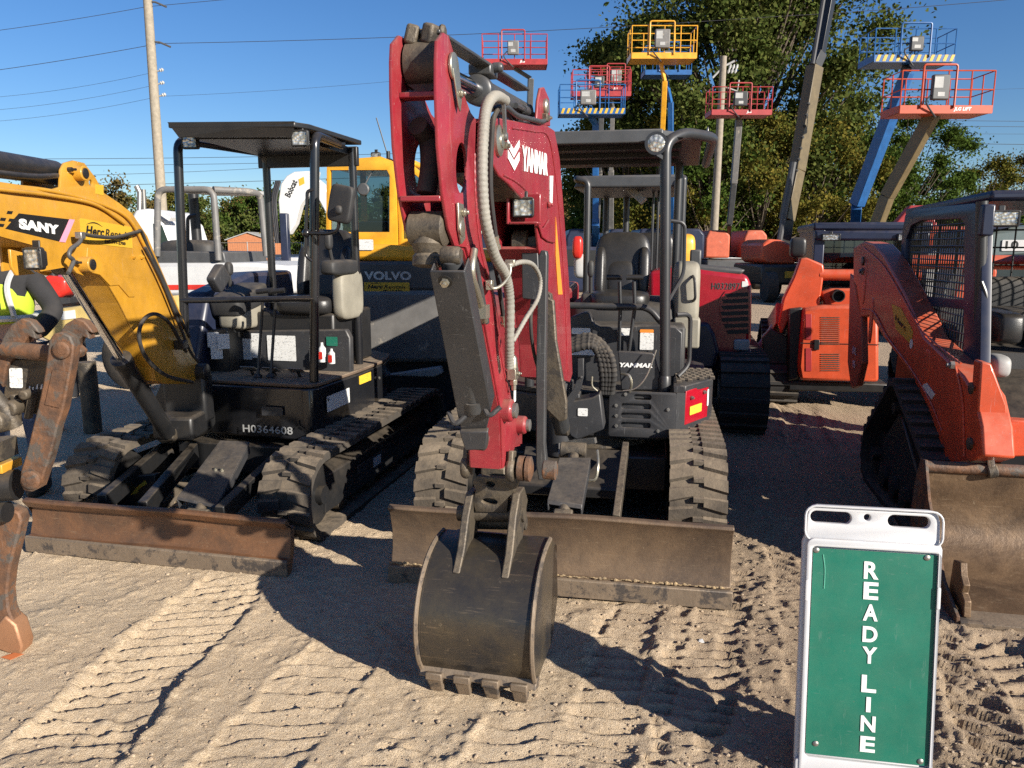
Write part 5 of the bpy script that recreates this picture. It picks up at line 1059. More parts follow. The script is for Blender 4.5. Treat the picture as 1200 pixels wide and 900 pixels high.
# boom (world-aligned plane, x = SBx)
BT=[(0,213),(60,222),(71,219),(72,199),(76,191),(86,188),(99,191),(112,208),(122,226),(140,238),(155,250),(173,277),(196,332),(215,374),(231,424),(236,436),(226,450),(195,450),(183,446),(179,430),(160,395),(140,355),(128,335),(116,322),(104,319),(98,323),(90,320),(84,312),(50,318),(48,290),(0,277)]
bp_=[V(W0.X(px,py,SBx)) for px,py in BT]
a0=V(W0.X(-160,205,SBx)); a1=V(W0.X(-150,262,SBx)); yz=lambda L_:[(v.y,v.z) for v in L_]
full=bp_+[a1,a0]
mb=MB(W0); hole=[(V(W0.X(106.5,214.5,SBx)).y+.015*math.cos(q),V(W0.X(106.5,214.5,SBx)).z+.015*math.sin(q)) for q in [i*PI/8 for i in range(16)]]
for x in (SBx-.012,SBx-.17): mb.plate((x,0,0),(0,1,0),(0,0,1),yz(full),[hole],.012,.002)
bo=part('boom',mb,M['yellow'],r)
def stripW(mb,L_,w0,w1,th):
    for p,q in zip(L_[:-1],L_[1:]):
        d=(q-p).normalized(); ny_,nz=-d.z*th,d.y*th
        mb.add([(w0,p.y,p.z),(w1,p.y,p.z),(w1,q.y,q.z),(w0,q.y,q.z),(w0,p.y+ny_,p.z+nz),(w1,p.y+ny_,p.z+nz),(w1,q.y+ny_,q.z+nz),(w0,q.y+ny_,q.z+nz)],[(0,1,2,3),(7,6,5,4),(0,4,5,1),(1,5,6,2),(2,6,7,3),(3,7,4,0)])
mb=MB(W0); stripW(mb,[a0,bp_[0],bp_[1],bp_[8]]+bp_[9:16],SBx-.165,SBx-.005,-.01); part('boom_web',mb,M['yellow'],bo)
mb=MB(W0); stripW(mb,bp_[17:25],SBx-.165,SBx-.005,-.01); part('boom_web',mb,M['yellow'],bo)
mb=MB(W0); stripW(mb,[bp_[29],bp_[30],a1],SBx-.165,SBx-.005,-.01); part('boom_web',mb,M['yellow'],bo)
wx=lambda px,py,dx=.0: V(W0.X(px,py,SBx+dx))
dbl=[(101,290),(112,296),(128,310),(143,328),(157,348),(150,348),(138,334),(128,335),(116,322),(104,319),(100,310)]
mb=MB(W0); mb.prism([wx(*p) for p in dbl],(.006,0,0)); part('doubler_plate',mb,M['yellow'],bo,bevel=.002)
mb=MB(W0); mb.prism([wx(*p) for p in ((6,268),(22,250),(81,257),(69,283))],(.0015,0,0)); dc=part('decal',mb,M['ink'],bo)
mb=MB(W0); mb.prism([wx(69.5,283.3,.0005),wx(76,284,.0005),wx(87,257.5,.0005),wx(81,256.8,.0005)],(.0025,0,0)); part('decal_stripe',mb,M['pink'],dc)
mb=MB(W0); a=wx(22,268,.0015); b_=wx(70,275.5,.0015); t_=wx(24,255,.0015); ux=(b_-a).normalized(); uy=V(0,-ux.z,ux.y); uy=uy if uy.z>0 else -uy
lettering(mb,'SANY',a+V(.001,0,0),ux,uy,w=(b_-a).length*.97,h=.040,bold=.06); part('lettering',mb,M['wink'],dc)
mb=MB(W0)
for px,py in ((4,257),(12,249),(2,264),(14,258)): mb.prism([wx(px-3,py-2,.0003),wx(px+3,py-1.4,.0003),wx(px+1.5,py+2,.0003),wx(px-4.5,py+1.4,.0003)],(.0015,0,0))
part('decal_checks',mb,M['ink'],bo)
a=wx(95,284); b_=wx(155,291); c=wx(97,260); ux=(b_-a).normalized(); uy=V(0,-ux.z,ux.y); uy=uy if uy.z>0 else -uy
herc(bo,W0,a+V(.0005,0,0),ux,uy,(b_-a).length,.105)
mb=MB(W0); mb.prism([wx(112,216),wx(121,217),wx(121,229),wx(112,227)],(.0015,0,0)); part('lift_sticker',mb,M['ysticker'],bo)
for px,py,rr,ll,mt in ((89,203,.032,.24,'yellow'),(95,310,.034,.25,'yellow')):
    c=wx(px,py); mb=MB(W0); mb.lathe((SBx-.20,c.y,c.z),(1,0,0),[(0,rr),(ll,rr),(ll,rr*.8)],24); pb_=part('pin_boss',mb,M[mt],bo,bevel=.003); mb=MB(W0); mb.lathe((SBx-.20+ll,c.y,c.z),(1,0,0),[(0,rr*.72),(.006,rr*.68),(.008,.0)],20); part('pin_end',mb,M['black'],pb_); mb=MB(W0); bolt(mb,(SBx+.0,c.y-.06,c.z+.01),(1,0,0),.010,.02); part('bolt',mb,M['black'],pb_)
mb=MB(W0); bolt(mb,wx(156,301),(1,0,0),.012,.008); bolt(mb,wx(165,301),(1,0,0),.013,.009); part('bolt',mb,M['yellow'],bo)
# lamp hood under the boom
mb=MB(W0); mb.prism([wx(12,292,.02),wx(28,296,.02),wx(30,312,.02),wx(42,321,.02),wx(20,323,.02),wx(14,312,.02)],(-.012,0,0)); part('lamp_hood',mb,M['yellow'],bo,bevel=.003)
lc=V(W0.Y(38,303,2.92)); square_lamp(bo,W0,lc,.07,.085,.05,yaw=-5,name='boom_light')
# hydraulic lines
def hoseW(pts,rad,mt='rubberd',par=None,n=10,k=8): mb=MB(W0); mb.tube(catmull(pts,k),rad,n); return part('hydraulic_hose',mb,M[mt],par or bo)
hoseW([wx(-100,205,-.06),wx(0,217,-.03),wx(60,224,-.0),wx(115,238,.0),wx(150,256,.01),wx(170,290,.012),wx(190,330,.012),wx(215,385,.02)],.009,'yellow')
hoseW([wx(-100,210,-.02),wx(0,222,.01),wx(60,229,.015),wx(112,240,.012),wx(146,262,.012)],.008,'yellow')
hoseW([wx(97,274,.05),wx(112,277,.05),wx(135,278,.04),(wx(160,272,.03)),wx(166,272,.02),wx(176,295,.02),wx(190,325,.02),wx(205,360,.03),wx(222,395,.04)],.0085)
hoseW([wx(97,274,.05),wx(93,284,.06),wx(83,292,.06),wx(81,300,.06),wx(86,306,.06),wx(80,320,.07)],.009,'dgrey')
hoseW([wx(225,448,.06),wx(195,440,.1),wx(172,420,.1),(wx(163,395,.1)),wx(168,375,.1),wx(182,368,.08),wx(198,378,.06),wx(210,398,.05),wx(218,412,.04)],.010)
hoseW([wx(170,290,.03),wx(190,330,.035),wx(207,372,.035),wx(222,410,.05),wx(232,424,.06)],.008)
mb=MB(W0); mb.cbox(wx(94,276,.05),(.03,.035,.03)); part('hose_fitting',mb,M['steel'],bo,bevel=.004)
mb=MB(W0); mb.cbox(wx(212,404,.03),(.06,.06,.05)); part('hose_clamp',mb,M['black'],bo,bevel=.006)
c=wx(232,436); mb=MB(W0); pinboss(mb,(SBx-.08,c.y,c.z),(1,0,0),.052,.28); part('boom_foot_pin',mb,M['black'],bo,bevel=.003)
mb=MB(W0); mb.cbox((SBx-.08,c.y+.03,c.z-.16),(.26,.14,.30)); mb.cbox((SBx-.08,c.y-.06,c.z-.30),(.24,.34,.14)); part('swing_bracket',mb,M['black'],r,bevel=.02)
top=wx(95,310); hydr(r,W0,V(SBx-.09,c.y-.26,c.z-.32),V(SBx-.085,top.y,top.z),.52,.045,.024,'boom_cylinder','black')
# arm cylinder on top of the boom
c=wx(89,203); hydr(r,W0,V(SBx-.085,c.y,c.z),V(SBx-.085,c.y-1.35,c.z-.01),.75,.052,.028,'arm_cylinder','black')
hoseW([wx(68,206,-.02),wx(40,207,-.0),wx(0,203,-.01),wx(-60,195,-.03)],.012,'black')
# arm standing down left of the frame, coupler and thumb
ax=SBx-.085; AT=V(ax,a0.y-.05,a0.z-.02)
sb_=V(W0.Y(-12,520,2.78)); mb=MB(W0); mb.prism([(ax-.06,AT.y-.08,AT.z+.12),(ax-.06,AT.y+.12,AT.z-.05),(ax-.06,2.86,.78),(ax-.06,2.76,.70),(ax-.06,AT.y-.10,AT.z-.30)],(.12,0,0)) if False else mb.beam((ax-.22,2.15,1.75),(ax-.16,2.70,.78),.12,.20)
ar=part('arm',mb,M['yellow'],r,bevel=.006)
mb=MB(W0); mb.beam((ax-.08,2.0,1.78),(ax-.20,2.25,1.76),.16,.25); part('arm_head',mb,M['yellow'],ar,bevel=.01)
Yq=2.74
def P_(px,py,y=Yq): return V(W0.Y(px-7,py,y))
def jaw(px0,y,lab=None):
    q=[(0,440),(4,415),(10,395),(20,380),(32,373),(42,376),(50,385),(53,391),(46,388),(49,398),(40,394),(33,405),(40,412),(35,420),(24,418),(14,430),(10,455)]
    mb=MB(W0); mb.prism([P_(px+px0,py,y) for px,py in q],(0,.045,0)); return part('thumb_jaw',mb,M['rust'],r,lab,bevel=.006)
jaw(0,2.80); jaw(63,2.72)
mb=MB(W0); mb.cyl(P_(14,409,2.79),P_(73,415,2.75),.030,n=24); part('cross_tube',mb,M['rust'],r)
mb=MB(W0); mb.prism([P_(px,py,2.82) for px,py in ((16,421),(66,421),(58,470),(50,486),(20,482),(10,470))],(0,.03,0)); cpn=part('coupler_plate',mb,M['greasy'],r,bevel=.005)
sticker(cpn,W0,P_(26,443,2.815),(1,0,-.02),(.08,0,1),.048,.075,M['print'])
mb=MB(W0)
for k,(px,py) in enumerate([(41,455),(45,456),(50,453),(55,453),(59,452)]): mb.prism([P_(px-1.2,py+3,2.817),P_(px+1,py+3,2.817),P_(px+1.6,py-3,2.817),P_(px+.2,py-2,2.817)],(0,.002,0))
part('chalk_marks',mb,M['wink'],cpn)
lk=[(64,399),(69,391),(79,389),(89,394),(93,404),(92,420),(90,432),(81,480),(74,500),(70,518),(64,540),(57,560),(53,572),(44,577),(34,575),(30,566),(31,552),(38,530),(44,505),(51,478),(57,450),(61,425)]
mb=MB(W0); mb.prism([P_(px,py,2.66) for px,py in lk],(0,.05,0)); li=part('thumb_link',mb,M['rust'],r,'rusty thumb link with raised maker lettering',bevel=.006)
for px,py,rr in ((80,410,.030),(44,562,.034)):
    mb=MB(W0); mb.lathe(P_(px,py,2.655),(0,-1,0),[(-.02,rr),(.008,rr),(.012,rr*.8)],24); mb.lathe(P_(px,py,2.645),(0,-1,0),[(0,rr*.6),(.004,rr*.55)],20); part('pin_boss',mb,M['rust'],li)
mb=MB(W0); a=P_(77.5,434,2.658); b_=P_(66,474,2.658); d=(b_-a).normalized(); lettering(mb,'SANY',a+V(-.018,-.0,0),d,V(-d.z,0,d.x)*1.,w=(b_-a).length,h=.028,bold=.02); part('lettering',mb,M['ink'],li)
mb=MB(W0); mb.prism([P_(px,py,2.657) for px,py in ((69,433),(86,436),(77,478),(60,474))],(0,-.002,0)); part('raised_pad',mb,M['rust'],li)
mb=MB(W0)
for a,b_ in (((24,462),(28,495)),((46,458),(40,490))): mb.beam(P_(*a,2.79),P_(*b_,2.79),.03,.02)
pinboss(mb,P_(38,462,2.76),(0,1,0),.018,.05); pinboss(mb,P_(22,478,2.76),(0,1,0),.03,.06); pinboss(mb,P_(8,492,2.74),(.3,1,0),.045,.08); part('coupler_linkage',mb,M['greasy'],r,bevel=.004)
mb=MB(W0); mb.tube([P_(-30,430,2.72),P_(12,478,2.74),P_(24,500,2.76)],.028,14); mb.cbox(P_(2,525,2.76),(.10,.10,.07)); part('thumb_cylinder',mb,M['greasy'],r)
mb=MB(W0); mb.cbox(P_(-2,545,2.78),(.15,.12,.035)); part('arm_tip',mb,M['yellow'],r,bevel=.004)
mb=MB(W0); mb.cyl(P_(-30,572,2.74),P_(27,568,2.76),.058,n=28); mb.cyl(P_(-30,600,2.76),P_(16,600,2.76),.04,n=20); part('coupler_pin',mb,M['black'],r)
tq=[(-20,596),(18,596),(29,601),(32,610),(25,640),(18,668),(15,695),(17,715),(24,733),(31,750),(31,768),(22,769),(8,762),(-8,752),(-16,735),(-8,690),(-12,650),(-20,620)]
mb=MB(W0); mb.prism([P_(px,py,2.80) for px,py in tq],(0,.06,0)); rp=part('ripper_tooth',mb,M['rust'],r,'long rusty ripper tooth touching the sand',bevel=.008)
mb=MB(W0); mb.prism([P_(12,722,2.79),P_(25,733,2.79),P_(33,758,2.79),P_(30,771,2.79),P_(5,762,2.79),P_(-8,745,2.79)],(0,.08,0)); part('tooth_tip',mb,mat('heat_tinted_steel',(.34,.17,.09),.5,.4,dust=.3,bump=.2),rp,bevel=.008)
# ================================================================ orange track loader on the right
k0=W0.Z(1124,733); K=Fr(k0[0],k0[1],-12)
r=root('track_loader','orange compact track loader at the right edge with its muddy bucket on the ground','track loader',K,'orange track loaders')
def loader_tracks(r,fr,x0,x1,y0,L_=1.55,mt='rubberd'):
    track(r,fr,x0,x1,[(y0+.26,.24,.24),(y0+L_-.20,.22,.22),(y0+L_*.60,.62,.17)],.11,lug=.024,mt=M[mt],style=1,wheels=True,frame=False)
    mb=MB(fr); mb.prism([(x0+.06,y0+.3,.12),(x0+.06,y0+L_-.25,.12),(x0+.06,y0+L_-.3,.35),(x0+.06,y0+L_*.6,.60),(x0+.06,y0+.45,.30)],(x1-x0-.12,0,0)); part('track_frame',mb,M['black'],r,bevel=.01)
    for i in range(4):
        mb=MB(fr); y=y0+.42+.24*i; mb.lathe((x0+.03,y,.12),(1,0,0),[(0,.03),(.01,.075),(.06,.075),(.07,.04),(x1-x0-.13,.04),(x1-x0-.12,.075),(x1-x0-.07,.075),(x1-x0-.06,.03)],18); part('track_roller',mb,M['black'],r)
loader_tracks(r,K,.08,.42,.72); loader_tracks(r,K,1.48,1.82,.72)
# bucket
bw=1.95
prof=[(0,.0),(.02,.0),(.50,.03),(.66,.10),(.72,.22),(.71,.38),(.66,.545),(.60,.56),(.60,.545),(.645,.37),(.66,.23),(.61,.13),(.48,.055),(.02,.02)]
mb=MB(K); mb.prism([(0,y,z) for y,z in prof],(bw,0,0)); bu=part('bucket',mb,M['bucket3'],r,'wide muddy loader bucket, rust brown inside',bevel=.003)
for x in (-.014,bw): mb=MB(K); mb.prism([(x,y,z) for y,z in ((.0,0),(.5,.0),(.68,.08),(.74,.22),(.73,.40),(.67,.56),(.60,.57),(.50,.40),(.20,.12),(.0,.04))],(.014,0,0)); part('side_plate',mb,M['rust'],bu,bevel=.002)
mb=MB(K); mb.cyl((0,.615,.535),(bw,.615,.535),.030,n=20); part('top_lip',mb,M['rust'],bu)
mb=MB(K); mb.prism([(0,-.01,-.0),(0,.09,.0),(0,.10,.03),(0,-.012,.022)],(bw,0,0)); part('cutting_edge',mb,M['edge'],bu,bevel=.003)
mb=MB(K); mb.prism([(.02,.02,.03),(.02,.22,.045),(.02,.20,.22),(.02,.12,.24),(.02,.10,.19),(.02,.06,.16),(.02,.07,.12),(.02,.03,.10)],(.03,0,0)); part('side_cutter',mb,M['bucket3'],bu,bevel=.004)
# quick attach, front frame
mb=MB(K); mb.box(.45,1.5,.76,.84,.10,.50); part('quick_attach',mb,M['black'],r,bevel=.01)
# chassis
mb=MB(K); mb.prism([(.46,y,z) for y,z in ((1.0,.22),(2.95,.25),(3.05,.6),(3.0,1.15),(2.5,1.25),(1.9,1.0),(1.25,.85),(1.0,.60))],(.98,0,0)); part('chassis',mb,M['black'],r,bevel=.02)
# rear tower + lift arms
for side,x0,x1 in (('l',.20,.34),('r',1.56,1.70)):
    ax0=x0
    if side=='l':
        pl=[(1000,290),(1012,283),(1024,286),(1036,300),(1060,345),(1082,395),(1108,420),(1128,440),(1142,462),(1150,500),(1152,535),(1132,542),(1108,542),(1100,515),(1088,480),(1062,430),(1035,395),(1020,370),(1008,372),(1000,330)]
        P3=[V(K.X(px,py,x0)) for px,py in pl]
    q=[V(x0,p.y,p.z) for p in P3]
    mb=MB(K); mb.prism(q,(x1-x0,0,0)); la=part('lift_arm',mb,M['orange'],r,bevel=.012)
    mb=MB(K); t=[V(x0,K.X(px,py,.20)[1],K.X(px,py,.20)[2]) for px,py in ((996,320),(1004,332),(1009,362),(1010,425),(1004,452),(997,455),(993,425))]
    mb.prism(t,(.05,0,0)); part('rear_tower',mb,M['orange_faded'],r,bevel=.01)
    if side=='l':
        for a,b_,c_ in (((1010,318),(1016,345),6),((1018,360),(1024,392),7),((1082,420),(1090,440),6)):
            mb=MB(K); p,s2=V(K.X(a[0],a[1],x0)),V(K.X(b_[0],b_[1],x0)); mb.super((x0,(p.y+s2.y)/2,(p.z+s2.z)/2),(.012,.10,(p-s2).length*1.2),.6,Matrix.Rotation(math.atan2(-(s2.y-p.y),(s2.z-p.z)) if False else .0,3,'X')); part('pressed_dimple',mb,M['orange'],la)
        a=V(K.X(1047,376,x0)); b_=V(K.X(1071,415,x0)); d=(b_-a).normalized(); u=V(0,-d.z,d.y); u=u if u.z>0 else -u
        herc(la,K,a+V(-.0005,0,0)-u*.035,d,V(0,0,1)-d*d.z,.26,.12) if False else None
        mb=MB(K); qd=[V(K.X(px,py,x0-.0005)) for px,py in ((1045,356),(1056,361),(1070,388),(1068,404),(1050,386))]; mb.prism(qd,(-.0015,0,0)); ys=part('rental_sticker',mb,M['ysticker'],la)
        mb=MB(K); o=V(K.X(1052,382,x0-.003)); e1=V(K.X(1066,397,x0-.003)); ux=(e1-o).normalized(); lettering(mb,'Herc',V(K.X(1049,375,x0-.003)),ux,V(0,-ux.z,ux.y) if V(0,-ux.z,ux.y).z>0 else V(0,ux.z,-ux.y),w=(e1-o).length*.9,h=.035,bold=.02); part('lettering',mb,M['ink'],ys)
        mb=MB(K); c=V(K.X(1068,403,x0-.002)); mb.lathe(c,(-1,0,0),[(0,.03),(.002,.03)],20); s_=part('round_sticker',mb,M['sticker'],la)
        mb=MB(K); c=V(K.X(1003,405,.199)); lettering(mb,'SVL',V(K.X(999,414,.196)),(0,-1,0),(0,0,1),w=.13,h=.06,bold=.02); lettering(mb,'95',V(K.X(999,430,.196)),(0,-1,0),(0,0,1),w=.09,h=.06,bold=.02); part('lettering',mb,M['wink'],r)
        mb=MB(K); bolt(mb,V(K.X(1012,318,x0)),(-1,0,0),.03,.02); bolt(mb,V(K.X(1118,428,x0)),(-1,0,0),.022,.02); part('pivot_pin',mb,M['steel'],la)
mb=MB(K); mb.cyl((.30,P3[0].y+.05,P3[0].z-.12),(1.60,P3[0].y+.05,P3[0].z-.12),.06,n=20); part('cross_tube',mb,M['orange'],r)
# hoses, welds and pins along the near arm
def kx(px,py,x=.195): return V(K.X(px,py,x))
for k,off in enumerate((0,5)):
    mb=MB(K); mb.tube(catmull([kx(1040,312,.36)+V(0,0,.03*k),kx(1058,345,.35),kx(1078,380,.35),kx(1100,408,.35),kx(1125,428+off,.35),kx(1140,450,.36)],8),.012,8); part('hydraulic_hose',mb,M['rubberd'],r)
for pts_ in ([(1012,290),(1034,310),(1056,345),(1078,384),(1103,408),(1126,426)],[(1010,362),(1024,366),(1040,395),(1066,430),(1090,470),(1104,505)],[(1120,430),(1128,470),(1130,535)]):
    P=catmull([kx(px,py) for px,py in pts_],14); mb=MB(K); mb.tube(P,0,6,rs=[.005*(1+.35*math.sin(i*2.1)) for i in range(len(P))]); part('weld_bead',mb,M['orange'],r)
for px,py,rr in ((1012,306,.035),(1140,455,.030),(1138,520,.03)):
    mb=MB(K); mb.lathe(kx(px,py,.20),(-1,0,0),[(0,rr),(.012,rr),(.015,rr*.8)],20); mb.lathe(kx(px,py,.186),(-1,0,0),[(0,rr*.5),(.008,rr*.45)],6); part('arm_pin',mb,M['greasy'],r)
mb=MB(K); mb.prism([kx(px,py,.199) for px,py in ((1085,447),(1096,462),(1092,468),(1081,453))],(-.002,0,0)); part('warning_sticker',mb,M['print'],r)
# front arm ends and cylinder
fa=V(K.Y(1150,530,.72)); 
mb=MB(K); mb.prism([V(K.Y(px,py,.60)) for px,py in ((1150,424),(1162,426),(1180,475),(1184,530),(1155,532),(1146,480))],(0,.10,0)); part('arm_knee',mb,M['orange'],r,bevel=.008)
mb=MB(K); mb.prism([V(K.Y(px,py,.66)) for px,py in ((1184,492),(1215,494),(1215,534),(1184,536))],(0,.08,0)); part('front_plate',mb,M['orange'],r,bevel=.008)
hydr(r,K,V(K.Y(1158,510,.58)),V(K.Y(1162,552,.60)),.5,.03,.018,'tilt_cylinder')
# cab: side frame with mesh, roof, front post
cx0=.36; cx1=1.54
pts=[(1066,252),(1078,245),(1148,238),(1160,243),(1158,300),(1156,425),(1148,428),(1100,408),(1062,378),(1060,330),(1062,275)]
Q=[V(K.X(px,py,cx0)) for px,py in pts]
h1=[(1067,280),(1073,264),(1085,258),(1132,256),(1137,262),(1136,351),(1067,346),(1065,320)]
h2=[(1083,358),(1136,362),(1136,412),(1120,408),(1090,384)]
yz=lambda L_:[(v.y,v.z) for v in L_]
H1=[V(K.X(px,py,cx0)) for px,py in h1]; H2=[V(K.X(px,py,cx0)) for px,py in h2]
for x in (cx0,cx1):
    mb=MB(K); mb.plate((x-.03,0,0),(0,1,0),(0,0,1),yz(Q),[yz(H1),yz(H2)],.05,.004); sf=part('cab_side_frame',mb,M['navy'],r,bevel=.0)
    mb=MB(K)
    for Hh in (H1,H2):
        y0=min(p.y for p in Hh); y1=max(p.y for p in Hh); z0=min(p.z for p in Hh); z1=max(p.z for p in Hh); n=int((y1-y0)/.042)
        def span(val,ax):
            o=[]; m_=len(Hh)
            for i in range(m_):
                a,b=Hh[i],Hh[(i+1)%m_]; A,Bb=(a.y,b.y) if ax==0 else (a.z,b.z)
                if (A-val)*(Bb-val)<0: f=(val-A)/(Bb-A); q=a.lerp(b,f); o.append(q.z if ax==0 else q.y)
            return (min(o),max(o)) if len(o)>1 else None
        for i in range(1,n):
            y=y0+(y1-y0)*i/n; s_=span(y,0)
            if s_: mb.tube([(x,y,s_[0]),(x,y,s_[1])],.0045,5)
        n=int((z1-z0)/.042)
        for i in range(1,n):
            z=z0+(z1-z0)*i/n; s_=span(z,1)
            if s_: mb.tube([(x-.006,s_[0],z),(x-.006,s_[1],z)],.0045,5)
    part('window_mesh',mb,M['black'],sf)
zt=Q[2].z
mb=MB(K); mb.prism([(cx0-.02,Q[3].y-.05,zt+.0),(cx1+.02,Q[3].y-.05,zt+.0),(cx1+.02,Q[0].y+.05,zt-.02),(cx0-.02,Q[0].y+.05,zt-.02)],(0,0,.055)); part('cab_roof',mb,M['navy'],r,bevel=.02)
mb=MB(K); fx=V(K.Y(1149,262,Q[3].y-.04)); mb.tube([V(fx.x,Q[3].y-.03,zt),V(K.Y(1147,428,Q[3].y-.03))],.03,14); part('cab_post',mb,M['tube'],r)
mb=MB(K); mb.tube([V(cx1,Q[3].y-.03,zt),V(cx1,Q[3].y-.03,.85)],.03,14); part('cab_post',mb,M['tube'],r)
mb=MB(K); mb.cbox(V(K.Y(1156,258,Q[3].y-.08)),(.06,.06,.16)); part('lamp_mount',mb,M['navy'],r,bevel=.01)
l_=square_lamp(r,K,K.Y(1176,256,Q[3].y-.10),.16,.085,.06)
mb=MB(K); mb.tube(fillet([V(K.Y(1150,330,Q[3].y-.08)),V(K.Y(1156,345,Q[3].y-.09)),V(K.Y(1156,420,Q[3].y-.09))],.04),.010,8); part('grab_handle',mb,M['tube'],r)
mb=MB(K); mb.box(cx0+.1,cx1-.1,1.5,2.4,.85,1.0); mb.super((.95,2.05,1.15),(.5,.5,.15),.4); mb.super((.95,2.35,1.20),(.5,.15,.42),.45); part('seat',mb,M['plastic'],r)
mb=MB(K); mb.super((.60,1.6,1.15),(.14,.5,.18),.35); part('arm_rest',mb,M['vinyl'],r)
mb=MB(K); 
for i in range(9): mb.tube([(cx0+.08+.12*i,2.62,1.0),(cx0+.08+.12*i,2.62,zt-.02)],.006,5)
for i in range(8): mb.tube([(cx0+.05,2.625,1.0+.12*i),(cx1-.05,2.625,1.0+.12*i)],.006,5)
part('rear_screen',mb,M['black'],r)
# safety strap hanging inside: white and green tag
mb=MB(K); a=V(K.X(1110,325,cx0+.25)); b_=V(K.X(1107,349,cx0+.25)); mb.beam(a,b_,.025,.004); tg=part('tag',mb,M['white'],r); mb=MB(K); mb.beam(b_,b_+V(0,0,-.035),.025,.005); part('tag_end',mb,M['green'],tg)
mb=MB(K); mb.super(V(K.Y(1168,428,1.2)),(.10,.2,.12),.6); part('head_lamp_pod',mb,M['lgrey'],r)
# ================================================================ second track loader, seen from behind
k1=W0.Z(945,478); Q2=Fr(k1[0],k1[1],-14)
r=root('track_loader','orange track loader parked with its rear towards the viewer, behind the nearest loader','track loader',Q2,'orange track loaders')
def y2(px,py,y=0): return V(Q2.Y(px,py,y))
loader_tracks(r,Q2,-.42,-.08,.0,1.7); loader_tracks(r,Q2,1.10,1.44,.0,1.7)
mb=MB(Q2); traceY(mb,Q2,-.10,[(941,362),(966,358),(1000,358),(1030,360),(1030,448),(938,446),(935,430)],.25); dr=part('engine_door',mb,M['orange'],r,bevel=.03)
for px0,px1,py0,py1 in ((944,951,368,398),(944,951,408,435)):
    mb=MB(Q2); mb.prism([y2(px,py,-.103) for px,py in ((px0,py0),(px1,py0),(px1,py1),(px0,py1))],(0,-.004,0)); part('door_recess',mb,M['liftred'],dr,bevel=.002)
for py0,n in ((372,14),(415,9)):
    mb=MB(Q2)
    for i in range(n): a=y2(962,py0+i*2.4,-.105); b_=y2(984,py0+i*2.4,-.105); mb.beam(a,b_,.006,.006)
    part('door_louvre',mb,M['rust'],dr)
mb=MB(Q2); traceY(mb,Q2,-.02,[(924,362),(941,360),(936,445),(923,447)],.3); part('rear_corner',mb,M['black'],r,bevel=.02)
mb=MB(Q2); traceY(mb,Q2,-.0,[(924,446),(1040,450),(1040,460),(924,458)],.5); part('rear_bumper',mb,M['black'],r,bevel=.015)
mb=MB(Q2); traceY(mb,Q2,.12,[(962,342),(975,338),(1030,338),(1030,360),(966,360)],.6); part('hood_top',mb,M['orange'],r,bevel=.02)
mb=MB(Q2); c=y2(983,347,-.02); mb.lathe(c+V(0,.15,0),(0,-1,0),[(0,.06),(.15,.06),(.15,.05),(.03,.048)],20); part('exhaust_pipe',mb,M['ink'],r)
for dx in (0,1.52):
    pl=[(938,303),(946,302),(965,310),(966,318),(960,362),(941,370),(926,372),(916,392),(912,380),(918,350),(930,325)]
    q=[y2(px,py,.05)+V(dx,0,0) for px,py in pl]; mb=MB(Q2); mb.prism(q,(0,.14,0)); la=part('lift_arm',mb,M['orange'],r,bevel=.015)
    mb=MB(Q2); a=y2(918,365,.15)+V(dx,0,0); mb.beam(a+V(-.02,0,-.02),a+V(-.05,1.5,-.45),.10,.22); part('lift_arm_front',mb,M['orange_faded'],la,bevel=.01)
mb=MB(Q2); mb.cyl(y2(960,322,.1),y2(1000,322,.1)+V(.6,0,0),.055,n=18); part('cross_tube',mb,M['orange'],r)
mb=MB(Q2); a=y2(938,268,.25); zc=a.z; mb.prism([(-.0,.3,1.05),(-.0,1.6,1.05),(-.0,1.6,zc),(-.0,.35,zc)],(.04,0,0)); cs=part('cab_side_frame',mb,M['navy'],r,bevel=.02)
mb=MB(Q2); mb.prism([(1.06,.3,1.05),(1.06,1.6,1.05),(1.06,1.6,zc),(1.06,.35,zc)],(-.04,0,0)); part('cab_side_frame',mb,M['navy'],r,bevel=.02)
mb=MB(Q2); mb.box(-.02,1.08,.25,1.7,zc-.02,zc+.06); mb.box(-.0,1.06,.24,.30,zc-.12,zc-.02); part('cab_roof',mb,M['navy'],r,bevel=.025)
for px in (974,1063): square_lamp(r,Q2,y2(px,278,.22),.18,.07,.04)
mb=MB(Q2); mb.box(.0,.10,.26,.34,1.05,zc); mb.box(.96,1.06,.26,.34,1.05,zc); mb.box(.1,.96,.26,.34,1.0,1.10); part('rear_window_frame',mb,M['navy'],r,bevel=.01)
mb=MB(Q2); mb.box(.10,.96,.30,.306,1.10,zc-.12); part('rear_window',mb,M['glass'],r)
mb=MB(Q2); mb.super((.53,1.0,1.25),(.5,.18,.5),.4); part('seat',mb,M['plastic'],r)
mb=MB(Q2); mb.super(y2(935,290,.2),(.16,.12,.20),.5); part('air_filter',mb,M['black'],r)
mb=MB(Q2); traceY(mb,Q2,.10,[(893,395),(903,385),(923,395),(922,446),(915,470),(905,455),(895,425)],.10); part('side_shield',mb,M['black'],r,bevel=.01)
mb=MB(Q2); mb.tube([y2(889,408,.5),y2(905,385,.5),y2(918,368,.45)],.035,12); mb.tube([y2(884,412,.6),y2(896,404,.55)],.06,12); part('tilt_cylinder',mb,M['lgrey'],r)
mb=MB(Q2); mb.beam(y2(938,402,-.102),y2(1030,404,-.102),.006,.008); part('panel_gap',mb,M['ink'],dr)
mb=MB(Q2); mb.cbox(y2(957,404,-.11),(.05,.02,.10)); part('latch',mb,M['black'],dr,bevel=.004)
mb=MB(Q2); mb.prism([y2(px,py,-.104) for px,py in ((1000,372),(1012,372),(1012,384),(1000,384))],(0,-.002,0)); part('warning_sticker',mb,M['print'],dr)
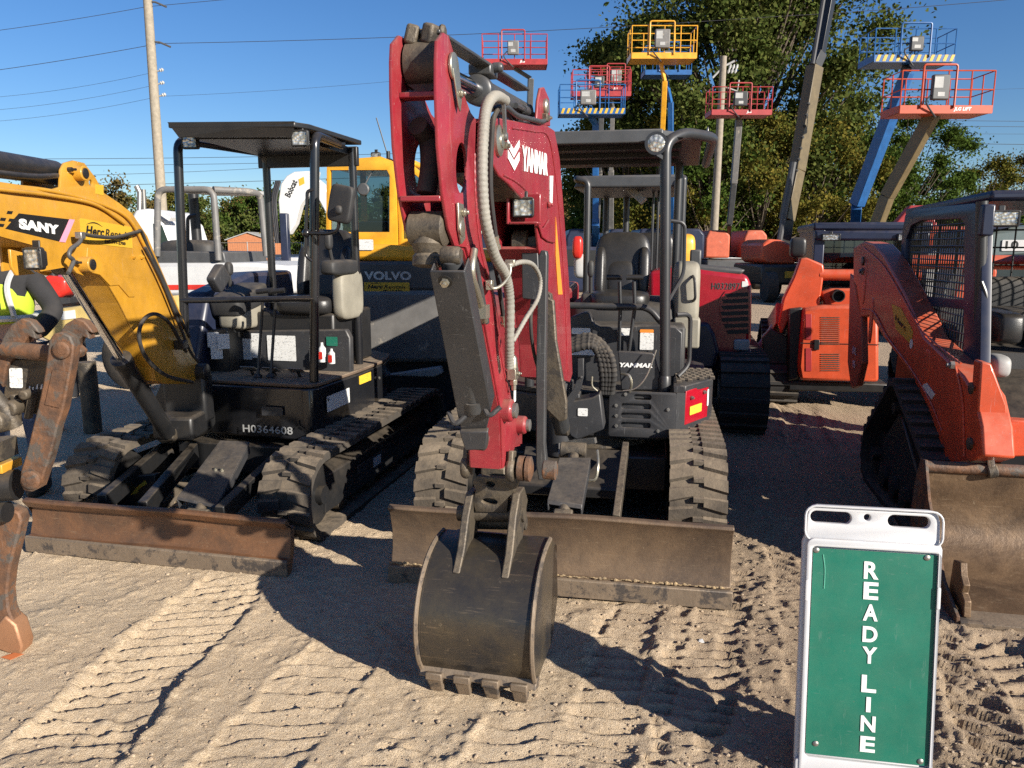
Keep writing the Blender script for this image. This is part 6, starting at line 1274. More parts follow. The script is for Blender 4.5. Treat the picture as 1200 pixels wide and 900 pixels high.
# ================================================================ second crimson excavator behind the first
Y2=Fr(1.45,6.45,-12)
r=root('mini_excavator','second crimson mini excavator behind the first, its rounded hood on the right','excavator',Y2,'mini excavators with open canopies')
def u2(px,py,y): return V(Y2.Y(px,py,y))
track(r,Y2,.32,.72,[(.33,.33,.33),(2.0,.33,.33)],.13,lug=.022,mt=M['rubberd'],style=1); track(r,Y2,-1.15,-.75,[(.33,.33,.33),(2.0,.33,.33)],.13,lug=.022,mt=M['rubberd'],style=1)
mb=MB(Y2); mb.box(-.75,.32,.5,2.0,.25,.5); part('undercarriage',mb,M['black'],r,bevel=.02)
hy=.55
mb=MB(Y2); o=[(760,318),(800,312),(876,322),(881,335),(881,372),(880,405),(868,418),(842,422),(836,432),(800,434),(780,440),(760,440)]
traceY(mb,Y2,hy,o,1.3); hd=part('engine_hood',mb,M['red2'],r,'glossy crimson rear hood',bevel=.06,seg=4)
mb=MB(Y2); mb.prism([u2(px,py,hy-.004) for px,py in ((842,352),(850,341),(877,338),(879,345),(879,390),(862,392),(852,378),(844,372))],(0,-.006,0)); gv=part('grille_frame',mb,M['red2'],hd,bevel=.004)
for i in range(7):
    y0=344+i*7.2; x0=(850,846,845,844,845,848,851)[i]; mb=MB(Y2); mb.prism([u2(px,py,hy-.012) for px,py in ((x0,y0),(877,y0-1.5),(877,y0+3.2),(x0+2,y0+4.4))],(0,-.003,0)); part('vent_slot',mb,M['ink'],gv)
mb=MB(Y2); lettering(mb,'H032897',u2(834,339,hy-.002),(1,0,0),(0,0,1),w=u2(867,339,hy).x-u2(834,339,hy).x,h=.058,bold=.0); part('lettering',mb,M['dgrey'],hd)
mb=MB(Y2); c=u2(873,333,hy-.002); mb.plate((c.x-.025,hy-.003,c.z-.025),(1,0,0),(0,0,1),rrect(0,.05,0,.05,.004),(),.002); part('sticker',mb,M['sticker'],hd)
mb=MB(Y2); mb.super(u2(869,404,hy-.01),(.14,.06,.10),.35); part('tail_lamp',mb,M['lgrey'],hd)
mb=MB(Y2); traceY(mb,Y2,hy-.02,[(842,418),(880,408),(881,420),(862,430),(838,434)],.6); part('hood_skirt',mb,M['navy'],r,bevel=.02)
mb=MB(Y2); traceY(mb,Y2,hy-.07,[(806,380),(830,378),(838,392),(843,412),(838,432),(806,434)],.12); ln=part('side_cover',mb,M['navy'],r,'dark blue side cover',bevel=.03)
mb=MB(Y2); traceY(mb,Y2,hy+.02,[(800,310),(874,316),(868,322),(800,320)],.8); part('hood_top',mb,M['dgrey'],hd,bevel=.02)
mb=MB(Y2); c=u2(815,303,hy+.1); mb.cbox(c,(.10,.08,.16)); part('fuel_cap_box',mb,M['dgrey'],r,bevel=.015)
zr=2.30
A_,B_=u2(674,214,.62),u2(802,212,.62)
mb=MB(Y2); mb.prism([(A_.x-.02,.62,A_.z-.05),(B_.x+.0,.62,B_.z-.05),(B_.x,.62,B_.z+.06),(A_.x+.05,.62,A_.z+.06)],(0,1.5,0)); part('canopy_roof',mb,M['dgrey'],r,bevel=.02)
for px,y in ((689,.60),(801,.60),(711,2.1),(735,2.1)):
    mb=MB(Y2); t=u2(px,212,y); 
    if y<1: s_=-1 if px<740 else 1; mb.tube(fillet([V(t.x,y,.85),V(t.x,y,t.z),V(t.x+.12*s_ if px<740 else t.x,y+.0,t.z+.02),V(t.x+(.14 if s_<0 else 0),y+.5,t.z+.02)],.10,5),.032,12)
    else: mb.tube([V(t.x,y,.85),V(t.x,y,A_.z)],.034,12)
    part('canopy_post',mb,M['tube'],r)
for k,px in enumerate((764,770,776,782)):
    mb=MB(Y2); t=u2(px,290,1.2); mb.tube([V(t.x,1.2,1.1),V(t.x,1.2,A_.z-.02)],.012,8); part('guard_bar',mb,M['tube'],r)
mb=MB(Y2); c=u2(760,318,1.6); mb.lathe(c+V(0,0,-.22),(0,0,1),[(0,.06),(.02,.075),(.30,.075),(.36,.04),(.40,.03)],18); fe=part('fire_extinguisher',mb,M['redp'],r); mb=MB(Y2); mb.lathe(c+V(0,0,-.08),(0,0,1),[(0,.077),(.12,.077)],18); part('label_band',mb,M['white'],fe)
mb=MB(Y2); mb.lathe(c+V(0,0,.16),(0,0,1),[(0,.03),(.05,.035),(.10,.02)],10); mb.beam(c+V(-.04,0,.26),c+V(.08,0,.24),.02,.015); part('valve',mb,M['steel'],fe)
mb=MB(Y2); mb.super((-.4,1.3,1.0),(.9,1.1,.5),.3); part('floor_console',mb,M['black'],r)
mb=MB(Y2); mb.super((-.35,1.5,1.45),(.5,.16,.6),.45); part('backrest',mb,M['vinyl'],r)
mb=MB(Y2); mb.prism([u2(px,py,.9) for px,py in ((733,222),(745,222),(757,232),(750,238))],(0,.3,0)); part('sun_visor',mb,M['lgrey'],r)
# white and red control pods left of that seat
mb=MB(Y2); mb.super(u2(682,312,1.1),(.16,.14,.24),.6); pd=part('control_pod',mb,M['white'],r); mb=MB(Y2); mb.super(u2(677,290,1.0),(.10,.12,.22),.6); part('pod_cap',mb,M['redp'],pd)
# ================================================================ grey-green machine behind the near loader
G=Fr(5.2,7.9,-12)
r=root('truck','grey green truck body with plate number at the right edge behind the nearest loader','truck',G)
def g2(px,py,y): return V(G.Y(px,py,y))
mb=MB(G); traceY(mb,G,0,[(1150,270),(1230,262),(1300,258),(1300,420),(1150,420)],1.6); gb=part('body',mb,M['teal'],r,bevel=.05)
mb=MB(G); c=g2(1192,287,-.004); mb.plate((c.x-.14,-.006,c.z-.06),(1,0,0),(0,0,1),rrect(0,.28,0,.11,.01),(),.004); pl=part('number_plate',mb,M['white'],gb); mb=MB(G); lettering(mb,'10',(c.x-.11,-.008,c.z-.04),(1,0,0),(0,0,1),h=.08,w=.12,bold=.03); part('lettering',mb,M['ink'],pl)
mb=MB(G); traceY(mb,G,-.012,[(1152,300),(1300,290),(1300,330),(1152,335)],.01); part('windscreen',mb,mat('dark_window_glass',(.03,.045,.05),.08,dust=.05),gb)
mb=MB(G); traceY(mb,G,.2,[(1080,292),(1150,290),(1150,420),(1080,420)],1.2); part('lower_body',mb,M['lgrey'],r,bevel=.05)
mb=MB(G); traceY(mb,G,-.05,[(1152,252),(1200,262),(1150,274)],.3); part('roof_tip',mb,M['navy'],r)
for px in (1100,1220): mb=MB(G); c=g2(px,420,.1); mb.lathe((c.x,0,.45),(0,1,0),[(0,.2),(.02,.44),(.25,.44),(.27,.2)],28); part('wheel',mb,M['rubberd'],r)
# red lift parts seen through the mesh
# ================================================================ large yellow excavator behind, between the two
VO=Fr(-1.45,6.75,-7)
r=root('excavator','large yellow and grey excavator with glazed cab parked behind the black canopy','excavator',VO)
def v_(px,py,y=0): return V(VO.Y(px,py,y))
mb=MB(VO); traceY(mb,VO,0,[(380,345),(395,340),(560,340),(640,345),(640,400),(560,425),(400,425),(380,418)],1.5); cw=part('counterweight',mb,M['mgrey'],r,'scratched grey counterweight',bevel=.04)
mb=MB(VO); traceY(mb,VO,.02,[(380,306),(560,306),(640,312),(640,341),(380,341)],1.5); bd=part('side_band',mb,M['dgrey'],r,bevel=.03)
mb=MB(VO); traceY(mb,VO,.05,[(380,288),(440,286),(560,292),(640,298),(640,309),(380,305)],1.5); hd=part('hood',mb,M['byellow'],r,'yellow hood',bevel=.04)
for a,b_ in ((398,418),(500,530)): mb=MB(VO); q0,q1=v_(a,289,.3),v_(b_,289,.3); mb.box(q0.x,q1.x,.15,.40,q0.z-.01,q0.z+.02); part('hood_step',mb,M['byellow'],hd,bevel=.006)
mb=MB(VO); a=v_(427,328,.018); b_=v_(482,329,.018); lettering(mb,'VOLVO',a,(1,0,0),(0,0,1),w=b_.x-a.x,h=v_(440,318,.018).z-a.z,bold=.045); part('lettering',mb,M['silver'],bd)
a=v_(427,342,.016); herc(bd,VO,a,(1,0,0),(0,0,1),v_(480,342,.016).x-a.x,v_(480,331,.016).z-a.z)
mb=MB(VO); c=v_(398,293,.03); mb.plate((c.x,.04,c.z),(1,0,0),(0,0,1),rrect(0,.30,0,.09,.01),(),.004); s_=part('data_sticker',mb,M['print'],hd)
# cab
cy=.35
def win(nm,outer,holes,y,t=.05):
    mb=MB(VO); O=[(v_(px,py,y).x,v_(px,py,y).z) for px,py in outer]; Hs=[[(v_(px,py,y).x,v_(px,py,y).z) for px,py in h] for h in holes]
    mb.plate((0,y,0),(1,0,0),(0,0,1),O,Hs,t,.006); o=part(nm,mb,M['byellow'],r)
    for h in holes:
        g=MB(VO); g.prism([(x,y-.018,z) for x,z in [(v_(px,py,y).x,v_(px,py,y).z) for px,py in h]],(0,.004,0)); part('window_pane',g,M['glass'],o)
    return o
cf=win('cab_side',[(385,196),(395,188),(448,184),(463,190),(466,215),(468,292),(384,292)],[[(389,200),(455,200),(458,206),(458,272),(389,272)]],cy)
mb=MB(VO)
q=[v_(px,py,cy) for px,py in ((465,190),(480,196),(500,215),(512,292),(468,292))]
cs=win('cab_rear',[(466,190),(485,194),(506,212),(520,292),(469,292)],[[(471,200),(484,202),(500,216),(508,278),(474,280)]],cy+.002,.04)
x0,x1=v_(384,290,cy).x,v_(520,290,cy).x; zb=v_(400,292,cy).z; zt=v_(420,187,cy).z
mb=MB(VO); mb.box(x0,x1-.25,cy+.05,cy+1.0,zt-.06,zt); part('cab_roof',mb,M['byellow'],r,bevel=.03)
mb=MB(VO); mb.box(x0+.02,x0+.07,cy+.95,cy+1.0,zb,zt-.06); mb.box(x1-.32,x1-.27,cy+.95,cy+1.0,zb,zt-.06); mb.box(x0,x1-.27,cy+.95,cy+1.0,zb,zb+.25); part('cab_far_frame',mb,M['byellow'],r)
mb=MB(VO); mb.super((x0+.35,cy+.5,zb+.2),(.4,.45,.12),.4); mb.super((x0+.62,cy+.5,zb+.45),(.14,.4,.55),.45); part('seat',mb,M['vinyl'],r)
mb=MB(VO); c=v_(426,222,cy-.05); mb.lathe(c,(0,-1,0),[(0,.055),(.01,.055),(.02,.045)],20); mb.tube([c+V(0,.01,.02),v_(432,208,cy-.02),v_(440,196,cy)],.008,8); part('mirror',mb,M['dgrey'],r)
c=v_(440,184,cy-.02); square_lamp(r,VO,c,.085,.085,.05)
mb=MB(VO); a=v_(455,184,cy+.1); b_=v_(441,138,cy+.1); mb.tube([a,a.lerp(b_,.5),b_],.006,6); mb.cyl(a-V(0,0,.02),a+V(0,0,.05),.018,n=10); part('antenna',mb,M['black'],r)
mb=MB(VO); mb.tube(catmull([v_(447,190,cy-.02),v_(455,186,cy-.04),v_(462,190,cy-.03),v_(460,198,cy-.02)]),.007,6); part('cable',mb,M['black'],r)
track(r,VO,.05-1.0,.55-1.0,[(-.0,.33,.33),(2.4,.33,.33)],.15,lug=.03,mt=M['rubberd'],style=1) if False else None
mb=MB(VO); mb.box(v_(385,430,.3).x,v_(640,430,.3).x,.35,1.2,.45,.62); part('undercarriage',mb,M['black'],r,bevel=.03)
for yy in (.1,1.35):
    mb=MB(VO); xa,xb=v_(380,450,.2).x-.1,v_(640,450,.2).x
    lp=[(xa+.3,.32),(xb-.3,.32)]; o=[(xa+.3+.32*math.cos(q),.32+.32*math.sin(q)) for q in [PI/2+PI*i/12 for i in range(13)]]+[(xb-.3+.32*math.cos(q),.32+.32*math.sin(q)) for q in [-PI/2+PI*i/12 for i in range(13)]]
    mb.prism([(x,yy,z) for x,z in o],(0,.35,0)); part('track',mb,M['rubberd'],r,bevel=.03)
mb=MB(VO); a=v_(445,437,-.1); mb.prism([v_(450,440,-.15),v_(515,430,-.15),v_(518,438,-.15),v_(508,442,-.15)],(0,.1,0)); part('blade_edge',mb,M['lgrey'],r,bevel=.01)
# ================================================================ white machine with grey roll frame
G1=Fr(-4.9,10.2,-6)
r=root('utility_loader','white bodied machine with red stripe and grey tubular roll frame','loader',G1)
def w_(px,py,y=0): return V(G1.Y(px,py,y))
mb=MB(G1); traceY(mb,G1,0,[(168,308),(300,308),(340,312),(340,345),(168,348)],1.6); bd=part('body',mb,M['white'],r,bevel=.05)
mb=MB(G1); mb.prism([w_(px,py,-.004) for px,py in ((168,334),(340,333),(340,338),(168,340))],(0,-.004,0)); part('red_stripe',mb,M['redp'],bd)
mb=MB(G1); traceY(mb,G1,.05,[(178,294),(262,295),(265,309),(178,309)],1.3); part('side_panel',mb,M['dgrey'],r,bevel=.02)
rt=.045
for pts,y in (([w_(184,300),w_(185,222),w_(250,222),w_(256,305)],.1),([w_(250,222)+V(0,.0,0),w_(252,222)+V(.3,.4,0),w_(305,228,.6)+V(0,.0,0),w_(312,300,.6)],.1)):
    mb=MB(G1); mb.tube(fillet(pts,.12,5),.042,12); part('roll_frame_tube',mb,M['mgrey'],r)
mb=MB(G1); mb.tube([w_(226,226,.9),w_(232,295,.9)],.07,10); part('roll_frame_tube',mb,M['black'],r)
mb=MB(G1); mb.tube(fillet([w_(220,285,.5),w_(220,254,.5),w_(230,252,.5)],.06),.025,8); part('grab_handle',mb,M['black'],r)
mb=MB(G1); a=w_(185,222); b_=w_(250,222); mb.prism([a+V(0,.05,-.02),b_+V(0,.05,-.02),b_+V(.3,1.0,-.02),a+V(.3,1.0,-.02)],(0,0,.06)); part('roof_panel',mb,M['lgrey'],r,bevel=.02)
mb=MB(G1); mb.super(w_(225,296,.7),(.8,.5,.35),.5); part('seat',mb,M['plastic'],r)
for x in (w_(190,340).x,w_(310,340).x): mb=MB(G1); mb.lathe((x,-.02,.42),(0,1,0),[(0,.15),(.02,.40),(.28,.42),(.3,.2)],26); part('wheel',mb,M['rubberd'],r)
# white compact excavator boom standing upright
G2=Fr(-4.1,15.5,0)
r=root('compact_excavator','white compact excavator with raised white boom and dark blue cylinder behind the canopy','excavator',G2)
def b2(px,py,y=0): return V(G2.Y(px,py,y))
mb=MB(G2); q=[b2(*p) for p in ((336,206),(345,201),(372,200),(368,218),(352,240),(346,262),(338,275),(328,262),(326,235),(329,215))]; mb.prism(q,(0,.3,0)); bo=part('boom',mb,M['white'],r,bevel=.02)
mb=MB(G2); q=[b2(*p) for p in ((345,201),(360,200),(378,215),(396,250),(400,290),(390,290),(384,255),(368,225))]; mb.prism([p+V(0,.05,0) for p in q],(0,.28,0)); part('boom_lower',mb,M['white'],bo,bevel=.02)
mb=MB(G2); q=[b2(px,py,-.004) for px,py in ((350,210),(356,207),(357,215),(351,218))]; mb.prism(q,(0,-.004,0)); part('sticker',mb,M['ysticker'],bo)
mb=MB(G2); a=b2(340,232,-.002); b_=b2(349,213,-.002); d=(b_-a).normalized(); lettering(mb,'Bobcat',a,d,V(-d.z,0,d.x),w=(b_-a).length,h=.12,bold=.03); part('lettering',mb,M['ink'],bo)
mb=MB(G2); mb.beam(b2(333,250,-.1),b2(336,318,-.1),.18,.15); part('boom_cylinder',mb,M['navy'],bo,bevel=.02)
mb=MB(G2); 
for k in range(3): mb.tube(catmull([b2(324+2*k,212,-.12),b2(319+2*k,235,-.12),b2(321+2*k,262,-.12),b2(324+2*k,285,-.12)]),.03,6)
part('hydraulic_hose',mb,M['wire'],bo)
mb=MB(G2); mb.box(b2(318,318).x,b2(400,318).x,.1,1.8,.7,1.4); part('house',mb,M['white'],r,bevel=.05); mb=MB(G2); mb.box(b2(310,318).x,b2(400,318).x,.0,1.8,0,.6); part('track',mb,M['rubberd'],r,bevel=.1)
# white truck with cab
G3=Fr(-8.2,17,0)
r=root('truck','white truck cab with dark side window behind the amber boom','truck',G3)
def t3(px,py,y=0): return V(G3.Y(px,py,y))
mb=MB(G3); traceY(mb,G3,0,[(150,262),(158,246),(176,244),(192,262),(203,296),(204,330),(150,330)],2.2); cb=part('cab',mb,M['white'],r,bevel=.06)
mb=MB(G3); mb.prism([t3(px,py,-.005) for px,py in ((180,262),(190,264),(200,290),(196,295),(181,293))],(0,-.01,0)); part('side_window',mb,mat('dark_cab_glass',(.02,.035,.03),.1,dust=0),cb)
mb=MB(G3); mb.prism([t3(px,py,-.1) for px,py in ((186,246),(200,255),(198,259),(186,251))],(0,.5,0)); part('visor',mb,M['white'],cb)
mb=MB(G3); mb.tube([t3(163,262,.3),t3(164,226,.3),t3(160,218,.3)],.06,10); mb.tube([t3(170,270,.3),t3(168,222,.3)],.05,10); part('exhaust_stack',mb,M['steel'],r)
mb=MB(G3); mb.box(t3(60,330).x,t3(150,330).x,.3,2.2,.8,1.15); part('truck_bed',mb,M['lgrey'],r,bevel=.03)
for px in (92,185,120): mb=MB(G3); c=t3(px,340,.0); mb.lathe((c.x,-.05,.52),(0,1,0),[(0,.22),(.01,.28),(.03,.5),(.28,.52),(.3,.3)],30); w=part('wheel',mb,M['rubberd'],r); mb=MB(G3); mb.lathe((c.x,-.055,.52),(0,1,0),[(0,.06),(.01,.12),(.03,.26),(.04,.27)],26); part('rim',mb,M['lgrey'],w)
mb=MB(G3); traceY(mb,G3,-.3,[(98,318),(138,322),(142,345),(128,352),(104,340)],.3); part('tool_box',mb,M['white'],r,bevel=.03)
# red bucket seat like tank
G4=Fr(-4.2,8.2,0)
r=root('fuel_tank','orange red plastic tank standing behind the person in the vest','tank',G4)
mb=MB(G4); traceY(mb,G4,0,[(50,322),(77,326),(78,343),(70,349),(58,349),(50,340)],.3); part('tank_body',mb,M['redp'],r,bevel=.05,seg=4)
mb=MB(G4); c=V(G4.Y(62,322,.1)); mb.lathe(c,(0,0,1),[(-.02,.05),(.05,.05),(.06,.03)],14); part('cap',mb,M['ink'],r)
mb=MB(G4); c0=V(G4.Y(50,349,.0)); c1=V(G4.Y(78,349,0)); mb.box(c0.x,c1.x,.02,.06,0,c0.z); mb.box(c0.x,c1.x,.24,.28,0,c0.z); part('stand',mb,M['char'],r)
G5=Fr(-3.6,6.4,-8)
r=root('bucket_attachment','faded yellow steel box attachment with paper notice behind the rusty thumb','attachment',G5)
def y5(px,py,y=0): return V(G5.Y(px,py,y))
mb=MB(G5); traceY(mb,G5,0,[(46,374),(66,362),(118,355),(150,352),(150,376),(110,384),(60,402),(48,396)],.8); bx=part('box_body',mb,mat('faded_yellow_paint',(.62,.46,.16),.5,dust=.5,wear=7,wearc=(.35,.27,.18),wl=.6),r,bevel=.02)
mb=MB(G5); mb.prism([y5(px,py,-.004) for px,py in ((72,365),(88,363),(89,373),(72,375))],(0,-.003,0)); part('paper_notice',mb,M['sticker'],bx)
mb=MB(G5); a=y5(60,361,.1); b_=y5(125,352,.1); mb.prism([a,b_,b_+V(0,.7,0),a+V(0,.7,0)],(0,0,.02)); part('lid',mb,M['rust'],bx)
for px in (99,): mb=MB(G5); c=y5(px,400,.2); mb.cyl((c.x,.2,0),(c.x,.2,.62),.075,n=20); part('support_leg',mb,M['greasy'],r)
mb=MB(G5); c=y5(55,400,.2); mb.cyl((c.x,.2,0),(c.x,.2,.5),.06,n=20); part('support_leg',mb,M['greasy'],r)
G6=Fr(-3.9,8.6,0)
r=root('machine_wheel','dark tyred machine wheel standing behind the amber boom cylinder','wheel',G6); c=V(G6.Y(147,432,0))
mb=MB(G6); mb.lathe((c.x,0,.36),(.25,1,0),[(0,.2),(.02,.30),(.05,.35),(.25,.36),(.28,.3),(.3,.2)],30); part('tyre',mb,M['rubber'],r); mb=MB(G6); mb.lathe((c.x,-.01,.36),(.25,1,0),[(0,.05),(.02,.18),(.06,.2)],24); part('rim',mb,M['yellow'],r)
# ================================================================ person in the hi-vis vest
PF=Fr(-3.27,4.95,12)
r=root('person','person in black hoodie and yellow safety vest with white hard hat behind the amber boom','person',PF)
def skin(nm,joints,edges,mt,sub=2,par=None):
    me=bpy.data.meshes.new(nm); me.from_pydata([j[:3] for j in joints],edges,[]); o=bpy.data.objects.new(nm,me); COL.objects.link(o); o.parent=par or r
    m=o.modifiers.new('skin','SKIN'); m.use_smooth_shade=True
    for i,j in enumerate(joints): me.skin_vertices[0].data[i].radius=(j[3],j[4] if len(j)>4 else j[3])
    me.skin_vertices[0].data[0].use_root=True
    s=o.modifiers.new('sub','SUBSURF'); s.levels=sub; s.render_levels=sub; me.materials.append(mt); return o
J=[(0,0,.98,.15,.11),(0,.0,1.12,.15,.11),(0,-.02,1.28,.17,.12),(.0,-.03,1.42,.16,.10),(.0,-.03,1.52,.055),(0,-.06,1.60,.07,.08),(0,-.06,1.70,.075,.085),
 (-.18,-.03,1.44,.07),(-.27,-.02,1.20,.052),(-.20,-.22,1.05,.042),(-.12,-.30,1.02,.03),
 (.18,-.03,1.44,.07),(.30,.02,1.20,.055),(.24,-.20,1.06,.044),(.14,-.30,1.03,.03),
 (-.10,0,.90,.09),(-.11,-.02,.50,.065),(-.12,0,.10,.048),(-.13,-.14,.05,.045),
 (.10,0,.90,.09),(.12,-.02,.50,.065),(.13,.02,.10,.048),(.14,-.12,.05,.045)]
E_=[(0,1),(1,2),(2,3),(3,4),(4,5),(5,6),(3,7),(7,8),(8,9),(9,10),(3,11),(11,12),(12,13),(13,14),(0,15),(15,16),(16,17),(17,18),(0,19),(19,20),(20,21),(21,22)]
body=skin('body',J,E_,M['skin'])
up=[(x,y,z,a*1.10+.008,(b[0] if b else a)*1.10+.008) for x,y,z,a,*b in [J[1],J[2],J[3],J[7],J[8],J[9],J[11],J[12],J[13]]]
skin('hoodie',up,[(0,1),(1,2),(2,3),(3,4),(4,5),(2,6),(6,7),(7,8)],M['fabric'],par=body)
lo=[(x,y,z,a*1.08+.01,(b[0] if b else a)*1.08+.01) for x,y,z,a,*b in [J[0],J[15],J[16],J[17],J[19],J[20],J[21]]]
skin('jeans',lo,[(0,1),(1,2),(2,3),(0,4),(4,5),(5,6)],M['denim'],par=body)
vest=skin('safety_vest',[(0,0,1.08,.185,.150),(0,-.02,1.28,.215,.165),(0,-.03,1.43,.175,.14)],[(0,1),(1,2)],M['hivis'],par=body)
mb=MB(PF)
for z,rx,ry in ((1.16,.190,.150),): 
    ps=[V(rx*math.cos(q),-.01+ry*math.sin(q),z) for q in [i*PI/16 for i in range(32)]]; mb.tube(ps,.022,6,closed=True)
part('reflective_band',mb,M['reflect'],body)
for sx_ in (-1,1):
    mb=MB(PF); mb.tube(catmull([V(sx_*.13,-.06,1.50),V(sx_*.10,-.165,1.36),V(sx_*.12,-.165,1.18)]),.018,6); part('harness_strap',mb,M['reflect'],body)
mb=MB(PF); mb.cbox((0,-.165,1.24),(.10,.03,.05)); part('harness_buckle',mb,M['dgrey'],body,bevel=.008)
mb=MB(PF); mb.lathe((0,-.06,1.66),(0,0,1),[(0,.135),(.008,.135),(.012,.105),(.06,.098),(.10,.07),(.115,.02)],28); mb.cbox((0,-.19,1.665),(.14,.08,.008)); part('hard_hat',mb,M['hatw'],body)
mb=MB(PF); 
for sx_ in (-1,1): mb.super((sx_*.032,-.145,1.60),(.022,.012,.012),1)
part('eyes',mb,M['ink'],body); mb=MB(PF); mb.super((0,-.155,1.575),(.022,.03,.04),.9); part('nose',mb,M['skin'],body); mb=MB(PF); mb.super((0,-.14,1.545),(.045,.012,.010),.9); part('mouth',mb,M['crimson'],body)
for sx_ in (-1,1):
    for f in range(4):
        mb=MB(PF); b0=V(sx_*.12+(f-1.5)*.018,-.32,1.02); mb.tube([b0,b0+V(-sx_*.01,-.04,-.01),b0+V(-sx_*.015,-.065-.004*(f in (1,2)),-.03)],.0085,8); part('finger',mb,M['skin'],body)
    mb=MB(PF); mb.tube([V(sx_*.10,-.30,1.03),V(sx_*.08,-.33,1.05),V(sx_*.075,-.36,1.05)],.010,8); part('thumb',mb,M['skin'],body)
    mb=MB(PF); mb.super((sx_*.13,-.10,.05),(.10,.28,.10),.6); part('boot',mb,M['rubber'],body)
# ================================================================ boom lifts
def basket(r,x0,x1,y0,y1,z0,h,mt,fr,par=None,boxmt='mgrey',toe=.16,letter=None,stripe=False):
    pr=par or r; mb=MB(fr); mb.box(x0,x1,y0,y1,z0,z0+.04); mb.box(x0,x1,y0-.02,y0+.02,z0-.02,z0+toe); mb.box(x0,x1,y1-.02,y1+.02,z0,z0+toe); mb.box(x0-.02,x0+.02,y0,y1,z0,z0+toe); mb.box(x1-.02,x1+.02,y0,y1,z0,z0+toe)
    fl=part('platform_floor',mb,M[mt],pr)
    mb=MB(fr); t=.016
    for z in (z0+h,z0+h*.55): mb.tube([V(x0,y0,z),V(x1,y0,z),V(x1,y1,z),V(x0,y1,z)],t,6,closed=True)
    n=4
    for i in range(n+1):
        x=x0+(x1-x0)*i/n
        for y in (y0,y1): mb.tube([V(x,y,z0),V(x,y,z0+h)],t,6)
    for y in (y0+(y1-y0)*.5,):
        for x in (x0,x1): mb.tube([V(x,y,z0),V(x,y,z0+h)],t,6)
    part('basket_rail',mb,M[mt],pr)
    rk=random.Random(int(x0*100)); xm=(x0+x1)/2+rk.uniform(-.25,.25); bw_=rk.uniform(.17,.26); bh_=rk.uniform(.72,.9); boxmt=rk.choice(['dgrey','mgrey','char','mgrey']); mb=MB(fr); mb.box(xm-bw_,xm+bw_,y0-.16,y0-.03,z0+h*.28,z0+h*bh_); cb=part('control_box',mb,M[boxmt],pr,bevel=.03)
    mb=MB(fr); mb.box(xm-bw_*.85,xm+bw_*rk.uniform(-.1,.5),y0-.165,y0-.16,z0+h*.56,z0+h*(bh_-.06)); mb.box(xm-.08,xm+.08,y0-.165,y0-.16,z0+h*.36,z0+h*.46); part('control_panel',mb,M['lgrey'],cb)
    mb=MB(fr); mb.tube(fillet([V(xm-.38,y0-.05,z0+.1),V(xm-.38,y0-.05,z0+h+.12),V(xm+.38,y0-.05,z0+h+.12),V(xm+.38,y0-.05,z0+.1)],.06),.025,8); part('control_guard',mb,M[mt],pr)
    mb=MB(fr); mb.tube(catmull([V(xm-.2,y0-.1,z0+h*.4),V(xm-.3,y0-.12,z0+.2),V(xm,y0,z0-.1)]),.02,6); part('cable',mb,M['wire'],pr)
    if letter: mb=MB(fr); lettering(mb,letter,(x1-(x1-x0)*.42,y0-.022,z0+.02),(1,0,0),(0,0,1),h=.10,bold=.04,shear=.2); part('lettering',mb,M['wink'],fl)
    if stripe:
        mb=MB(fr)
        for i in range(12): x=x0+(x1-x0)*(i+.2)/12; mb.prism([(x,y0-.024,z0),(x+.08,y0-.024,z0),(x+.14,y0-.024,z0+toe),(x+.06,y0-.024,z0+toe)],(0,-.003,0))
        part('hazard_stripe',mb,M['ysticker'],fl)
def lift(label,px0,px1,pyt,pyb,Yd,mt,basepx,boommt,mast=None,letter=None,stripe=False,base=None,boxmt='mgrey'):
    a=V(W0.Y(px0,pyb,Yd)); b=V(W0.Y(px1,pyb,Yd)); t=V(W0.Y(px0,pyt,Yd)); bx=V(W0.Z(basepx,345,0)); fx=at(basepx,Yd+3)
    fr=Fr(fx,Yd+3,0); r=root('boom_lift',label,'boom lift',fr,'raised boom lifts'); basket(r,a.x,b.x,Yd,Yd+.9,a.z,max(.8,t.z-a.z-.05),mt,W0,letter=letter,stripe=stripe,boxmt=boxmt)
    mb=MB(W0); mb.box(fx-1.1,fx+1.1,Yd+2,Yd+4.6,.55,1.15); ch=part('chassis',mb,M['dgrey'],r,bevel=.08)
    for sx_ in (-1.05,.75):
        for yy in (Yd+2.1,Yd+4.0): mb=MB(W0); mb.lathe((fx+sx_,yy,.45),(1,0,0),[(0,.2),(.02,.43),(.28,.45),(.3,.25)],22); part('wheel',mb,M['rubberd'],ch)
    for s_,w_ in ((-.72,.95),(.72,.9)): mb=MB(W0); xq=fx+s_; mb.prism([(xq-w_/2,Yd+1.9,1.2),(xq+w_/2,Yd+1.9,1.2),(xq+w_/2,Yd+1.9,2.05),(xq+w_*.3,Yd+1.9,2.25),(xq-w_*.35,Yd+1.9,2.25),(xq-w_/2,Yd+1.9,1.95)],(0,2.3,0)); part('turret_cover',mb,M[base or 'navy'],r,bevel=.07)
    xm=(a.x+b.x)/2; return r,fr,a,b,xm,fx
def sec(r,pts,ws,mts,nm='boom_section'):
    ws=[w*.64 for w in ws]
    for i in range(len(pts)-1): mb=MB(W0); mb.beam(pts[i],pts[i+1],ws[i],ws[i]*1.25); part(nm,mb,M[mts[i]],r,bevel=.015)
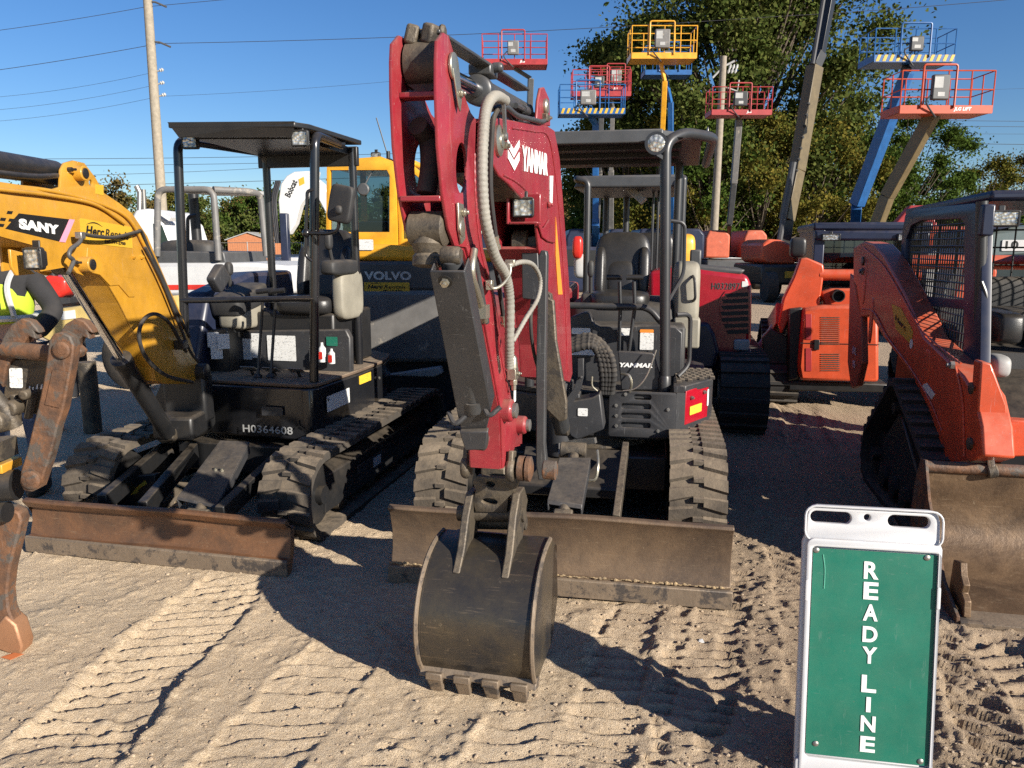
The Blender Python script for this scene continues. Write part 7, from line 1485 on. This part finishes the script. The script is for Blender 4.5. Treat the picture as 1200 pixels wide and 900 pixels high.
def addb(label,px0,px1,pyt,pyb,Yd,mt,basepx,path,ws,mts,**k):
    r,fr,a,b,xm,fx=lift(label,px0,px1,pyt,pyb,Yd,mt,basepx,None,**k)
    pts=[V(xm,Yd+.5,a.z-.03)]+[V(W0.Y(px,py,Yd+dy)) for px,py,dy in path]+[V(fx,Yd+3,1.5)]
    sec(r,pts,ws,mts); return r
addb('boom lift with coral red basket, leftmost, above the crimson boom cylinder',565,641,38,75,27,'liftred',600,[(622,92,.8),(618,200,1.5)],[.15,.3,.4],['dgrey','dgrey','dgrey'],letter='JLG')
addb('boom lift with coral red basket just above and behind the blue one',671,739,80,112,31,'liftred',697,[(705,130,.8),(702,200,1.5)],[.2,.3,.4],['dgrey','dgrey','mgrey'])
addb('boom lift with red basket partly hidden, slightly higher than its red neighbour',692,738,77,106,34,'liftred',715,[(718,125,.8),(716,200,1.5)],[.2,.3,.4],['dgrey','mgrey','mgrey'],letter='JLG')
addb('boom lift with bright blue basket and hazard stripe, in front of the red ones',656,732,97,133,26,'blue',698,[(698,145,.8),(698,260,1.6)],[.22,.32,.4],['blue','blue','blue'],stripe=True)
addb('boom lift with yellow basket above its black and yellow mast',740,816,28,68,25.5,'byellow',778,[(779,95,.6),(776,160,1.2),(776,250,1.6)],[.14,.26,.30,.36],['byellow','byellow','black','byellow'],letter='Haulotte' if False else None)
addb('boom lift with small blue basket hidden behind the yellow basket',756,810,52,87,31,'blue',786,[(786,120,.8),(786,220,1.6)],[.2,.32,.4],['blue','blue','blue'])
addb('boom lift with faded pink red basket in front of the white pole',834,904,100,134,28,'liftred',852,[(866,140,.6),(860,215,1.0),(855,262,1.6)],[.18,.34,.30,.26],['dgrey','mgrey','dgrey','black'],letter='JLG',base='orange_faded')
# tall tan boom leaving the top of the frame
fx=at(925,24); r=root('boom_lift','tall tan boom lift whose black tip leaves the top of the photo, orange turret','boom lift',Fr(fx,24,0),'raised boom lifts')
sec(r,[V(W0.Y(981,-40,25)),V(W0.Y(962,62,24.6)),V(W0.Y(955,78,24.5)),V(W0.Y(934,200,24.2)),V(W0.Y(922,258,24)),V(W0.Y(917,300,24))],[.30,.38,.52,.50,.42],['black','black','tan','tan','black'])
mb=MB(W0); mb.tube([W0.Y(968,-20,24.4),W0.Y(952,75,24.2)],.07,8); part('hydraulic_line',mb,M['wire'],r)
mb=MB(W0); mb.tube([W0.Y(930,190,23.8),W0.Y(912,290,23.8)],.09,8); part('lift_cylinder',mb,M['dgrey'],r)
for i in range(7): mb=MB(W0); bolt(mb,W0.Y(947-2.3*i,122+13*i,24.0),(0,-1,0),.05,.05); part('boom_hole',mb,M['ink'],r)
mb=MB(W0); mb.prism([W0.Y(px,py,23.4) for px,py in ((893,286),(901,280),(914,281),(932,288),(932,310),(898,309),(893,305))],(0,2.2,0)); part('turret_cover',mb,M['orange'],r,bevel=.06)
mb=MB(W0); mb.prism([W0.Y(px,py,23.9) for px,py in ((937,284),(943,279),(965,280),(965,308),(937,308))],(0,2.0,0)); part('turret_cover',mb,M['orange'],r,bevel=.06)
mb=MB(W0); mb.box(fx-1.2,fx+1.2,23,26,.5,1.1); ch=part('chassis',mb,M['black'],r,bevel=.08); mb=MB(W0); c=W0.Y(926,322,22.95); mb.box(c[0]-.15,c[0]+.15,22.97,22.99,c[2]-.1,c[2]+.1); part('sticker',mb,M['ysticker'],ch)
for px,yy in ((895,22.8),(955,22.8),(900,25.5)): mb=MB(W0); c=W0.Y(px,335,yy); mb.lathe((c[0],yy,.45),(1,0,0),[(0,.2),(.02,.43),(.30,.45),(.32,.25)],24); part('wheel',mb,M['rubberd'],ch)
addb('boom lift with blue basket and slender blue boom, upper right',1024,1118,32,72,21,'blue',997,[(1064,84,.3),(1046,128,.6),(1004,240,1.6)],[.24,.34,.44,.44],['black','blue','blue','blue'],stripe=True)
addb('boom lift with bright orange basket and thick tan boom, nearest on the right',1054,1162,80,132,18.5,'liftorange',1010,[(1098,125,.5),(1040,230,1.4),(1028,262,1.6)],[.20,.38,.36,.28],['black','tan','tan','tan'],letter='JLG LIFT')
# orange-faded turret seen right of the second excavator
# ================================================================ vehicles far behind
def car(label,px,Yd,w,mt,dz=0,name='pickup_truck',cat='pickup'):
    fr=Fr(at(px,Yd),Yd,0); r=root(name,label,cat,fr); mb=MB(fr)
    mb.prism([(x,0,z) for x,z in ((-w/2,.45),(w/2,.45),(w/2,.95),(w*.46,1.05),(w*.2,1.08),(w*.12,1.6),(-w*.2,1.65),(-w*.28,1.1),(-w/2,1.05))],(0,1.9,0)); b=part('body',mb,M[mt],r,bevel=.08)
    mb=MB(fr); mb.prism([(x,-.01,z) for x,z in ((w*.17,1.12),(w*.10,1.52),(-w*.18,1.55),(-w*.24,1.14))],(0,-.01,0)); part('side_window',mb,M['ink'],b)
    for x in (-w*.32,w*.32): mb=MB(fr); mb.lathe((x,-.03,.38),(0,1,0),[(0,.15),(.01,.36),(.22,.38),(.24,.2)],22); part('wheel',mb,M['rubberd'],b)
    return r
car('white pickup truck parked beyond the yard between the two turrets',885,40,4.8,'white')
car('dark blue pickup seen low between the seat and the crimson boom',690,20,4.8,'navy')
car('white van far behind the big tree trunk on the right',1130,60,5,'white',name='van',cat='van')
fx=at(802,16); r=root('forklift','small yellow machine hood peeking right of the second canopy','forklift',Fr(fx,16,0)); mb=MB(W0); mb.super(W0.Y(797,300,16),(.5,.8,.9),.4); part('hood',mb,M['byellow'],r); mb=MB(W0); mb.box(fx-.4,fx+.2,15.8,16.8,.2,.9); part('chassis',mb,M['black'],r,bevel=.05)
# red and orange machines glimpsed through the near loader's cab
for px,Yd,mt,lab in ((1092,13.5,'orange','orange track loader far behind, seen through the mesh of the nearest cab'),):
    fr=Fr(at(px,Yd),Yd,-10); r=root('track_loader',lab,'track loader',fr,'orange track loaders'); mb=MB(fr); mb.super((0,0,1.45),(1.0,1.4,1.0),.35); part('engine_cover',mb,M[mt],r); mb=MB(fr); mb.prism([(-.9,-.3,1.9),(-.6,-.3,2.3),(-.3,-.3,2.3),(.1,-.3,1.5),(-.2,-.3,1.5),(-.5,-.3,1.9)],(0,.2,0)); part('lift_arm',mb,M['liftred'],r,bevel=.03)
    mb=MB(fr); mb.box(-.7,.7,-.8,1.2,0,.8); part('track',mb,M['rubberd'],r,bevel=.12)

# small litter on the sand
c=W0.Z(14,779,0); mb=MB(W0); mb.prism([(c[0]-.04,c[1],ground_z(c[0],c[1])+.004),(c[0]+.01,c[1]-.02,ground_z(c[0],c[1])+.004),(c[0]+.045,c[1]+.01,ground_z(c[0],c[1])+.012),(c[0]+.0,c[1]+.022,ground_z(c[0],c[1])+.010)],(0,0,.001)); solo('fallen_leaf','dry orange leaf lying on the sand beside the rusty tooth tip','leaf',mb,mat('dry_orange_leaf',(.55,.16,.05),.7,dust=0))
c=W0.Z(822,748,0); mb=MB(W0); z=ground_z(c[0],c[1])+.006; mb.prism([(c[0]-.014,c[1]-.006,z),(c[0]+.012,c[1]-.004,z),(c[0]+.008,c[1]+.014,z+.006),(c[0]-.006,c[1]+.012,z+.004)],(0,0,.003)); solo('paper_scrap','tiny white scrap of paper in the tread print right of the bucket','litter',mb,M['white'])
# ================================================================ folding yard sign in the foreground
c=W0.Z(1016,925); SG=Fr(c[0],c[1]+.02,-10)
r=root('a_frame_sign','white moulded folding sign stand with green READY LINE panel','sign',SG)
lean=R(8)
# plane through the front face, leaning back
u=V(1,0,0); vv=V(0,math.sin(lean),math.cos(lean)); nn=u.cross(vv)   # towards the viewer (-y)
def sp(px,py,off=0.):
    d=sight(px,py); o=V(SG.loc((0,0,EYE))); e=V(SG.loc((d[0]+SG.o[0],d[1]+SG.o[1],d[2]))); n=nn.normalized(); t=(n*off-o).dot(n)/e.dot(n); p=o+e*t
    return (p.dot(u),p.dot(vv))
TL,TR,BL,BR=sp(941,590),sp(1105,602),sp(934,900),sp(1098,915)
x0=(TL[0]+BL[0])/2; x1=(TR[0]+BR[0])/2; H_top=(TL[1]+TR[1])/2; wS=x1-x0
def face(a,b,off=0.): return u*(x0+a)+vv*b+nn*off
pb=sp(950,884)[1]; pt=sp(950,642)[1]; px0=sp(949,760)[0]-x0; px1=sp(1094,770)[0]-x0
shoulder=sp(945,632)[1]
out=[(0.004,.0),(.0,.02),(.0,shoulder-.01),(.008,shoulder+.01),(.010,H_top-.03)]+[(.012+.028-.028*math.cos(q),H_top-.028+.028*math.sin(q)) for q in [i*PI/8 for i in range(5)]]
out+= [(wS-a,b) for a,b in out[::-1]]
def slot(cx,cy,w,h): return rrect(cx-w/2,cx+w/2,cy-h/2,cy+h/2,h*.49,5)
hz=(sp(974,607)[1]+sp(1068,613)[1])/2; hc0=sp(975,605)[0]-x0; hc1=sp(1067,611)[0]-x0; cc=sp(1018,605)
holes=[slot(hc0,hz,.118,.036),slot(hc1,hz,.118,.036),circ(cc[0]-x0,hz+.006,.010,14)]
mb=MB(SG); mb.plate(face(0,0,-.034),u,vv,out,holes,.022,.004); pf=part('front_panel',mb,M['signw'],r)
# raised frame round the panel
fo=rrect(.010,wS-.010,pb-.10,shoulder+.006,.022); fi=rrect(px0-.004,px1+.004,pb-.006,pt+.006,.012)
mb=MB(SG); mb.plate(face(0,0,-.010),u,vv,fo,[fi],.014,.005); part('raised_frame',mb,M['signw'],pf)
mb=MB(SG); mb.tube([face(a,b,-.006) for a,b in rrect(.004,wS-.004,shoulder-.004,H_top-.002,.03)],.0035,8,closed=True); part('top_rim',mb,M['signw'],pf)
mb=MB(SG); mb.plate(face(0,0,-.008),u,vv,rrect(px0,px1,pb,pt,.006),(),.004,.0); gp=part('sign_panel',mb,M['green'],r,'green sign board with white letters')
hL={'R':(657,676),'E':(682,702),'A':(708,729),'D':(735,754),'Y':(759,780),'L':(792,810),'I':(818,832),'N':(838,857),'E2':(863,881)}
for ch,(ya,yb) in (('R',(657,679)),('E',(681,703)),('A',(707,728)),('D',(733,753)),('Y',(757,778)),('L',(790,812)),('I',(816,835)),('N',(838,858)),('E',(862,882))):
    cx=1021.5-(ya-657)*.022; t_=sp(cx,ya)[1]; b_=sp(cx,yb)[1]; X=sp(cx,(ya+yb)/2)[0]-x0; h=(t_-b_); w={'I':.30}.get(ch,1.0)*sp(cx+9,ya)[0]-{'I':.30}.get(ch,1.0)*sp(cx-8.5,ya)[0]
    mb=MB(SG); lettering(mb,ch,face(X,b_,-.0035),u,vv,h=h*.93,w=w,bold=.032,center=True,t=.0006); part('lettering',mb,M['wink'],gp)
for px,py in ((957,645),(1087,654),(956,872),(1079,893)):
    a,b=sp(px,py); mb=MB(SG); mb.lathe(face(a-x0,b,-.004),nn,[(0,.0085),(.002,.0085),(.0045,.005),(.005,.0)],16); part('screw',mb,M['steel'],gp)
for a,b in (((sp(942,690)[0]-x0)+.004,sp(942,690)[1]),(wS-.016,sp(1100,700)[1])):
    mb=MB(SG); mb.plate(face(a,b-.035,.003),u,vv,rrect(0,.010,0,.065,.004),(),.003,.001); part('clip',mb,M['signw'],pf)
mb=MB(SG); mb.tube(catmull([face(sp(965,650)[0]-x0,sp(965,650)[1],-.0035),face(sp(967,668)[0]-x0,sp(967,668)[1],-.0035),face(sp(966,690)[0]-x0,sp(966,690)[1],-.0035)]),.0016,5); part('paint_drip',mb,mat('pale_green_smear',(.12,.42,.30),.5,dust=0),gp)
for a in (.06,.10,.14,wS-.10,wS-.06): mb=MB(SG); mb.plate(face(a,pb-.10,-.006),u,vv,rrect(0,.014,0,.055,.006),(),.006,.001); part('rib',mb,M['signw'],pf)
for a in (.0,wS-.06): mb=MB(SG); mb.plate(face(a,-.0,-.034),u,vv,rrect(0,.06,0,.06,.01),(),.034,.004); part('foot',mb,M['signw'],pf)
# rear leaf of the A-frame
vr=V(0,-math.sin(lean)*1.0,math.cos(lean)); top=face(0,H_top-.03,-.04)
top=top+u*.045; base=V(top.x,top.y+top.z*math.tan(R(1.5)),0); v2=(top-base).normalized(); n2=u.cross(v2); L2=(top-base).length-.075
mb=MB(SG); wR=wS-.09; o2=rrect(0,wR,0,L2,.03); mb.plate(base+V(0,.004,0),u,v2,o2,[rrect(.05,wR-.05,.12,L2-.12,.03)],.024,.005); part('rear_panel',mb,M['signw'],r)
